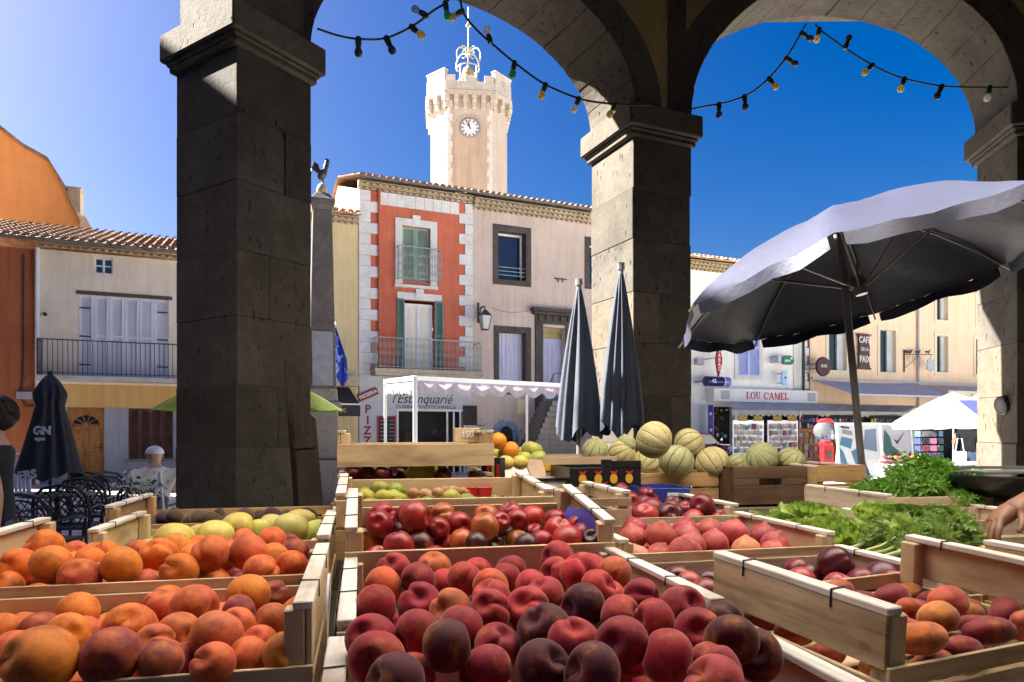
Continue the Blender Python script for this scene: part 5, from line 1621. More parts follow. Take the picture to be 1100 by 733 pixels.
def closed_parasol(name, label, x, y, zb, zt, rb, mat, group=None, folds=9, seed=1, waist=None, pole=mpole, tie=True):
    t = thing(name, label, 'parasol', (x, y, 0), 0, group)
    q = random.Random(seed); ph0 = q.uniform(0, 6)
    def fn(u, v):
        a = 2 * PI * u
        prof = (v ** .8) * (1 + .10 * math.sin(PI * v)) if waist is None else np.interp(v, [0, .05, .18, .24, .30, 1], [.03, .2, .46, .42, .36, .92])
        r = rb * (.06 + .94 * prof)
        fold = .5 + .5 * math.cos(folds * a + 2.2 * math.sin(2 * a + ph0) + v * 1.2)
        r *= 1 - (.33 - .08 * v) * (1 + .35 * math.sin(3 * a + ph0)) * (1 - fold) * min(1, v * 5)
        z = zt - (zt - zb) * v + (.05 * math.sin(3 * a + ph0) + .035 * fold) * v ** 3
        return Vector((r * math.cos(a), r * math.sin(a), z))
    mb = MB(); mb.grid(fn, 96, 26, closed_u=True)
    c = mb.build('cloth', mat, t, smooth=180)
    mb = MB(); mb.tube([(0, 0, .02), (0, 0, zt + .02)], .019, 8); mb.tube([(0, 0, zt + .0), (0, 0, zt + .05)], .028, 8); mb.build('pole', pole, t, smooth=40)
    mb = MB(); mb.lathe([(.24, 0.007), (.24, .06), (.05, .09), (.03, .2)], 16); mb.build('base', M(name + '_base', (.15, .15, .15)) if 'parasol_base' not in bpy.data.materials else bpy.data.materials['parasol_base'], t, smooth=40)
    return t
M('parasol_base', (.16, .155, .15), (.22, .21, .2), .8, 5)
def plc(px, Y): return (px - CX) / F * Y
closed_parasol('closed_parasol', 'left one of two closed navy parasols beside the stone pillar', plc(622, 5.25), 5.25, P(0, 470, 5.25).z, P(0, 307, 5.25).z, .185, mnavyg, 'closed navy parasols by the pillar', seed=2)
closed_parasol('closed_parasol', 'taller closed navy parasol right in front of the stone pillar', plc(667, 5.0), 5.0, P(0, 464, 5.0).z, P(0, 290, 5.0).z, .175, mnavyg, 'closed navy parasols by the pillar', seed=5)
cp = closed_parasol('closed_parasol', 'closed charcoal parasol with white lettering on the café terrace', plc(54, 9), 9, P(0, 512, 9).z, P(0, 403, 9).z, .42, mcharc, folds=8, seed=7, waist=True, pole=M('dark_pole', (.03, .03, .03)))
x, z = 0, P(0, 463, 9).z
lettering('GN', .15, mwhitep, cp, (.06, -.245, P(0, 463, 9).z), off=.006)
lettering('agne', .07, mwhitep, cp, (.05, -.27, P(0, 471, 9).z), off=.003)
lettering('ERS', .15, mwhitep, cp, (.0, -.43, P(0, 510, 9).z + .02), rot=(PI / 2, -.15, 0), off=.006)

def open_parasol(name, label, loc, radius, zr, za, mat, n=8, tilt=(0, 0), poleto=None, valance=.1, rot=0.0, group=None, sub=10, pole=mpole, sag=.05, gap=True, cone=True, dome=1.25):
    "loc: pole foot; zr rim height, za apex height"
    t = thing(name, label, 'parasol', (*loc, 0), 0, group)
    Mx = Matrix.Translation((0, 0, zr)) @ Euler((tilt[0], tilt[1], rot)).to_matrix().to_4x4()
    H = za - zr
    def pt(a, s, drop=0.0):
        k = (a / (2 * PI) * n) % 1
        edge = math.cos(PI / n) / math.cos((k - .5) * 2 * PI / n)
        r = radius * s * (1 * (1 - .0) if s == 0 else (edge * .985 + .015))
        z = H * (1 - s ** dome) + .010 * math.sin(9 * a + 7 * s) * math.sin(5 * s + a) * s + .005 * math.sin(23 * a + 19 * s) * s - sag * s * math.sin(PI * k) * (1 - .4 * s)
        return Mx @ Vector((r * math.cos(a), r * math.sin(a), z - drop))
    mb = MB(); m_ = n * sub
    mb.grid(lambda u, v: pt(2 * PI * u, max(.02, v)), m_, 14, closed_u=True)
    c = mb.build('canopy', mat, t, smooth=50)
    if valance:
        mb = MB()
        for k in range(n):
            a0, a1 = 2 * PI * (k + .04) / n, 2 * PI * (k + .96) / n
            mb.grid(lambda u, v: pt(a0 + (a1 - a0) * u, 1.0 + .015 * v * math.sin(3 * PI * u), valance * v * (.85 + .15 * math.sin(PI * u))), sub, 3)
        mb.build('valance', mat, c, smooth=50)
    for k in range(n):
        a = 2 * PI * k / n
        mb = MB(); mb.tube([pt(a, s, .012) for s in (.03, .3, .6, .85, 1.03)], .006, 5); mb.tube([pt(a, .55, .02), Mx @ Vector((.03 * math.cos(a), .03 * math.sin(a), H - .42))], .005, 5)
        mb.build('rib', pole, t)
    foot = Vector((0, 0, .02)) if poleto is None else Vector((*poleto, .02))
    mb = MB(); mb.tube([foot, Mx @ Vector((0, 0, H + .012))], .019, 10); mb.build('pole', pole, t, smooth=40)
    mb = MB(); mb.lathe([(.03, H - .46), (.035, H - .44), (.035, H - .38), (.028, H - .36)], 10, Mx); mb.build('runner', pole, t, smooth=40)
    mb = MB(); mb.lathe([(.25, 0.008), (.25, .07), (.05, .1), (.03, .22)], 16, Matrix.Translation(foot)); mb.build('base', bpy.data.materials['parasol_base'], t, smooth=40)
    return t
open_parasol('market_parasol', 'big open navy market parasol over the vegetable side of the stall', (plc(922, 3.6), 3.6), .98, 2.28, 2.67, mnavy, n=8, tilt=(R(-11), R(-9)), poleto=(.14, .0), valance=.065, rot=R(14), sag=.03, dome=1.75)
open_parasol('terrace_parasol', 'lime green terrace parasol half hidden behind the pillar', (plc(268, 10), 10), 1.33, P(0, 440, 10).z, 2.45, mlime, n=8, valance=0, rot=R(12))
wp1 = open_parasol('white_parasol', 'white café parasol with a lavender panel on its slope', (plc(1024, 17), 17), 1.35, P(0, 455, 17).z, P(0, 422, 17).z, mwhitec, n=8, valance=.12, pole=mwpole, rot=R(10), group='white café parasols')
open_parasol('white_parasol', 'second white café parasol, partly behind the hall pillar', (plc(1057, 18.2), 18.2), 1.3, P(0, 455, 18.2).z, P(0, 422, 18.2).z, mwhitec, n=8, valance=.12, pole=mwpole, rot=R(25), group='white café parasols')
mb = MB()
mb.grid(lambda u, v: (-.28 + .5 * u, -1.20 + .62 * v - 0.0, P(0, 455, 17).z + .22 + .34 * v), 3, 3)
mb.build('printed_panel', M('lavender_panel', (.035, .04, .13), rough=.7), wp1)

# white awning frame in front of the pizzeria
fr = thing('pergola_awning', 'white metal awning frame with pleated pale cloth before the pizzeria', 'awning', P(500, HY, 19.5) * 1.0, ROWANG * 0)
fr.location = (0, 0, 0)
mpl = fabric('pale_pleated_cloth', (.34, .31, .34), (.28, .26, .29), .25)
A = P(446, 404, 15.5); B = P(615, 407, 18.2); Cc = P(414, 410, 19.5); Dd = P(566, 424, 21.8)
zt = 2.72
A.z = B.z = Cc.z = Dd.z = zt
A.z = EYE + (HY - 404) * 15.5 / F; B.z = A.z; Cc.z = EYE + (HY - 410) * 19.5 / F + .05; Dd.z = Cc.z
for p in (A, Cc, Dd):
    mb = MB(); w_ = .045 if p is A else .04
    mb.box(p.x - w_, p.x + w_, p.y - w_, p.y + w_, .005, p.z); mb.build('post', mwpole, fr, bevel=.006)
mb = MB()
for a, b in ((A, B), (Cc, Dd), (A, Cc), (B, Dd)):
    d = (b - a).normalized(); s = Vector((-d.y, d.x, 0)) * .05
    mb.add([a + s, a - s, b - s, b + s] + [v - Vector((0, 0, .1)) for v in (a + s, a - s, b - s, b + s)], [(3, 2, 1, 0), (4, 5, 6, 7), (0, 1, 5, 4), (1, 2, 6, 5), (2, 3, 7, 6), (3, 0, 4, 7)])
mb.build('frame', mwpole, fr)
mb = MB()
def pl(u, v):
    p = (A * (1 - u) + B * u) * (1 - v) + (Cc * (1 - u) + Dd * u) * v
    k = u * 9 % 1
    return p - Vector((0, 0, .08 + .16 * math.sin(PI * k) + .03 * math.sin(v * 9 + u * 5)))
mb.grid(pl, 108, 8)
mb.build('pleated_cloth', mpl, fr, smooth=180)
mb = MB()
def vl(u, v, P0, P1):
    p = P0 * (1 - u) + P1 * u; k = u * 9 % 1
    return p - Vector((0, 0, .10 + v * (.18 + .14 * math.sin(PI * k)))) + Vector((.02 * math.sin(u * 90), -.03 * v, 0))
mb.grid(lambda u, v: vl(u, v, A, B), 144, 3); mb.grid(lambda u, v: vl(u, v, A, Cc), 72, 3)
mb.build('valance', mpl, fr, smooth=180)

# ------------------------------------------------------------------ war memorial with a cockerel
ob = thing('memorial_obelisk', 'dark stone memorial obelisk topped by a bronze cockerel', 'monument', (plc(346, 14), 14, 0), R(18))
mob = stonemat('obelisk_stone', (.10, .085, .07, 1), (.19, .165, .14, 1), .4, 2, 26, .7)
def frus(mb, w0, w1, z0, z1):
    vs = [(sx * w, sy * w, z) for w, z in ((w0, z0), (w1, z1)) for sx, sy in ((-1, -1), (1, -1), (1, 1), (-1, 1))]
    mb.add(vs, [(3, 2, 1, 0), (4, 5, 6, 7)] + [(i, (i + 1) % 4, 4 + (i + 1) % 4, 4 + i) for i in range(4)])
zO = lambda py: EYE + (HY - py) * 14 / F
mb = MB(); frus(mb, .27, .19, zO(418), zO(228)); mb.build('shaft', mob, ob, bevel=.012)
mb = MB(); frus(mb, .32, .30, 0.9, zO(440)); frus(mb, .36, .36, zO(440), zO(432)); frus(mb, .30, .28, zO(432), zO(418)); frus(mb, .6, .55, 0, .9); mb.build('pedestal', stonemat('pedestal_stone', (.26, .22, .17, 1), (.38, .33, .26, 1), .5), ob, bevel=.015)
mb = MB(); frus(mb, .20, .24, zO(228), zO(222)); frus(mb, .25, .25, zO(222), zO(216)); frus(mb, .22, .12, zO(216), zO(209)); mb.build('cap', mob, ob, bevel=.012)
mb = MB(); frus(mb, .225, .205, zO(412), zO(357)); 
mb = MB(); mb.box(-.2, .2, -.285, -.20, zO(415), zO(358)); mb.build('inscription_panel', M('grey_marble', (.27, .27, .28), (.34, .34, .35), .5, 5), ob)
mb = MB(); mb.lathe([(.001, zO(210)), (.09, zO(209)), (.12, zO(205)), (.09, zO(200)), (.03, zO(197)), (.001, zO(196.5))], 16); mb.build('ball', stonemat('ball_stone', (.32, .27, .2, 1), (.4, .34, .26, 1), .3), ob, smooth=60)
mbr_ = M('bronze', (.035, .028, .022), (.075, .06, .045), .45, 8, metal=.5)
mb = MB(); zr_ = zO(197)
el = lambda cx, cz, rx, rz, ry=.08, rot=0: mb.add([Matrix.Translation((cx, 0, cz)) @ Matrix.Rotation(rot, 4, 'Y') @ Vector((rx * math.sin(t) * math.cos(p), ry * math.sin(t) * math.sin(p), rz * math.cos(t))) for t in np.linspace(.01, PI - .01, 9) for p in np.linspace(0, 2 * PI, 12, endpoint=False)], [(j * 12 + i, (j + 1) * 12 + i, (j + 1) * 12 + (i + 1) % 12, j * 12 + (i + 1) % 12) for j in range(8) for i in range(12)])
el(.0, zr_ + .18, .09, .13, .075, .5)
el(.07, zr_ + .32, .05, .13, .05, .15)
el(.095, zr_ + .44, .045, .045, .04)
mb.tube([(.13, 0, zr_ + .44), (.175, 0, zr_ + .425)], [.018, .003], 6)
for k in range(4): mb.tube([(.07 + .02 * k, 0, zr_ + .47), (.065 + .022 * k, 0, zr_ + .53 - .01 * abs(k - 1))], [.016, .006], 5)
mb.tube([(.12, 0, zr_ + .40), (.125, 0, zr_ + .35)], [.015, .008], 5)
for k in range(6):
    a = .35 + .16 * k
    mb.tube([(-.05, (k - 2.5) * .008, zr_ + .2), (-.10 - .02 * k, (k - 2.5) * .012, zr_ + .36 - .012 * k), (-.17 - .012 * k, (k - 2.5) * .014, zr_ + .40 - .045 * k), (-.2 - .005 * k, 0, zr_ + .34 - .05 * k)], [.03, .026, .02, .004], 6)
for s in (-.03, .03):
    mb.tube([(.01, s, zr_ + .1), (.02, s, zr_ + .0)], .013, 6)
mb.build('cockerel', mbr_, ob, smooth=60)

# flag hanging before the yellow house
fl = thing('flag', 'drooping blue patterned flag on the yellow house', 'flag', (0, 0, 0))
p0 = P(366, 352, 20.6)
mb = MB()
def fg(u, v):
    w_ = .12 + .45 * min(1, v * 1.6)
    return p0 + Vector((-.2 + (u - .35) * w_ + .1 * v, -.1 + .10 * math.sin(u * 9 + v * 3), -1.65 * v + .15 * math.sin(u * 7) * v))
mb.grid(fg, 24, 20)
m, nt, bs = new_mat('blue_flag_cloth'); v = coords(nt)
c_f = ramp(nt, noise(nt, v, 5, 3), [(.46, (.02, .05, .45)), (.5, (.01, .02, .12)), (.56, (.02, .10, .55)), (.66, (.5, .55, .65))]); nt.links.new(c_f, bs.inputs['Base Color'])
mb.build('cloth', m, fl, smooth=180)
mb = MB(); mb.tube([p0 + Vector((-.25, .5, .3)), p0 + Vector((-.16, -.12, .02))], .018, 6); mb.build('pole', mwpole, fl)

# ------------------------------------------------------------------ wall lamp on the pink house
lp = thing('wall_lamp', 'black iron wall lantern on a bracket at the corner of the pink house', 'lamp', (0, 0, 0))
ob_ = House('x', 'x', 508); 
lx, lz = ob_.at(515, 330, -.02)
base = ob_.root.matrix_basis.copy(); bpy.data.objects.remove(ob_.root)
W_ = lambda x, y, z: base @ Vector((x, y, z)) if False else None
def row(px, py, out=0.0):
    "world point on the row of fronts at a photo pixel, then out metres towards the square"
    t, z = tz(px, py, -out)
    return Vector((-3.2 + DX * t + DY * out, 23 + DY * t - DX * out, z))
a, b = row(514, 333, .03), row(521, 338, .75)
lp.location = (0, 0, 0)
mb = MB(); mb.tube([a + Vector((0, 0, .25)), a + Vector((0, 0, -.45))], .035, 6); mb.tube([a + Vector((0, 0, -.35)), a * .6 + b * .4 + Vector((0, 0, .12)), b + Vector((0, 0, .28)), b + Vector((0, 0, .1))], .022, 6); mb.tube([a, a * .5 + b * .5 + Vector((0, 0, .2)), b + Vector((0, 0, .28))], .014, 5); mb.build('bracket', miron, lp)
def lantern(parent, c, s=1.0):
    T = Matrix.Translation(c) @ Matrix.Rotation(ROWANG, 4, 'Z') @ Matrix.Scale(s, 4)
    mb = MB()
    for sx, sy in ((-1, -1), (1, -1), (1, 1), (-1, 1)):
        mb.tube([(sx * .10, sy * .10, -.5), (sx * .17, sy * .17, -.05)], .012, 5, Mx=T)
    mb.lathe([(.26, -.05), (.2, .02), (.10, .12), (.03, .17), (.03, .2)], 4, T @ Matrix.Rotation(PI / 4, 4, 'Z')); mb.box(-.11, .11, -.11, .11, -.53, -.5, T)
    mb.build('lantern_frame', miron, parent)
    mb = MB()
    vs = [(sx * w, sy * w, z) for w, z in ((.095, -.5), (.165, -.05)) for sx, sy in ((-1, -1), (1, -1), (1, 1), (-1, 1))]
    mb.add(vs, [(i, (i + 1) % 4, 4 + (i + 1) % 4, 4 + i) for i in range(4)], T); mb.build('lantern_glass', M('lantern_glass', (.42, .42, .40), rough=.15), parent)
lantern(lp, b)

# ------------------------------------------------------------------ signs of the tobacconist and the café
def sign_root(name, label, px, py, out, cat='sign'):
    p = row(px, py, out)
    return thing(name, label, cat, p, ROWANG)
t = sign_root('tobacco_sign', 'red lozenge TABAC sign jutting from the ivory house', 772, 387, .75)
mrs = M('red_sign_face', (.36, .010, .014), rough=.35); mor = M('orange_sign_edge', (.75, .22, .02), rough=.4)
mb = MB(); mb.prism([(0, -.62), (.14, -.1), (.14, .1), (0, .62), (-.14, .1), (-.14, -.1)], -.04, .04); bo = mb.build('face', mrs, t, bevel=.004)
mb = MB(); mb.prism([(0.05, -.66), (.22, -.1), (.22, .1), (.05, .66), (-.06, .1), (-.06, -.1)], .041, .14); mb.build('edge_panel', mor, t)
for i, ch in enumerate('TABAC'): lettering(ch, .2, mwhitep, bo, (0, -.043, .36 - .18 * i), off=.006, sx=.8)
mb = MB(); mb.tube([(0, .05, .1), (-.1, .72, .1)], .02, 6); mb.box(-.62, -.3, .5, .74, -.15, .1); mb.build('bracket', M('grey_steel', (.4, .4, .4)), t)
t = sign_root('cylinder_sign', 'dark blue cylinder sign under the tobacco lozenge', 769, 410, .7)
mb = MB(); mb.tube([(-.5, .0, 0), (.3, 0, 0)], .2, 18); mb.build('body', M('navy_sign', (.012, .014, .09), rough=.3), t, smooth=50)
mb = MB(); mb.tube([(.31, 0, 0), (.36, 0, 0)], .2, 18); mb.build('band', mwhitep, t, smooth=50)
mb = MB(); mb.tube([(.37, 0, 0), (.62, 0, 0)], .195, 18); mb.build('end_drum', M('violet_drum', (.16, .16, .50), rough=.4), t, smooth=50)
lettering('42', .22, mwhitep, t, (-.25, -.205, 0), off=.004)
mb = MB(); mb.tube([(-.5, 0, 0), (-.5, .68, 0)], .02, 6); mb.build('bracket', miron, t)
t = sign_root('oval_sign', 'green rounded sign with white script and a red rim', 846, 387, .5)
def pill(w, h): return [(w / 2 - h / 2 + h / 2 * math.cos(a), h / 2 * math.sin(a)) for a in np.linspace(-PI / 2, PI / 2, 10)] + [(-w / 2 + h / 2 + h / 2 * math.cos(a), h / 2 * math.sin(a)) for a in np.linspace(PI / 2, 3 * PI / 2, 10)]
mb = MB(); mb.prism(pill(.66, .38), -.05, .05); f_g = mb.build('face', M('green_sign', (.01, .17, .07), rough=.35), t, bevel=.006)
mb = MB(); mb.prism([(x + .035, z) for x, z in pill(.68, .38)], .051, .1); mb.build('rim', mrs, t)
lettering('pmu', .17, mwhitep, f_g, (-.05, -.053, -.02), off=.006, shear=.25)
mb = MB(); mb.prism([(.1, .06), (.2, .02), (.25, .1), (.16, .13)], -.054, -.051); mb.build('emblem', mwhitep, f_g)
mb = MB(); mb.box(-.5, -.34, .0, .5, -.1, .14); mb.build('bracket', M('lavender_box', (.5, .5, .62)), t)
t = sign_root('wavy_sign', 'pale blue lottery sign with a wavy outline and a dark dot', 842, 406, .5)
pts = [(-.06, -.3), (.14, -.32), (.16, .0), (.15, .31), (-.02, .3), (-.14, .22), (-.12, .12), (-.17, 0), (-.12, -.1), (-.16, -.2)]
mb = MB(); mb.prism(pts, -.04, .04); f2 = mb.build('face', M('pale_blue_sign', (.30, .52, .72), rough=.4), t, bevel=.01)
mb = MB(); mb.lathe([(.05, 0), (.05, .006)], 12, Matrix.Translation((.05, -.041, .0)) @ Matrix.Rotation(PI / 2, 4, 'X')); mb.build('dot', M('dark_blue_dot', (.02, .04, .2)), f2)
mb = MB(); mb.tube([(.1, 0, .2), (.1, .5, .2)], .015, 6); mb.tube([(.1, 0, -.2), (.1, .5, -.2)], .015, 6); mb.build('bracket', miron, t)
t = sign_root('round_sign', 'round dark rimmed bar sign with a green centre on the café front', 884, 394, .6)
mb = MB(); mb.lathe([(.40, -.05), (.43, 0), (.40, .06), (.33, .06)], 28, Matrix.Rotation(PI / 2, 4, 'X')); rm = mb.build('rim', M('maroon_rim', (.05, .008, .012), rough=.4), t, smooth=40)
mb = MB(); mb.lathe([(.34, .05), (.24, .055), (.001, .056)], 28, Matrix.Rotation(PI / 2, 4, 'X')); mb.build('disc', M('grey_green_disc', (.16, .24, .22), (.32, .38, .36), .4, 4), t)
lettering('BAR', .2, mwhitep, t, (0, -.06, .02), shear=.2)
mb = MB(); mb.tube([(-.4, 0, .1), (-.6, .55, .1)], .02, 6); mb.tube([(-.4, 0, -.1), (-.6, .55, -.1)], .02, 6); mb.build('bracket', miron, t)
t = sign_root('cafe_sign', 'brown shaped café name board between two first floor windows', 928, 378, .12)
hs2 = 1.62
prof = [(0, .50), (.06, .52), (.1, .42), (.3, .36), (.5, .36), (.62, .36), (.64, .42), (.70, .42), (.72, .36), (1.0, .40), (1.15, .36), (1.35, .38), (1.5, .42), (1.56, .52), (1.62, .50)]
pts = [(w * .85, z - .81) for z, w in prof] + [(-w * .85, z - .81) for z, w in reversed(prof)]
mb = MB(); mb.prism(pts, -.05, .03); fb = mb.build('board', woodmat('brown_sign_board', (.045, .025, .018), (.085, .05, .035), 'z', .5), t, bevel=.01)
mcl = M('cream_letters', (.68, .66, .62), rough=.6)
lettering('CAFÉ', .42, mcl, fb, (0, -.056, .52), sx=.75, off=.004); lettering('DE LA', .22, mcl, fb, (0, -.056, .1), sx=.8); lettering('PAIX', .44, mcl, fb, (0, -.056, -.36), sx=.72, off=.004)
t = sign_root('wrought_iron_sign', 'wrought iron bracket sign with animal figures and a hanging leaf shield', 988, 388, .5)
mb = MB(); mb.tube([(-.45, .45, .55), (-.45, .45, -.5)], .03, 6); mb.tube([(-.45, .45, .33), (.75, -.1, .33)], .018, 6); mb.tube([(-.45, .4, -.3), (-.1, .3, .0), (.2, .2, .3)], .014, 5)
for k in range(3): mb.tube([(-.3 + .22 * k + .1 * math.cos(a), .35 - .1 * k, .15 + .09 * math.sin(a)) for a in np.linspace(0, 4.5, 10)], .01, 4)
mb.build('bracket', miron, t)
for k, sc in ((0, 1.3), (1, .9), (2, .9)):
    mb = MB(); x = -.28 + .42 * k
    mb.tube([(x - .14 * sc, .38 - .18 * k, .46), (x + .12 * sc, .38 - .18 * k, .46)], [.05 * sc, .055 * sc], 6); mb.tube([(x + .1 * sc, .38 - .18 * k, .48), (x + .2 * sc, .38 - .18 * k, .55)], .03 * sc, 6)
    for dx in (-.12, -.05, .05, .11): mb.tube([(x + dx * sc, .38 - .18 * k, .45), (x + dx * sc, .38 - .18 * k, .345)], .012, 4)
    mb.build('animal_figure', miron, t)
mb = MB(); lf = [(0, .42), (.1, .25), (.24, .2), (.2, .08), (.34, -.02), (.26, -.12), (.3, -.26), (.14, -.26), (0, -.34)]
mb.prism([(x + .62, z - .15) for x, z in ([(-x, z) for x, z in lf[1:-1]] + [lf[-1]] + lf[1:-1][::-1] + [lf[0]])], -.12, -.08); mb.build('leaf_shield', M('zinc_leaf', (.34, .35, .38), (.42, .43, .46), .5, 5), t)
# ------------------------------------------------------------------ vegetables and boxes
mlett = leafmat('lettuce_leaf', (.22, .36, .06, 1), (.50, .60, .22, 1), 25)
mceld = leafmat('celery_leaf', (.10, .20, .04, 1), (.26, .36, .10, 1), 40)
mpars = leafmat('parsley_leaf', (.07, .19, .02, 1), (.19, .36, .05, 1), 30)
mstalk = M('celery_stalk', (.30, .36, .10), (.46, .48, .22), .4, 10, (1, 1, .2), rand=True)
mrib = M('pale_leaf_rib', (.45, .46, .28), rough=.5)

def lettuce(seed, rad=.12, n=30, ruff=.12):
    q = random.Random(seed); mb = MB()
    for i in range(n):
        f = i / n
        az = i * 2.4 + q.uniform(-.2, .2); tilt = .25 + 1.05 * f + q.uniform(-.12, .12)
        L = rad * (.7 + .5 * f) * q.uniform(.85, 1.1); wd = L * q.uniform(.75, 1.0); p1 = q.uniform(0, 6)
        Mx = Matrix.Rotation(az, 4, 'Z') @ Matrix.Rotation(tilt, 4, 'Y')
        def lf(u, v):
            a = (u - .5) * 2
            w = wd * (.25 + .75 * math.sin(min(1, v * 1.15) * PI * .55)) * .5
            edge = abs(a) ** 2 * v + max(0, v - .7) * 2
            z = L * v
            x = -.25 * L * v * v + ruff * L * edge * math.sin(14 * a + p1 + 9 * v) + .35 * w * a * a
            y = a * w + .04 * L * math.sin(11 * v + p1) * abs(a)
            return Mx @ Vector((x + .01, y, z))
        mb.grid(lf, 12, 9)
    return mb

def tuft(mb, c, d, size, n, q, mi=0, lobes=3):
    "a spray of small divided leaves around c"
    for i in range(n):
        p = c + Vector((q.gauss(0, size), q.gauss(0, size), q.gauss(0, size * .7))) + d * q.uniform(0, size)
        nr = Vector((q.gauss(0, 1), q.gauss(0, 1), q.gauss(.6, .8))).normalized()
        a = nr.orthogonal().normalized(); a = Matrix.Rotation(q.uniform(0, 6.28), 3, nr) @ a; b = nr.cross(a)
        s = q.uniform(.6, 1.25) * .014
        for k in range(lobes):
            w = (k - (lobes - 1) / 2) * 1.0
            e = a * math.cos(w) + b * math.sin(w); g = nr.cross(e)
            cu = nr * q.uniform(-.4, .5) * s
            mb.add([p, p + e * s * .8 + g * s * .42, p + e * s * 1.5 + cu, p + e * s * .8 - g * s * .42], [(0, 1, 2, 3)], None, mi)

def celery(seed, L=.24):
    q = random.Random(seed); sb = MB(); lb = MB()
    for i in range(11):
        az = q.uniform(0, 6.28); r = q.uniform(.004, .022)
        sp = q.uniform(.02, .10)
        p0 = Vector((r * math.cos(az), r * math.sin(az), 0)); p1 = Vector(((r + sp * .3) * math.cos(az), (r + sp * .3) * math.sin(az), L * .5)); p2 = Vector(((r + sp) * math.cos(az), (r + sp) * math.sin(az), L * q.uniform(.8, 1)))
        sb.tube([p0, p1, p2], [.011, .008, .003], 6)
        tuft(lb, p1 * .55 + p2 * .45, (p2 - p1).normalized(), .022, 26, q)
        tuft(lb, p2, (p2 - p1).normalized(), .028, 46, q)
        tuft(lb, p1 * .35 + p2 * .65, (p2 - p1).normalized(), .02, 16, q)
    return sb, lb

def parsley(seed, n=24):
    q = random.Random(seed); sb = MB(); lb = MB()
    for i in range(n):
        az = q.uniform(0, 6.28); sp = q.uniform(.01, .085)
        h = .15 * q.uniform(.7, 1.05) * (1 - sp * 2.2)
        p2 = Vector((sp * math.cos(az), sp * math.sin(az), h))
        sb.tube([Vector((0, 0, 0)), p2 * .5 + Vector((0, 0, .02)), p2], [.002, .0016, .001], 4)
        tuft(lb, p2, Vector((0, 0, 1)), .022, 34, q)
    return sb, lb
LET = [lettuce(i, .13, 34) for i in range(3)]
lm = []
for b in LET:
    o = b.build('lettuce_head', mlett, smooth=180); lm.append(o.data); bpy.data.objects.remove(o)
q = random.Random(2)
for i, (px, py, Y, s, lb) in enumerate(((822, 549, 2.2, .72, 'curly lettuce head at the far left corner of its crate'), (845, 546, 2.28, .66, 'darker curly lettuce between the corner one and the tall one'), (868, 536, 2.2, .75, 'tall lettuce sticking up above its crate'), (893, 552, 2.05, .8, 'bright lettuce in the middle of the lettuce crate'), (868, 556, 1.98, .72, 'lettuce leaning on the pale front rail'), (905, 566, 1.82, .78, 'yellow green lettuce heart next to the celery'), (935, 560, 1.9, .75, 'lettuce behind the celery bunches'), (958, 553, 2.0, .7, 'last lettuce towards the cardboard tray'), (888, 541, 2.3, .62, 'small lettuce at the back row beside the tall one'))):
    o = bpy.data.objects.new('lettuce', lm[i % 3]); COL.objects.link(o)
    o.location = P(px, py + 22, Y); o.scale = (s * .8, s * .8, s * .62); o.rotation_euler = (q.uniform(-.5, .3), q.uniform(-.5, .4), q.uniform(0, 6))
    tag(o, lb, 'lettuce', 'curly lettuces')
for i, (px, py, Y, lb, rz, ti) in enumerate(((955, 577, 1.62, 'pale celery bunch lying across the crate, stalks showing', -1.9, 1.42), (985, 580, 1.52, 'celery bunch with drooping dark leaves at the near end', -2.1, 1.4), (930, 575, 1.72, 'celery bunch tucked behind the pale stalks', -1.7, 1.38), (1010, 574, 1.6, 'leafy celery bunch against the crate end', -2.0, 1.35))):
    t = thing('celery', lb, 'celery', P(px - 42, py + 24, Y), rz, 'celery bunches')
    t.rotation_euler = (0, 0, 0); t.scale = (.62,) * 3
    sb, lb_ = celery(30 + i)
    Mx = Matrix.Rotation(PI + rz, 4, 'Z') @ Matrix.Rotation(ti, 4, 'Y')
    Mx = Matrix.Rotation(R(-18) + .15 * i, 4, 'Z') @ Matrix.Rotation(ti, 4, 'Y')
    for mbx in (sb, lb_): mbx.v = [Mx @ v for v in mbx.v]
    sb.build('stalk', mstalk, t, smooth=60); l = lb_.build('foliage', mceld, t); l['kind'] = 'stuff'
pm = []
for i in range(4):
    sb, lb_ = parsley(50 + i); a = sb.build('stalk', mstalk); b = lb_.build('foliage', mpars); pm.append((a.data, b.data)); bpy.data.objects.remove(a); bpy.data.objects.remove(b)
PAR = [(945, 522, 2.75, 1.1), (965, 512, 2.75, 1.25), (985, 506, 2.75, 1.3), (1005, 508, 2.75, 1.3), (1022, 514, 2.72, 1.25), (1038, 522, 2.7, 1.15), (955, 528, 2.62, 1.1), (978, 524, 2.6, 1.15), (1000, 526, 2.6, 1.15), (1022, 530, 2.58, 1.15), (1045, 532, 2.6, 1.0), (930, 528, 2.7, 1.0), (992, 514, 2.68, 1.2), (1012, 520, 2.64, 1.2), (970, 518, 2.66, 1.2), (1032, 534, 2.5, 1.0)]
for i, (px, py, Y, s) in enumerate(PAR):
    where = 'crest' if py < 515 else 'middle' if py < 526 else 'foot'
    t = thing('parsley', f'bushy parsley bunch at the {where} of the parsley heap, ' + ('nearer the brown crates' if px < 965 else 'mid heap' if px < 1010 else 'nearer the black tub'), 'parsley', P(px, py + 16, Y) - Vector((0, 0, .035)), 0, 'parsley bunches')
    s *= .66; t.scale = (s, s, s); t.rotation_euler = (q.uniform(-.5, .2), q.uniform(-.45, .45), q.uniform(0, 6))
    for nm, d in zip(('stalk', 'foliage'), pm[i % 4]):
        o = bpy.data.objects.new(nm, d); COL.objects.link(o); o.parent = t
        if nm == 'foliage': o['kind'] = 'stuff'
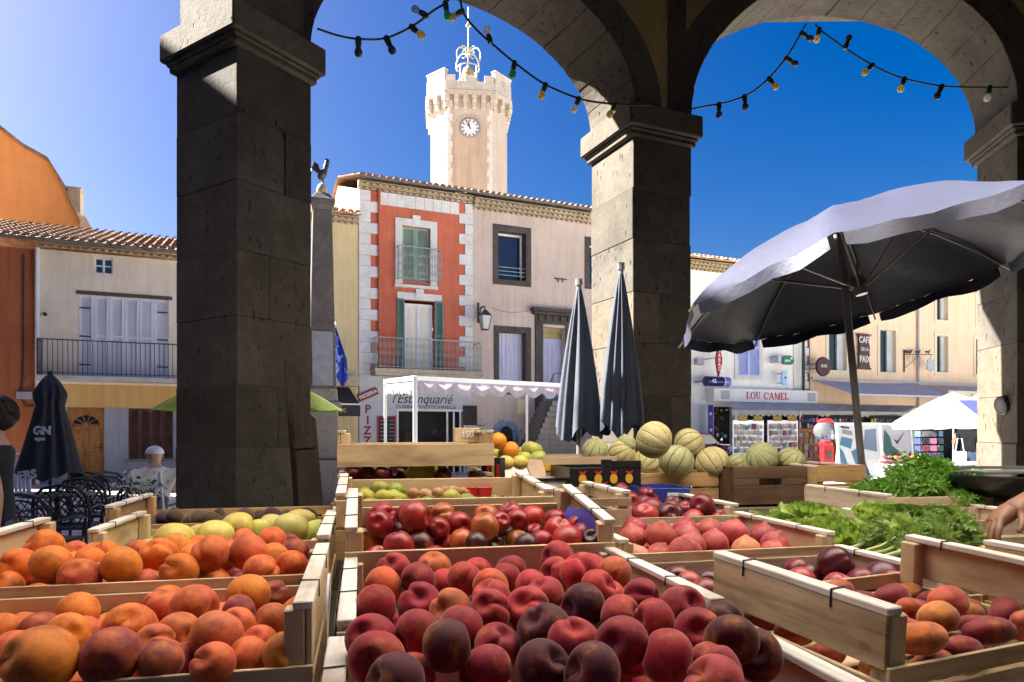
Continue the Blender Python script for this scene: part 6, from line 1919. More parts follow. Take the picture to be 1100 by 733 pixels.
# dark bundled greens in the crate below
for i, (px, py, Y) in enumerate(((975, 549, 2.1), (1005, 550, 2.08), (945, 546, 2.2))):
    t = thing('chard', ('dark green leaf bundle below the parsley', 'dark green leaf bundle under the parsley beside the hand', 'pale leek bundle beside the lettuce')[i], 'greens', P(px, py + 12, Y), 0, 'dark greens')
    o = bpy.data.objects.new('leaves', lm[i]); COL.objects.link(o); o.parent = t; o.scale = (.62, .62, .5)
    o.data = o.data.copy(); o.data.materials.clear(); o.data.materials.append(mceld if i < 2 else mlett)

# cardboard and printed boxes at the back of the stall
mcard = M('brown_cardboard', (.36, .25, .16), (.46, .33, .22), .8, 6)
mcardw = M('white_lined_cardboard', (.50, .46, .42), (.60, .56, .52), .7, 6)
mblack = M('black_print_card', (.012, .012, .014), rough=.35)
myel_ = M('yellow_print', (.62, .36, .03), rough=.4); mred_ = M('red_print', (.50, .03, .03), rough=.4); mblue_ = M('blue_print_card', (.02, .035, .22), (.03, .05, .28), .35, 5)
def tray(name, label, px0, px1, py_top, Y, h, dep, mat, ang=PHI, flap=None, inner=None, group='cardboard fruit boxes'):
    p0, p1 = P(px0, py_top, Y), P(px1, py_top, Y)
    wv = (p1.x - p0.x) / math.cos(ang)
    t = thing(name, label, 'box', Vector((p0.x, Y, p0.z - h)), ang, group)
    mb = MB(); th = .006
    mb.box(0, wv, 0, th, 0, h); fr_ = mb.build('front_panel', mat, t, bevel=.001)
    mb = MB(); mb.box(0, wv, dep - th, dep, 0, h); mb.build('back_panel', inner or mat, t)
    for x in (0, wv - th):
        mb = MB(); mb.box(x, x + th, th + .0005, dep - th - .0005, 0, h); mb.build('side_panel', inner or mat, t)
    mb = MB(); mb.box(th, wv - th, th, dep - th, .003, .008); mb.build('bottom', inner or mat, t)
    return t, fr_, wv
# black box printed with little yellow fruit
t, fp, wv = tray('printed_box', 'black cardboard box printed with a row of yellow fruit', 612, 692, 503, 2.55, .11, .26, mblack)
def print_fruit(parent, x, z, s):
    mb = MB(); mb.prism([(x + s * .8 * math.cos(a), z + s * math.sin(a)) for a in np.linspace(0, 2 * PI, 14, endpoint=False)], -.0022, -.0012); mb.build('printed_fruit', myel_, parent)
    mb = MB(); mb.prism([(x, z + s * .8), (x + s * .5, z + s * 1.1), (x + s * .9, z + s * 1.7), (x + .1 * s, z + s * 1.35), (x - s * .8, z + s * 1.6), (x - s * .5, z + s * 1.1)], -.0024, -.0014); mb.build('printed_leaf', mred_, parent)
for k in range(4): print_fruit(fp, .05 + k * .062, .068, .019)
for k in range(3): print_fruit(fp, .075 + k * .062, .032, .015)
mb = MB(); mb.box(.13, .165, -.001, .02, .11, .14); mb.box(.17, wv, -.001, .02, .11, .135); mb.build('folded_flap', mblack, t)
# blue printed box beside it
t, fp, wv = tray('printed_box', 'blue printed box tipped over the dark peaches', 690, 742, 525, 2.42, .07, .2, mblue_, ang=R(4))
mb = MB(); mb.box(.09, .13, -.002, -.001, .03, .055); mb.build('white_print', mwhitep, fp)
mb = MB(); mb.prism([(.045 + .014 * math.cos(a), .035 + .014 * math.sin(a)) for a in np.linspace(0, 2 * PI, 14, endpoint=False)], -.002, -.001); mb.build('red_print', mred_, fp)
# open cardboard box of apples with a bent flap, and the tray in front of it
t, fp, wv = tray('apple_box', 'brown cardboard box heaped with green apples and oranges', 516, 668, 492, 2.75, .10, .34, mcard)
APB = (t, wv, .34, .10, .10); CRATES['ap'] = APB
mb = MB(); mb.box(wv * .42, wv * .66, -.004, -.001, .045, .07); mb.build('yellow_band', myel_, fp)
mb = MB(); mb.add([(wv * .12, -.002, .09), (wv * .30, -.002, .09), (wv * .36, -.09, -.02), (wv * .18, -.11, -.03)], [(0, 1, 2, 3)]); mb.build('bent_flap', mcardw, t)
mb = MB(); mb.add([(wv * .31, -.003, .095), (wv * .44, -.003, .09), (wv * .46, -.05, .0), (wv * .36, -.06, -.01)], [(0, 1, 2, 3)]); mb.build('inner_flap', mcard, t)
t, fp, wv = tray('cardboard_tray', 'pale cardboard tray with a few quinces, below the apples', 540, 618, 516, 2.55, .075, .16, mcardw, inner=mcardw)
CRATES['tr'] = (t, wv, .16, .075, .075)
mb = MB(); mb.box(-.01, wv + .01, -.006, -.001, .07, .08); mb.build('dark_edge', mblack, fp)
t, fp, wv = tray('printed_box', 'narrow black box end printed with red and yellow fruit', 517, 537, 492, 2.3, .095, .05, mblack, ang=R(-20))
for k in range(3):
    mb = MB(); mb.box(.02 + k * .018, .03 + k * .018, -.002, -.001, .03, .075); mb.build('printed_fruit', myel_ if k % 2 else mred_, fp)
mb = MB(); mb.box(.02, .06, -.0025, -.001, .0, .028); mb.build('white_print', mwhitep, fp)
ap = zs([(700,170,62,1),(775,182,78,1),(838,172,58,0),(880,190,64,0),(940,168,76,0),(1000,182,54,0),(1060,172,64,1),(822,192,44,0)], 340, 440, 3.667)
heap('apple', 'in the brown cardboard box', 'green apples in the cardboard box', ap, (500, .14), (480, .074), 'ap', r0=.041, seed=31, fill=False, upright='stem')
orr = zs([(650,147,56),(735,152,62),(788,147,58),(872,162,40)], 340, 440, 3.667)
heap('orange', 'behind the apples', 'oranges behind the apples', orr, (490, .075), (475, .055), 'ap', r0=.042, seed=32, fill=False)
qu = zs([(920,258,52),(952,258,46),(1032,253,56)], 340, 440, 3.667)
heap('quince', 'in the pale cardboard tray', 'quinces in the pale tray', qu, (515, .12), (508, .12), 'tr', r0=.034, seed=33, fill=False, upright='lie')
# red punnets
for k, (x0, lb) in enumerate(((506, 'red plastic punnet beside the green figs'), (520, 'second red plastic punnet, nearer the black box'))):
    p = P(x0, 533, 2.12); t = thing('punnet', lb, 'punnet', p, PHI, 'red punnets')
    mb = MB(); w0, w1 = .018, .021
    vs = [(sx * w, sy * w * 1.3, z) for w, z in ((w0, 0), (w1, .028)) for sx, sy in ((-1, -1), (1, -1), (1, 1), (-1, 1))]
    mb.add(vs, [(3, 2, 1, 0)] + [(i, (i + 1) % 4, 4 + (i + 1) % 4, 4 + i) for i in range(4)]); mb.build('tub', M('red_plastic', (.55, .02, .03), rough=.35), t)
    mb = MB(); mb.tube([(w1, -w1 * 1.3, .028), (w1, w1 * 1.3, .028), (-w1, w1 * 1.3, .028), (-w1, -w1 * 1.3, .028)], .0018, 5, True); mb.build('rim', bpy.data.materials['red_plastic'], t)
# two pale crate ends stacked on the right of the pears
crate('x1', 'small pale crate stacked against the fig crate', .53, .72, 1.75, 2.1, 1.335, 1.315, .08, tint=1)
# wooden block standing on the stacked crate, blue liner, black tub
p = P(501, 482, 2.45)
t = thing('wooden_block', 'raw wooden block marked in white at the end of the stacked crate', 'block', Vector((p.x, p.y, 1.457)), PHI)
mb = MB(); mb.box(-.045, .045, -.02, .02, 0, .05); mb.build('block', TINTS[0][0], t, bevel=.002)
lettering('150', .03, mwhitep, t, (0, -.0215, .026), off=.0008)
c2r = CRATES['c2'][0]
mb = MB(); w2 = CRATES['c2'][1] / 2
mb.grid(lambda u, v: (w2 - .036 - .02 * math.sin(PI * v) * u, .02 + .19 * u, .07 + .085 * v + .012 * math.sin(5 * u)), 10, 5); mb.build('liner', mtrayblue, c2r, smooth=180)
# black tub and steel bar of the scale
p = P(1078, 517, 2.5)
t = thing('scale_tub', 'black oval weighing tub under a pale steel bar', 'scale', p, 0)
mb = MB(); mb.lathe([(.02, -.065), (.10, -.055), (.155, -.02), (.165, .02), (.155, .025), (.145, .0), (.09, -.035), (.001, -.045)], 28, Matrix.Scale(1.05, 4, (1, 0, 0)), caps=False); mb.build('tub', M('black_plastic', (.008, .008, .009), rough=.3), t, smooth=60)
mb = MB(); mb.box(-.16, .3, -.012, .012, .045, .055); mb.box(-.1, .3, -.06, .1, .03, .036); mb.build('steel_bar', M('brushed_steel', (.35, .36, .36), rough=.35, metal=.7), t)
mb = MB(); mb.box(-.05, .12, -.05, .08, -.24, -.066); mb.build('stand', M('grey_plastic', (.2, .2, .21)), t, bevel=.006)
# white price tag loop between the crates and an orange cord
p = S(-.047, 1.02, 1.24)
t = thing('tie_loop', 'white plastic tie loop hanging between the apricot and peach crates', 'tie', p, PHI)
mb = MB(); mb.tube([(.0 + .002 * math.sin(a), .045 * math.cos(a), .05 * math.sin(a)) for a in np.linspace(0, 2 * PI, 24, endpoint=False)], .0022, 6, True); mb.build('loop', mwhitep, t, smooth=180)
# ------------------------------------------------------------------ things standing about the square
def up(px, Y, name, label, cat, group=None, rz=0.0):
    return thing(name, label, cat, (plc(px, Y), Y, 0), rz, group)
GM = gm + [M('goods_pink', (.6, .12, .25), rough=.6), M('goods_orange', (.7, .22, .02), rough=.6), M('goods_sky', (.12, .40, .65), rough=.6), M('goods_paper', (.55, .55, .52), rough=.7), M('goods_ink', (.06, .06, .08), rough=.7)]
GMS = []  # goods colours darkened to offset direct sun on the stands outside
for m_g in GM:
    c_g = m_g.node_tree.nodes['Principled BSDF'].inputs['Base Color'].default_value
    GMS.append(M(m_g.name + '_print', tuple(x * .30 for x in c_g[:3]), rough=.55))
# long white shop awning with scallops
t = thing('scalloped_awning', 'long white shop awning with a scalloped edge in front of the tobacconist and café', 'awning', (0, 0, 0))
a0, a1 = P(786, 443, 25.5), P(975, 444, 28.8)
b0, b1 = row(790, 431, .55), row(985, 425, .9)
a0.z = a1.z = 2.25; b0.z = b1.z = 2.62
mb = MB(); mb.grid(lambda u, v: (a0 * (1 - u) + a1 * u) * (1 - v) + (b0 * (1 - u) + b1 * u) * v - Vector((0, 0, .10 * math.sin(PI * v) * abs(math.sin(u * 7 * PI)))), 70, 6)
mb.build('cloth', fabric('white_awning_cloth', (.70, .68, .66), (.62, .60, .60), .4), t, smooth=180)
mb = MB(); mb.grid(lambda u, v: a0 * (1 - u) + a1 * u - Vector((0, 0, v * (.16 + .07 * abs(math.sin(u * 34 * PI))))), 272, 2); mb.build('valance', fabric('cream_valance_cloth', (.66, .60, .46), (.6, .54, .4), .4), t)
for u in (.02, .36, .7, .98):
    p = a0 * (1 - u) + a1 * u
    mb = MB(); mb.tube([(p.x, p.y, .005), (p.x, p.y, p.z)], .03, 8); mb.build('post', mwpole, t)
mcardp1 = M('card_cream', (.30, .29, .26), rough=.6); mcardp2 = M('card_pale_grey', (.22, .22, .24), rough=.6)
# two card racks
gq = random.Random(21)
for k, (px, lb) in enumerate(((804, 'left white news rack full of small cards under yellow headers'), (841, 'right white news rack with denser rows of cards under yellow headers'))):
    t = up(px, 21.4 + .3 * k, 'card_rack', lb, 'rack', 'card racks before the tobacconist', R(8)); t.scale = (.88, .88, .88)
    mb = MB(); mb.box(-.58, .58, 0, .05, .1, 2.05); pn = mb.build('panel', mwhitep, t)
    mb = MB()
    for i in range(10):
        for j in range(8):
            x = -.54 + i * .108; z = .25 + j * .21
            w = gq.uniform(.075, .104); h = gq.uniform(.15, .205); x += gq.uniform(-.01, .008); z += gq.uniform(-.02, .015)
            mb.box(x, x + w, -.03 - gq.uniform(0, .02), -.004, z, z + h, mi=gq.choices([3, 8, 10, 11, 10, 0, 1, 7, 9], [3, 4, 5, 5, 4, 1, 1, 1.5, 1], k=1)[0])
            mb.box(x + .015, x + w * .7, -.055, -.05, z + h * .3, z + h * .55, mi=gq.choice([9, 9, 4, 0, 7, 8]))
    mb.build('cards', None, pn, mats=GMS + [mcardp1, mcardp2])
    for x in (-.38, .2):
        mb = MB(); mb.box(x, x + .32, -.03, .02, 2.02, 2.2); mb.build('header', GMS[1], t)
    for x in (-.5, .5):
        mb = MB(); mb.tube([(x, .03, .005), (x, .03, .12)], .03, 6); mb.build('leg', mwpole, t)
# dark magazine shelves under the awning
for k, (px, Y, w, lb) in enumerate(((868, 26.8, .95, 'dark magazine stand with violet covers behind the racks'), (905, 27.4, 1.7, 'dark souvenir shelves with hanging bags behind the gumball machine'), (952, 28.2, 1.6, 'dark shop shelves with small hanging goods behind the posters'))):
    t = up(px, Y, 'goods_shelf', lb, 'shelf', 'dark shelves under the awning', R(15))
    mb = MB(); mb.box(-w / 2, w / 2, 0, .3, .01, 2.1); cs = mb.build('case', mdark, t)
    mb = MB()
    for i in range(int(w / .13)):
        for j in range(8):
            if gq.random() < .75:
                x = -w / 2 + .03 + i * .13; z = .2 + j * .23
                mb.box(x, x + gq.uniform(.06, .1), -.05, -.002, z, z + gq.uniform(.1, .19), mi=gq.choices([4, 4, 9, 9, 8, 0, 2, 5], k=1)[0] if k == 0 else gq.choices([9, 9, 9, 0, 1, 2, 6, 8], k=1)[0])
    mb.build('goods', None, cs, mats=GM)
# toy board, gumball machine
t = up(870, 22.5, 'toy_board', 'orange framed board of bagged toys beside the gumball machine', 'display', None, R(6))
mb = MB(); mb.box(-.45, .5, 0, .06, .02, 1.55); bd = mb.build('board', GMS[6], t, bevel=.01)
mb = MB()
for i in range(5):
    for j in range(6):
        x = -.4 + i * .175; z = .15 + j * .225
        mb.box(x, x + gq.uniform(.1, .15), -.06, -.003, z, z + gq.uniform(.12, .2), mi=gq.choice([1, 1, 3, 5, 6, 3, 0]))
mb.build('toys', None, bd, mats=GMS)
t = up(887, 21.0, 'gumball_machine', 'red gumball machine with a clear globe and red lid', 'machine')
mb = MB(); mb.lathe([(.25, .01), (.25, .08), (.17, .12), (.17, .95), (.2, 1.0), (.2, 1.12), (.16, 1.16)], 20); mb.box(-.16, .16, -.2, 0, .3, 1.0); mb.build('body', mrs, t, smooth=35)
mb = MB(); mb.box(-.08, .08, -.225, -.2, .62, .85); mb.build('coin_plate', M('dark_coin_plate', (.08, .06, .06), rough=.3, metal=.6), t)
m, nt, bs = new_mat('clear_globe'); bs.inputs['Base Color'].default_value = (.25, .28, .32, 1); bs.inputs['Roughness'].default_value = .05; bs.inputs['Alpha'].default_value = .25
mb = MB(); mb.lathe([(.16, 1.16), (.28, 1.25), (.36, 1.42), (.34, 1.6), (.22, 1.73)], 24, caps=False); mb.build('globe', m, t, smooth=180)
mb = MB()
for i in range(46):
    a, rr_ = gq.uniform(0, 6.28), gq.uniform(0, .2)
    mb.lathe([(.001, -.035), (.03, -.015), (.03, .015), (.001, .035)], 6, Matrix.Translation((rr_ * math.cos(a), rr_ * math.sin(a), 1.22 + gq.uniform(0, .2))), mi=gq.randrange(8))
mb.build('gumballs', None, t, mats=GMS)
mb = MB(); mb.lathe([(.23, 1.72), (.25, 1.76), (.16, 1.84), (.001, 1.86)], 20); mb.build('lid', mrs, t, smooth=40)
# rolled beach mats
for k in range(5):
    t = up(897 + k * 5, 25.0, 'beach_mat', ('orange', 'orange', 'green', 'orange', 'green')[k] + ' rolled beach mat leaning among the rolls, ' + ('first', 'second', 'third', 'fourth', 'last')[k] + ' from the gumball machine', 'beach mat', 'rolled beach mats')
    mb = MB(); mb.tube([(-.2 - .03 * k, 0, .1), (.2 - .05 * k, .25, 1.72)], .07, 10); mb.tube([(-.2 - .03 * k + .02, 0, .16), (-.2 - .03 * k + .04, .02, .26)], .074, 10); mb.build('roll', GMS[2] if k in (2, 4) else GMS[6], t, smooth=40)
# big posters on easel frames
def poster(px, Y, w, h, label, shapes, rz):
    t = up(px, Y, 'poster_frame', label, 'poster', 'poster stands in the sun', rz)
    Tm = Matrix.Translation((0, 0, .12)) @ Matrix.Rotation(R(-8), 4, 'X')
    mb = MB(); mb.box(-w / 2, w / 2, 0, .03, 0, h, Tm); pn = mb.build('sheet', M('poster_white', (.36, .37, .40), (.44, .45, .47), .5, 2) if 'poster_white' not in bpy.data.materials else bpy.data.materials['poster_white'], t)
    mb = MB(); band(mb, -w / 2 + .03, w / 2 - .03, .03, h - .03, .04, -.02, .035); mb.v = [Tm @ v for v in mb.v]; mb.build('frame', mwpole, t)
    for pts, mi in shapes:
        mb = MB(); mb.prism([(x * w - w / 2, z * h) for x, z in pts], -.006 - .0012 * shapes.index((pts, mi)), -.003, Tm); mb.build('print', GMS[mi] if isinstance(mi, int) else mi, pn)
    for x in (-w / 2 + .08, w / 2 - .08):
        mb = MB(); mb.tube([(x, .45, .005), (x, h * .14, h * .9)], .02, 6); mb.build('leg', mwpole, t)
poster(926, 18.5, 1.22, 1.58, 'white poster stand with a blue diagonal sweep', [([(.02, .05), (.3, .02), (.12, .5), (.02, .6)], 7), ([(.3, .5), (.42, .55), (.62, .05), (.48, .02)], 7), ([(.12, .82), (.36, .78), (.36, .86), (.14, .9)], 8), ([(.05, .62), (.3, .55), (.36, .72), (.1, .76)], 7), ([(.6, .55), (.9, .5), (.92, .9), (.66, .88)], M('poster_pale_blue', (.10, .14, .20), rough=.5)), ([(.44, .62), (.5, .6), (.7, .1), (.62, .05)], 4), ([(.1, .92), (.3, .9), (.3, .93), (.1, .95)], 9)], R(4))
poster(966, 19.2, .85, 1.58, 'poster stand with a green and grey picture, beside the blue one', [([(.05, .5), (.12, .9), (.3, .75), (.34, .6), (.55, .5), (.6, .2), (.3, .15)], M('poster_green', (.03, .09, .07), rough=.5)), ([(.3, .5), (.6, .45), (.8, .25), (.75, .1), (.4, .08)], M('poster_grey', (.035, .035, .04), rough=.5)), ([(.4, .72), (.5, .62), (.56, .66), (.78, .86), (.52, .68)], 0), ([(.85, .1), (.93, .1), (.93, .5), (.85, .45)], 0)], R(-4))
# beach toys on a low bench
for k in range(7):
    px = 950 + k * 6
    t = up(px, 17.5, 'beach_ball', ('red', 'pink', 'orange', 'red', 'pink', 'orange', 'yellow')[k] + ' toy ball on the crate before the posters, ' + ('first', 'second', 'third', 'fourth', 'fifth', 'sixth', 'last')[k] + ' of the row', 'toy ball', 'toy balls before the posters')
    t.location.z = .62
    mb = MB(); mb.lathe([(.11 * math.sin(a) + .0005, .11 * (1 - math.cos(a))) for a in np.linspace(0, PI, 10)], 14, mi=0); mb.lathe([(.112 * math.sin(a), .11 - .112 * math.cos(a)) for a in (1.35, 1.55, 1.8)], 14, mi=1, caps=False); mb.build('ball', None, t, smooth=180, mats=[GMS[(0, 5, 6, 0, 5, 6, 1)[k]], GMS[3]])
t = up(968, 17.5, 'toy_bench', 'low white bench carrying the toy balls', 'bench')
mb = MB(); mb.box(-.6, .6, -.2, .2, .55, .615); mb.build('top', mwpole, t)
for x in (-.55, .55):
    mb = MB(); mb.box(x - .03, x + .03, -.18, .18, .005, .549); mb.build('leg', mwpole, t)
# postcard racks
for k, (px, lb) in enumerate(((990, 'revolving postcard rack with a pale flag, beside the grey picture'), (1004, 'blue postcard rack next to the café parasol'))):
    t = up(px, 18.6 + .3 * k, 'postcard_rack', lb, 'rack', 'postcard racks', R(20 * k))
    mb = MB(); mb.tube([(0, 0, .01), (0, 0, 1.75)], .02, 6); mb.lathe([(.22, .005), (.22, .03), (.03, .05)], 12); mb.build('stem', miron, t)
    mb = MB()
    for j in range(7):
        for i in range(6):
            a = i * PI / 3
            mb.box(-.075, .075, -.19, -.18, .32 + j * .2, .32 + j * .2 + .15, Matrix.Rotation(a, 4, 'Z'), mi=gq.choices([4, 7, 7, 4, 8, 5, 2, 9], k=1)[0])
    mb.build('cards', None, t, mats=GMS)
# motorbike and red car by the shop door
t = up(772, 25.2, 'motorbike', 'dark red motorbike parked by the shop door, front wheel towards the square', 'motorbike', None, R(-55))
mty = M('tyre_rubber', (.012, .012, .013), rough=.8); mch = M('chrome', (.5, .5, .52), rough=.2, metal=.9)
for x in (-.68, .68):
    mb = MB(); mb.tube([(x + .27 * math.cos(a), 0, .31 + .27 * math.sin(a)) for a in np.linspace(0, 2 * PI, 24, endpoint=False)], .05, 8, True); w_ = mb.build('wheel', mty, t, smooth=60)
    mb = MB()
    for a in np.linspace(0, PI, 5, endpoint=False): mb.tube([(x + .23 * math.cos(a), 0, .31 + .23 * math.sin(a)), (x - .23 * math.cos(a), 0, .31 - .23 * math.sin(a))], .012, 5)
    mb.build('spokes', mch, w_)
mb = MB(); mb.tube([(-.15, 0, .72), (.1, 0, .84), (.36, 0, .78)], [.10, .16, .07], 12); mb.build('tank', M('dark_red_paint', (.22, .01, .02), rough=.25), t, smooth=60)
mb = MB(); mb.tube([(-.75, 0, .76), (-.4, 0, .72), (-.1, 0, .75)], [.05, .11, .08], 10); mb.build('saddle', mty, t, smooth=60)
mb = MB(); mb.box(-.22, .22, -.14, .14, .28, .62); mb.tube([(-.2, .16, .3), (-.8, .18, .34)], .04, 8); mb.build('engine', M('engine_grey', (.08, .08, .085), (.2, .2, .2), .4, 12, metal=.6), t, bevel=.03)
mb = MB(); mb.tube([(.68, .07, .31), (.42, .06, .88)], .025, 6); mb.tube([(.68, -.07, .31), (.42, -.06, .88)], .025, 6); mb.tube([(.34, .36, .98), (.42, .1, .96), (.42, -.1, .96), (.34, -.36, .98)], .016, 6); mb.build('fork', mch, t)
mb = MB(); mb.tube([(.44, 0, .84), (.56, 0, .82)], [.06, .10], 12); mb.build('headlight', mwhitep, t, smooth=50)
for s in (-.28, .28):
    mb = MB(); mb.tube([(.36, s, .98), (.38, s * 1.15, 1.14)], .008, 5); mb.box(.37, .385, s * 1.15 - .05, s * 1.15 + .05, 1.12, 1.19); mb.build('mirror', mch, t)
t = up(738, 25.6, 'parked_car', 'raspberry red parked car half hidden by the pillar', 'car', None, R(28))
side = [(-1.9, .35), (1.85, .35), (1.95, .62), (1.75, .84), (1.05, .94), (.45, 1.40), (-1.05, 1.45), (-1.75, 1.0), (-1.95, .8)]
mb = MB(); mb.prism(side, -.78, .78); mb.build('body', M('raspberry_paint', (.35, .02, .06), rough=.2, spec=.7), t, bevel=.07, smooth=50)
mb = MB(); mb.prism([(.92, .95), (.42, 1.32), (-.1, 1.34), (-.1, .95)], -.79, .79); mb.prism([(-.16, .95), (-.16, 1.34), (-1.0, 1.36), (-1.45, 1.0)], -.79, .79); mb.build('window', mglass, t)
for x in (-1.25, 1.22):
    for y in (-.74, .74):
        mb = MB(); mb.tube([(x, y - .09, .31), (x, y + .09, .31)], .31, 20); w_ = mb.build('wheel', mty, t, smooth=40)
        mb = MB(); mb.tube([(x, y - .095, .31), (x, y + .095, .31)], .18, 14); mb.build('rim', mch, w_, smooth=40)
for y in (-.55, .55):
    mb = MB(); mb.box(1.86, 1.93, y - .14, y + .14, .62, .76); mb.build('headlight', mwhitep, t, bevel=.02)
# blue banner by the shop door
p = row(763, 452, .4)
t = thing('blue_banner', 'tall dark blue banner beside the tobacconist door', 'banner', (p.x, p.y, 0), ROWANG)
mb = MB(); mb.box(-.12, .12, -.03, .0, .9, 2.5); b_ = mb.build('panel', M('deep_blue_banner', (.02, .04, .32), rough=.5), t, bevel=.004)
for z, c_ in ((2.15, 3), (1.8, 0), (1.5, 3)):
    mb = MB(); mb.lathe([(.07, 0), (.07, .004)], 14, Matrix.Translation((0, -.031, z)) @ Matrix.Rotation(PI / 2, 4, 'X')); mb.build('printed_dot', GM[c_], b_)
mb = MB(); mb.tube([(.14, 0, .005), (.14, 0, 2.55)], .02, 6); mb.build('pole', mwpole, t)
# plants at the foot of the pink house
for k, (px, py, sz, lb) in enumerate(((541, 470, .5, 'climbing green plant in the blue niche'), (524, 478, .38, 'low dark shrub left of the blue niche'), (560, 480, .3, 'small pot plant at the foot of the outside stair'))):
    p = row(px, py, .55 if k else .3)
    t = thing('potted_plant', lb, 'plant', (p.x, p.y, 0), 0, 'plants before the pink house')
    mb = MB(); mb.lathe([(.13, .006), (.18, .3), (.19, .32)], 12); mb.build('pot', M('terracotta_pot', (.30, .12, .06), rough=.8) if k == 0 else bpy.data.materials['terracotta_pot'], t, smooth=40)
    mb = MB(); q = random.Random(k)
    for i in range(260):
        c_ = Vector((q.gauss(0, sz * .42), q.gauss(0, sz * .3), .45 + abs(q.gauss(0, .55 if k == 0 else .28))))
        n_ = Vector((q.gauss(0, 1), q.gauss(0, 1), q.gauss(.5, 1))).normalized(); a = n_.orthogonal().normalized(); b = n_.cross(a); s = .055
        mb.add([c_ - a * s, c_ + b * s * .5, c_ + a * s, c_ - b * s * .5], [(0, 1, 2, 3)])
    mb.build('foliage', leafmat('shrub_leaf', (.02, .05, .015, 1), (.06, .10, .03, 1)) if k == 0 else bpy.data.materials['shrub_leaf'], t)
    mb = MB(); mb.tube([(0, 0, .3), (.02, 0, .8)], .02, 5); mb.build('stem', mstem, t)
p = row(561, 437, .02); t = thing('wall_notice', 'pale yellow notice on the pink wall by the stair', 'notice', p, ROWANG)
mb = MB(); mb.box(-.2, .2, -.015, 0, -.26, .26); mb.build('sheet', M('yellow_notice', (.62, .52, .28), (.7, .62, .42), .7, 12), t)
# dark boards leaning at the foot of the left pillar
mbd = woodmat('dark_leaning_board', (.02, .014, .01), (.05, .034, .025), 'z', .6)
for k, (px0, px1, lb, dy) in enumerate(((330, 352, 'dark board leaning beside the left stone pillar, the widest one', 0), (338, 358, 'second dark board leaning in front of the widest one', -.12))):
    t = thing('leaning_board', lb, 'board', (plc(px1, 4.3 + dy), 4.3 + dy, 0), R(18), 'dark leaning boards')
    mb = MB(); Tm = Matrix.Rotation(R(-4.5), 4, 'Y')
    mb.prism([(-.14, .0), (.03, .0), (.02, 1.82 - .25 * k), (-.11, 1.96 - .25 * k)], -.015, .015, Tm); mb.build('board', mbd, t, bevel=.004)
    mb = MB(); mb.box(-.13, .0, -.03, -.016, .5, .57, Tm); mb.box(-.12, .0, -.03, -.016, 1.4, 1.47, Tm); mb.build('batten', mbd, t)
# floodlight on the right hand pillar
p = P(1087, 434, 6.1)
t = thing('floodlight', 'black cylindrical floodlight fixed to the pillar above the weighing tub', 'floodlight', p)
FR_ = Matrix.Rotation(R(78), 4, 'Y')
mb = MB(); mb.lathe([(.075, -.11), (.085, -.10), (.085, .14), (.06, .19), (.001, .2)], 20, Matrix.Rotation(R(80), 4, 'Y') @ Matrix.Identity(4)); mb.build('housing', M('black_housing', (.012, .012, .013), rough=.4), t, smooth=40)
mb = MB(); mb.lathe([(.05, -.112), (.03, -.108), (.001, -.105)], 16, Matrix.Rotation(R(80), 4, 'Y')); mb.build('lens', M('dark_lens', (.03, .03, .03), rough=.2), t)
mb = MB(); mb.tube([(.02, 0, 0), (.02, .25, .0)], .015, 6); mb.build('bracket', miron, t)
# ------------------------------------------------------------------ terrace chairs
mrattan = M('black_woven_plastic', (.012, .013, .012), (.03, .032, .03), .45, 20)
def chair_proto():
    t = thing('terrace_chair', '', 'chair', (0, 0, 0), 0, 'black terrace chairs')
    mb = MB(); mb.grid(lambda u, v: (-.23 + .46 * u, -.22 + .46 * v, .44 - .02 * math.sin(PI * u) * math.sin(PI * v)), 8, 8); mb.tube([(-.23, -.22, .43), (.23, -.22, .43), (.23, .24, .43), (-.23, .24, .43)], .016, 6, True); mb.build('seat', mrattan, t)
    for x, y in ((-.22, -.2), (.22, -.2), (-.22, .23), (.22, .23)):
        mb = MB(); mb.tube([(x, y, .43), (x * 1.08, y * 1.12, .006)], [.016, .013], 6); mb.build('leg', mrattan, t)
    mb = MB()
    hoop = [(-.25, .22, .43), (-.27, .27, .62), (-.25, .30, .78), (-.16, .32, .88), (0, .33, .91), (.16, .32, .88), (.25, .30, .78), (.27, .27, .62), (.25, .22, .43)]
    mb.tube(hoop, .018, 7); mb.tube([(x * .86, y + .003, .43 + (z - .43) * .88) for x, y, z in hoop], .010, 6)
    def bp(x, z): return (x, .22 + .11 * (z - .43) / .48, z)
    for k in range(-6, 7):
        for d in (-1, 1):
            pts = []
            for s in np.linspace(0, 1, 9):
                z = .47 + .38 * s; x = k * .07 + d * (s - .5) * .3
                lim = .22 * (1 if z < .75 else math.sqrt(max(0, 1 - ((z - .75) / .14) ** 2)))
                if abs(x) < lim: pts.append(bp(x, z))
            if len(pts) > 1: mb.tube(pts, .006, 4)
    mb.build('backrest', mrattan, t)
    for s in (-1, 1):
        mb = MB(); mb.tube([(s * .26, .27, .64), (s * .29, .0, .66), (s * .27, -.2, .63), (s * .23, -.22, .44)], .014, 6); mb.build('armrest', mrattan, t)
    return t
cpz = chair_proto()
CH = [(48, 6.6, 178, 'nearest terrace chair, its round woven back towards the stall'), (76, 7.6, 195, 'terrace chair behind the nearest one, turned a little aside'), (93, 8.6, 200, 'third terrace chair back, beside the charcoal parasol'), (104, 9.8, 190, 'farthest chair of the row before the wooden door'), (20, 7.4, 165, 'terrace chair by the walking woman'), (128, 9.4, 60, 'lone chair facing the seated man'), (166, 7.9, 180, 'chair in which the man in the white cap sits')]
for i, (px, Y, a, lb) in enumerate(CH):
    c = cpz if i == 0 else dup(cpz)
    c.location = (plc(px, Y), Y, 0); c.rotation_euler = (0, 0, R(a)); c['label'] = lb
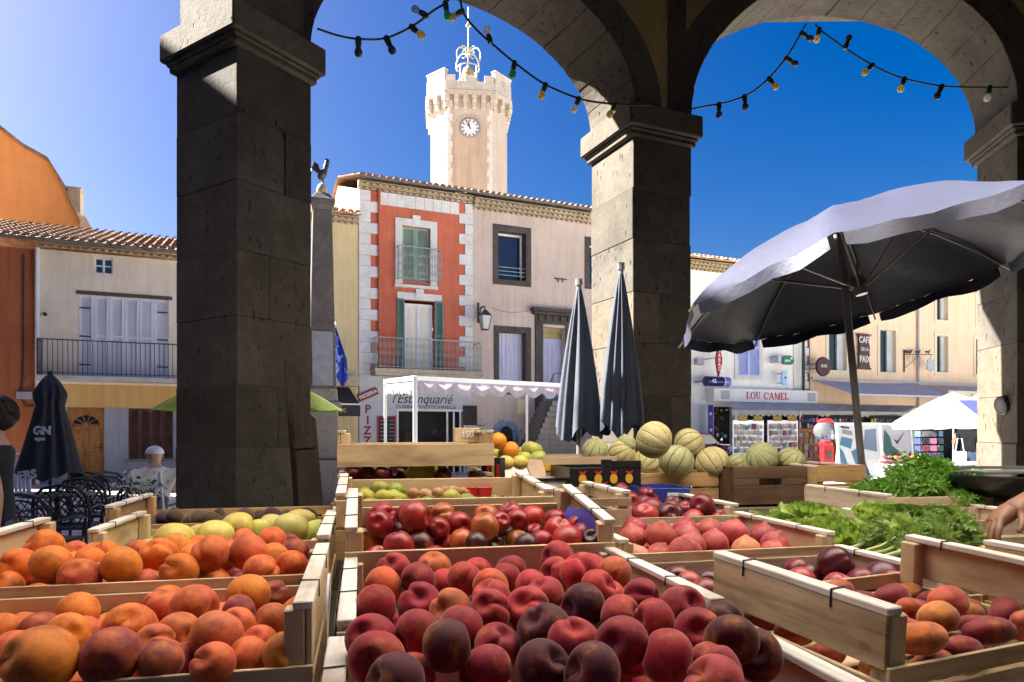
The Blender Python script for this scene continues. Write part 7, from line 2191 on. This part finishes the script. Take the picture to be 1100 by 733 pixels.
t = up(62, 8.1, 'terrace_table', 'round dark café table among the terrace chairs', 'table')
mb = MB(); mb.lathe([(.38, .72), (.4, .73), (.4, .745), (.38, .75), (.001, .75)], 24); mb.build('tabletop', M('green_speckled_top', (.05, .08, .03), (.14, .18, .06), .35, 14), t, smooth=40)
mb = MB(); mb.tube([(0, 0, .02), (0, 0, .72)], .03, 8); mb.lathe([(.25, .006), (.25, .03), (.04, .06)], 16); mb.build('leg', mrattan, t)
t = up(166, 6.6, 'garden_easel', 'white little A-frame with a flower pot in front of the seated man', 'frame', None)
for s in (-1, 1):
    mb = MB(); mb.tube([(s * .16, 0, .006), (0, .1, 1.09)], .014, 6); mb.build('leg', mwpole, t)
mb = MB(); mb.box(-.08, .08, .02, .05, .55, .58); mb.build('rail', mwpole, t)
t = up(158, 6.9, 'flower_pot', 'pot of cream flowers before the seated man', 'flowers')
mb = MB(); mb.lathe([(.14, .005), (.17, .65), (.2, .8), (.18, .82)], 14); mb.build('pot', mrattan, t, smooth=50)
mb = MB(); q = random.Random(8); lb_ = MB()
for i in range(150):
    c_ = Vector((q.gauss(0, .15), q.gauss(0, .12), .9 + abs(q.gauss(0, .06))))
    n_ = Vector((q.gauss(0, .6), q.gauss(-.4, .6), 1)).normalized(); a = n_.orthogonal().normalized(); b = n_.cross(a)
    (mb if i % 3 else lb_).add([c_ + (a * math.cos(w) + b * math.sin(w)) * (.024 if w % 2 < 1 else .016) for w in np.linspace(0, 2 * PI, 7, endpoint=False)], [tuple(range(7))])
mb.build('blossom', M('cream_petals', (.62, .60, .40), (.7, .68, .55), .6, 20), t); lb_.build('leaves', bpy.data.materials['shrub_leaf'], t)
# white plastic garden chair by the terracotta wall
t = up(28, 11.5, 'garden_chair', 'white plastic garden chair by the terracotta wall', 'chair', None, R(175))
mb = MB()
for k in range(7): mb.box(-.24 + k * .07, -.24 + k * .07 + .05, .2, .22, .45, 1.05)
mb.tube([(-.25, .21, .44), (-.25, .22, 1.0), (-.1, .22, 1.1), (.1, .22, 1.1), (.25, .22, 1.0), (.25, .21, .44)], .022, 6); mb.build('backrest', mwpole, t)
mb = MB(); mb.box(-.25, .25, -.22, .22, .42, .45); mb.build('seat', mwpole, t, bevel=.01)
for x in (-.22, .22):
    for y in (-.2, .2):
        mb = MB(); mb.tube([(x, y, .42), (x * 1.1, y * 1.1, .006)], .022, 6); mb.build('leg', mwpole, t)

# ------------------------------------------------------------------ people
mskin = M('skin', (.46, .25, .17), (.54, .31, .22), .5, 6)
mskint = M('tanned_skin', (.20, .095, .06), (.27, .14, .09), .5, 6)
def person(label, loc, rz, J, segs, mats, matfn, sub=2, hair=None, name='person'):
    "J: joint name -> (x, y, z, radius); segs: pairs; one skinned continuous body"
    me = bpy.data.meshes.new('body'); names = list(J)
    me.from_pydata([J[n][:3] for n in names], [(names.index(a), names.index(b)) for a, b in segs], [])
    o = bpy.data.objects.new(name, me); COL.objects.link(o)
    sk = o.modifiers.new('skin', 'SKIN'); sk.use_smooth_shade = True
    for i, n in enumerate(names):
        r = J[n][3]
        me.skin_vertices[0].data[i].radius = (r, r) if not isinstance(r, tuple) else r
        me.skin_vertices[0].data[i].use_root = (i == 0)
    ss = o.modifiers.new('sub', 'SUBSURF'); ss.levels = sub; ss.render_levels = sub
    dg = bpy.context.evaluated_depsgraph_get(); dg.update()
    m2 = bpy.data.meshes.new_from_object(o.evaluated_get(dg)); m2.name = 'body'
    o.modifiers.clear(); o.data = m2
    m2.materials.clear()
    for m in mats: m2.materials.append(m)
    for p in m2.polygons:
        p.material_index = matfn(p.center); p.use_smooth = True
    o.location = loc; o.rotation_euler = (0, 0, rz)
    tag(o, label, 'person')
    return o
def face(o, c, r, skin, fwd=Vector((0, -1, 0))):
    up_ = Vector((0, 0, 1)); sd_ = fwd.cross(up_)
    mb = MB(); mb.tube([c + fwd * r * .92 + up_ * r * .18, c + fwd * r * 1.12 - up_ * r * .18, c + fwd * r * .92 - up_ * r * .25], [r * .07, r * .15, r * .08], 6); mb.build('nose', skin, o, smooth=180)
    for s in (-1, 1):
        mb = MB(); mb.lathe([(.001, -r * .12), (r * .12, 0), (.001, r * .12)], 8, Matrix.Translation(c + fwd * r * .86 + sd_ * s * r * .36 + up_ * r * .12)); mb.build('eye', mblk, o, smooth=180)
        mb = MB(); mb.lathe([(.001, -r * .3), (r * .13, 0), (.001, r * .3)], 8, Matrix.Translation(c + sd_ * s * r * .88)); mb.build('ear', skin, o, smooth=180)
    mb = MB(); mb.tube([c + fwd * r * .88 - up_ * r * .45 - sd_ * r * .25, c + fwd * r * .95 - up_ * r * .47, c + fwd * r * .88 - up_ * r * .45 + sd_ * r * .25], r * .05, 5); mb.build('mouth', M('lips', (.30, .09, .08), rough=.4) if 'lips' not in bpy.data.materials else bpy.data.materials['lips'], o)
def hairball(o, c, r, mat, squash=1.0, back=Vector((0, .2, .15)), name='hair', bun=False):
    mb = MB(); q = random.Random(4)
    vs = blob(lambda th, ph: sph(th, ph, r * (1.06 + .05 * math.sin(5 * ph + 3 * th)), 1, 1, squash), 24, 16)
    mb.add([v + c + back * r for v in vs.v], vs.f)
    for k in range(170):
        a = q.uniform(0, 2 * PI); t0 = q.uniform(.05, .9); tw = q.uniform(-.25, .25)
        pts = [sph(min(t0 + s * 1.1, 2.0), a + tw * s, r * (1.085 + .05 * s), 1, 1, squash) + c + back * r for s in np.linspace(0, 1, 6)]
        mb.tube(pts, [.0035, .006, .006, .005, .004, .002], 4)
    if bun: b2 = blob(lambda th, ph: sph(th, ph, r * .5), 14, 10); mb.add([v + c + Vector((0, r * 1.1, r * .3)) for v in b2.v], b2.f)
    return mb.build(name, mat, o, smooth=180)
def stand_joints(h=1.7, stride=.0, lean=0.0, la=None, ra=None, sh=.19):
    k = h / 1.7
    J = {'pelvis': (0, 0, .95, (.15, .11)), 'waist': (0, 0, 1.10, (.135, .10)), 'chest': (0, -.02 + lean, 1.32, (.165, .115)), 'neckb': (0, 0 + lean, 1.45, .075), 'neck': (0, -.01 + lean, 1.52, .055), 'head': (0, -.025 + lean, 1.60, .092), 'top': (0, -.015 + lean, 1.665, .072)}
    for s, n, sg in ((1, 'l', stride), (-1, 'r', -stride)):
        J['hip' + n] = (s * .10, 0, .90, .095); J['knee' + n] = (s * .105, -.02 - sg * .5, .50, .062); J['ankle' + n] = (s * .11, -sg + .02, .09, .040); J['toe' + n] = (s * .125, -sg - .13, .03, .032)
        J['sho' + n] = (s * sh, 0 + lean, 1.41, .062)
        a = (la if n == 'l' else ra) or ((s * .25, .02 + sg * .3, 1.14), (s * .25, -.08 + sg * .7, .92))
        J['elb' + n] = (*a[0], .043); J['wri' + n] = (*a[1], .030)
        d = (Vector(a[1]) - Vector(a[0])).normalized(); hnd = Vector(a[1]) + d * .09
        J['hand' + n] = (*hnd, .034)
    S_ = [('pelvis', 'waist'), ('waist', 'chest'), ('chest', 'neckb'), ('neckb', 'neck'), ('neck', 'head'), ('head', 'top')]
    for n in 'lr': S_ += [('pelvis', 'hip' + n), ('hip' + n, 'knee' + n), ('knee' + n, 'ankle' + n), ('ankle' + n, 'toe' + n), ('chest', 'sho' + n), ('sho' + n, 'elb' + n), ('elb' + n, 'wri' + n), ('wri' + n, 'hand' + n)]
    J = {n: (v[0] * k, v[1] * k, v[2] * k, v[3] if not isinstance(v[3], tuple) else v[3]) for n, v in J.items()}
    return J, S_
mblackc = M('black_cotton', (.012, .012, .015), (.02, .02, .024), .85, 8)
mcreamc = M('cream_cotton', (.74, .66, .50), (.84, .77, .62), .85, 6, bmp=.2)
mjean = M('blue_denim', (.06, .09, .16), (.10, .14, .22), .85, 12); mjeanl = M('pale_denim', (.35, .42, .52), (.5, .56, .64), .85, 12)
mhair = M('dark_brown_hair', (.012, .008, .006), (.03, .02, .014), .5, 30)
# woman walking past, far left
J, Sg = stand_joints(1.66, .22)
w = person('woman walking past the stall in a black sleeveless top, dark hair', (plc(-6, 4.2), 4.2, 0), R(-70), J, Sg, [mskin, mblackc, mjean], lambda c: 1 if .93 < c.z < 1.40 and abs(c.x) < .165 else (2 if c.z < .93 and abs(c.x) < .21 and c.z > .1 else 0))
hairball(w, Vector((0, .0, 1.59)), .094, mhair, 1.1, Vector((0, .22, .1)), bun=False); face(w, Vector((0, -.024, 1.57)), .095, mskin)
# seated man with white cap, back to the viewer
def sit_joints():
    J = {'pelvis': (0, 0, .52, (.16, .13)), 'waist': (0, .02, .70, (.16, .125)), 'chest': (0, -.03, .93, (.185, .13)), 'neckb': (0, -.06, 1.06, .085), 'neck': (0, -.09, 1.12, .06), 'head': (0, -.12, 1.20, .095), 'top': (0, -.115, 1.265, .075)}
    S_ = [('pelvis', 'waist'), ('waist', 'chest'), ('chest', 'neckb'), ('neckb', 'neck'), ('neck', 'head'), ('head', 'top')]
    for s, n in ((1, 'l'), (-1, 'r')):
        J['hip' + n] = (s * .11, -.03, .51, .095); J['knee' + n] = (s * .16, -.45, .50, .065); J['ankle' + n] = (s * .16, -.43, .09, .042); J['toe' + n] = (s * .17, -.58, .03, .034)
        J['sho' + n] = (s * .21, -.04, 1.00, .075); J['elb' + n] = (s * .27, -.20, .78, .048); J['wri' + n] = (s * .12, -.40, .76, .032); J['hand' + n] = (s * .05, -.45, .76, .034)
        S_ += [('pelvis', 'hip' + n), ('hip' + n, 'knee' + n), ('knee' + n, 'ankle' + n), ('ankle' + n, 'toe' + n), ('chest', 'sho' + n), ('sho' + n, 'elb' + n), ('elb' + n, 'wri' + n), ('wri' + n, 'hand' + n)]
    return J, S_
J, Sg = sit_joints()
m_ = person('man in a white cap and cream shirt seated with his back to the stall', (plc(166, 7.9), 7.9, 0), R(207), J, Sg, [mskin, mcreamc, mjean], lambda c: 1 if c.z > .56 and c.z < 1.07 and (c.y > -.24) else (2 if c.z < .60 and c.z > .1 else 0))
mb = MB(); vs = blob(lambda th, ph: sph(min(th, 1.62), ph, .100, 1, 1.08, .92), 24, 14); mb.add([v + Vector((0, -.115, 1.225)) for v in vs.v], vs.f)
mb.prism([(-.09, 0), (.09, 0), (.075, .012), (-.075, .012)], -.34, -.2, Matrix.Translation((0, 0, 1.225))); mb.build('cap', mwhitep, m_, smooth=60); face(m_, Vector((0, -.12, 1.19)), .095, mskin, Vector((0, -1, 0)))
# man standing in the sun in a black t-shirt, and someone seated by him
J, Sg = stand_joints(1.76, .05, .03, la=((.30, .03, 1.18), (.22, -.2, 1.10)), ra=((-.3, .02, 1.16), (-.24, -.16, 1.0)))
s_ = person('man standing under the white parasols in a black t-shirt, a pale bag at his hip', (plc(1040, 16.2), 16.2, 0), R(160), J, Sg, [mskin, mblackc, mjean], lambda c: 1 if .98 < c.z < 1.52 and abs(c.x) < .27 else (2 if c.z < .98 and c.z > .55 and abs(c.x) < .22 else 0))
hairball(s_, Vector((0, .02, 1.67)), .10, mhair, 1.0, Vector((0, .12, .1))); face(s_, Vector((0, .0, 1.645)), .095, mskin)
mb = MB(); mb.box(-.13, .13, -.05, .05, -.32, 0); mb.tube([(-.1, 0, 0), (-.05, 0, .3), (.05, 0, .3), (.1, 0, 0)], .012, 5); bg = mb.build('shoulder_bag', mjeanl, None, bevel=.02); bg.location = (plc(1031, 15.9), 15.9, 1.0); tag(bg, 'pale blue cloth bag beside the man in black', 'bag')
J, Sg = sit_joints()
w2 = person('woman in an orange top seated at the café behind the standing man', (plc(1055, 17.0), 17.0, 0), R(60), J, Sg, [mskin, GM[6], mjean], lambda c: 1 if c.z > .56 and c.z < 1.07 else (2 if c.z < .60 and c.z > .1 else 0))
hairball(w2, Vector((0, -.09, 1.21)), .105, mhair, 1.05, Vector((0, .2, .1))); face(w2, Vector((0, -.12, 1.19)), .095, mskin)
for k, (px, Y, a, lb) in enumerate(((1055, 17.0, 60, 'chair of the woman seated at the sunny café'), (1012, 16.6, 20, 'café chair below the lavender panelled parasol'))):
    c = dup(cpz); c.location = (plc(px, Y), Y, 0); c.rotation_euler = (0, 0, R(a)); c['label'] = lb; c['group'] = 'chairs of the sunny café'
t = up(1046, 15.4, 'cafe_table', 'round white café table in the sun by the standing man', 'table')
mb = MB(); mb.lathe([(.42, .72), (.44, .74), (.42, .76), (.001, .76)], 24); mb.build('tabletop', mwhitep, t, smooth=40)
mb = MB(); mb.tube([(0, 0, .02), (0, 0, .72)], .03, 8); mb.lathe([(.25, .006), (.25, .03), (.04, .06)], 16); mb.build('leg', mwpole, t)
# seller at the right edge, reaching into the crates
hp_ = P(1064, 566, 1.95)
bx, by = 2.05, 2.02
hx, hy, hz = hp_.x - bx, hp_.y - by, hp_.z
J, Sg = stand_joints(1.70, .0, 0)
inv = lambda v: v
wr = Vector((hx + .085, hy + .02, hz + .055)); eb = Vector((-.36, -.04, 1.42 - .02)); sh = Vector((-.19, 0, 1.41))
eb = wr + (Vector((.27, .02, .105)))
J['elbr'] = (*eb, .044); J['wrir'] = (*wr, .029); J['handr'] = (*(wr + Vector((-.045, -.01, -.03))), .030)
J['shor'] = (-.19, 0, 1.40, .06)
base_r = Vector(J['handr'][:3]); fd = (base_r - wr).normalized(); sidev = Vector((0, 1, 0)) - fd * fd.y; sidev.normalize(); dn = fd.cross(sidev)
if dn.z > 0: dn = -dn
for k, (off, ln) in enumerate(((-.027, .072), (-.009, .082), (.009, .078), (.026, .062))):
    p0 = base_r + sidev * off * .8 + fd * .012
    p1 = base_r + sidev * off + fd * (.022 + ln * .35) + dn * .004
    p2 = p1 + fd * ln * .30 + dn * ln * .22
    p3 = p2 + fd * ln * .10 + dn * ln * .32
    for n, p, r in (('a', p1, .0095), ('b', p2, .0088), ('c', p3, .0075)): J[f'f{k}{n}'] = (*p, r)
    Sg += [('handr', f'f{k}a'), (f'f{k}a', f'f{k}b'), (f'f{k}b', f'f{k}c')]
th0 = wr + fd * .02 - sidev * .03 + dn * .012; th1 = th0 + fd * .03 - sidev * .018 + dn * .012; th2 = th1 + fd * .028 + dn * .012
J['t0'] = (*th0, .012); J['t1'] = (*th1, .010); J['t2'] = (*th2, .008); Sg += [('wrir', 't0'), ('t0', 't1'), ('t1', 't2')]
sel = person('fruit seller at the edge of the picture, bare forearm reaching into the green crates', (bx, by, 0), 0, J, Sg, [mskint, M('grey_t_shirt', (.16, .16, .18), (.22, .22, .24), .85, 8), mjean], lambda c: 1 if .95 < c.z < 1.5 and -.27 < c.x < .25 and c.y > -.3 else (2 if c.z < .95 and c.z > .1 and c.x > -.25 else 0), sub=2)
hairball(sel, Vector((0, .0, 1.63)), .105, mhair, 1.05, Vector((0, .2, .12))); face(sel, Vector((0, -.024, 1.6)), .095, mskint)

# ------------------------------------------------------------------ strings of coloured bulbs
mcable = M('black_green_cable', (.012, .02, .014), rough=.6); msock = M('dark_green_socket', (.01, .035, .022), rough=.5)
def glassm(name, c, rough=.15):
    m, nt, bs = new_mat(name); bs.inputs['Base Color'].default_value = (*c, 1); bs.inputs['Roughness'].default_value = rough
    bs.inputs['Coat Weight'].default_value = .4
    tr = nt.nodes.new('ShaderNodeBsdfTranslucent'); tr.inputs['Color'].default_value = (*c, 1)
    mx = nt.nodes.new('ShaderNodeMixShader'); mx.inputs[0].default_value = .65
    nt.links.new(bs.outputs[0], mx.inputs[1]); nt.links.new(tr.outputs[0], mx.inputs[2]); nt.links.new(mx.outputs[0], nt.nodes['Material Output'].inputs['Surface'])
    return m
BM = {'yellow': glassm('yellow_bulb', (.70, .58, .24)), 'green': glassm('green_bulb', (.10, .45, .20)), 'white': glassm('white_bulb', (.70, .72, .74)), 'blue': glassm('blue_bulb', (.30, .50, .75)), 'dark': glassm('smoky_bulb', (.10, .11, .12)), 'amber': glassm('amber_bulb', (.58, .42, .18))}
def string(label, pts, Ya, Yb, bulbs):
    t = thing('bulb_string', label, 'string lights', (0, 0, 0), 0, 'strings of coloured bulbs in the arches')
    x0, x1 = pts[0][0], pts[-1][0]
    def w3(px, py): return P(px, py, Ya + (Yb - Ya) * (px - x0) / (x1 - x0))
    # smooth the cable through the measured points
    n = len(pts); cr_ = []
    for i in range(n - 1):
        p0, p1, p2, p3 = pts[max(i - 1, 0)], pts[i], pts[i + 1], pts[min(i + 2, n - 1)]
        for s in np.linspace(0, 1, 8, endpoint=False):
            f = lambda a, b, c, d: .5 * (2 * b + (c - a) * s + (2 * a - 5 * b + 4 * c - d) * s * s + (3 * b - a - 3 * c + d) * s ** 3)
            cr_.append(w3(f(p0[0], p1[0], p2[0], p3[0]), f(p0[1], p1[1], p2[1], p3[1])))
    cr_.append(w3(*pts[-1]))
    mb = MB(); mb.tube(cr_, .0085, 6); mb.build('cable', mcable, t, smooth=180)
    for (bx_, by_, ang, col) in bulbs:
        c = min(cr_, key=lambda v: (v - w3(bx_, by_)).length)
        rt_ = Matrix.Translation(c) @ Matrix.Rotation(R(ang), 4, 'Y')
        mb = MB(); mb.lathe([(.001, .018), (.019, .012), (.024, -.02), (.020, -.055), (.018, -.06)], 12, rt_); sk = mb.build('bulb', msock, t, smooth=40)
        mb = MB(); mb.lathe([(.012, -.058), (.024, -.075), (.030, -.098), (.024, -.12), (.001, -.132)], 14, rt_, caps=False); mb.build('glass', BM[col], sk, smooth=180)
string('left string of bulbs rising from the pillar to the arch crown', [(341, 31), (362, 38), (385, 42), (415, 41), (445, 27), (465, 12), (480, 2), (492, -14)], 4.75, 5.3, [(384, 42, 0, 'dark'), (416, 40, -25, 'dark'), (441, 30, -50, 'yellow'), (457, 18, 120, 'blue'), (479, 3, -10, 'green')])
string('string of bulbs falling from the arch crown to the corner pillar', [(494, -14), (497, 12), (512, 32), (532, 50), (556, 70), (586, 91), (622, 106), (650, 111), (680, 113), (700, 113)], 5.3, 5.85, [(498, 12, 60, 'amber'), (527, 46, 165, 'white'), (554, 68, 10, 'green'), (586, 91, 20, 'yellow'), (622, 106, 25, 'white'), (661, 111, 30, 'yellow')])
string('string of bulbs climbing from the corner pillar to the second arch', [(738, 118), (760, 114), (785, 109), (808, 99), (828, 82), (846, 60), (858, 40), (866, 26)], 6.08, 6.35, [(772, 112, 0, 'dark'), (799, 103, -5, 'dark'), (825, 84, -40, 'amber'), (845, 62, -60, 'dark'), (861, 36, -60, 'dark')])
string('right string of bulbs drooping from the second arch to the end pillar', [(876, 26), (882, 33), (905, 50), (930, 66), (960, 81), (990, 89), (1015, 93), (1045, 94), (1090, 94)], 6.35, 6.0, [(881, 32, 15, 'yellow'), (908, 52, -160, 'dark'), (938, 70, 45, 'amber'), (972, 84, 20, 'yellow'), (1013, 93, 25, 'dark'), (1062, 94, 10, 'white')])
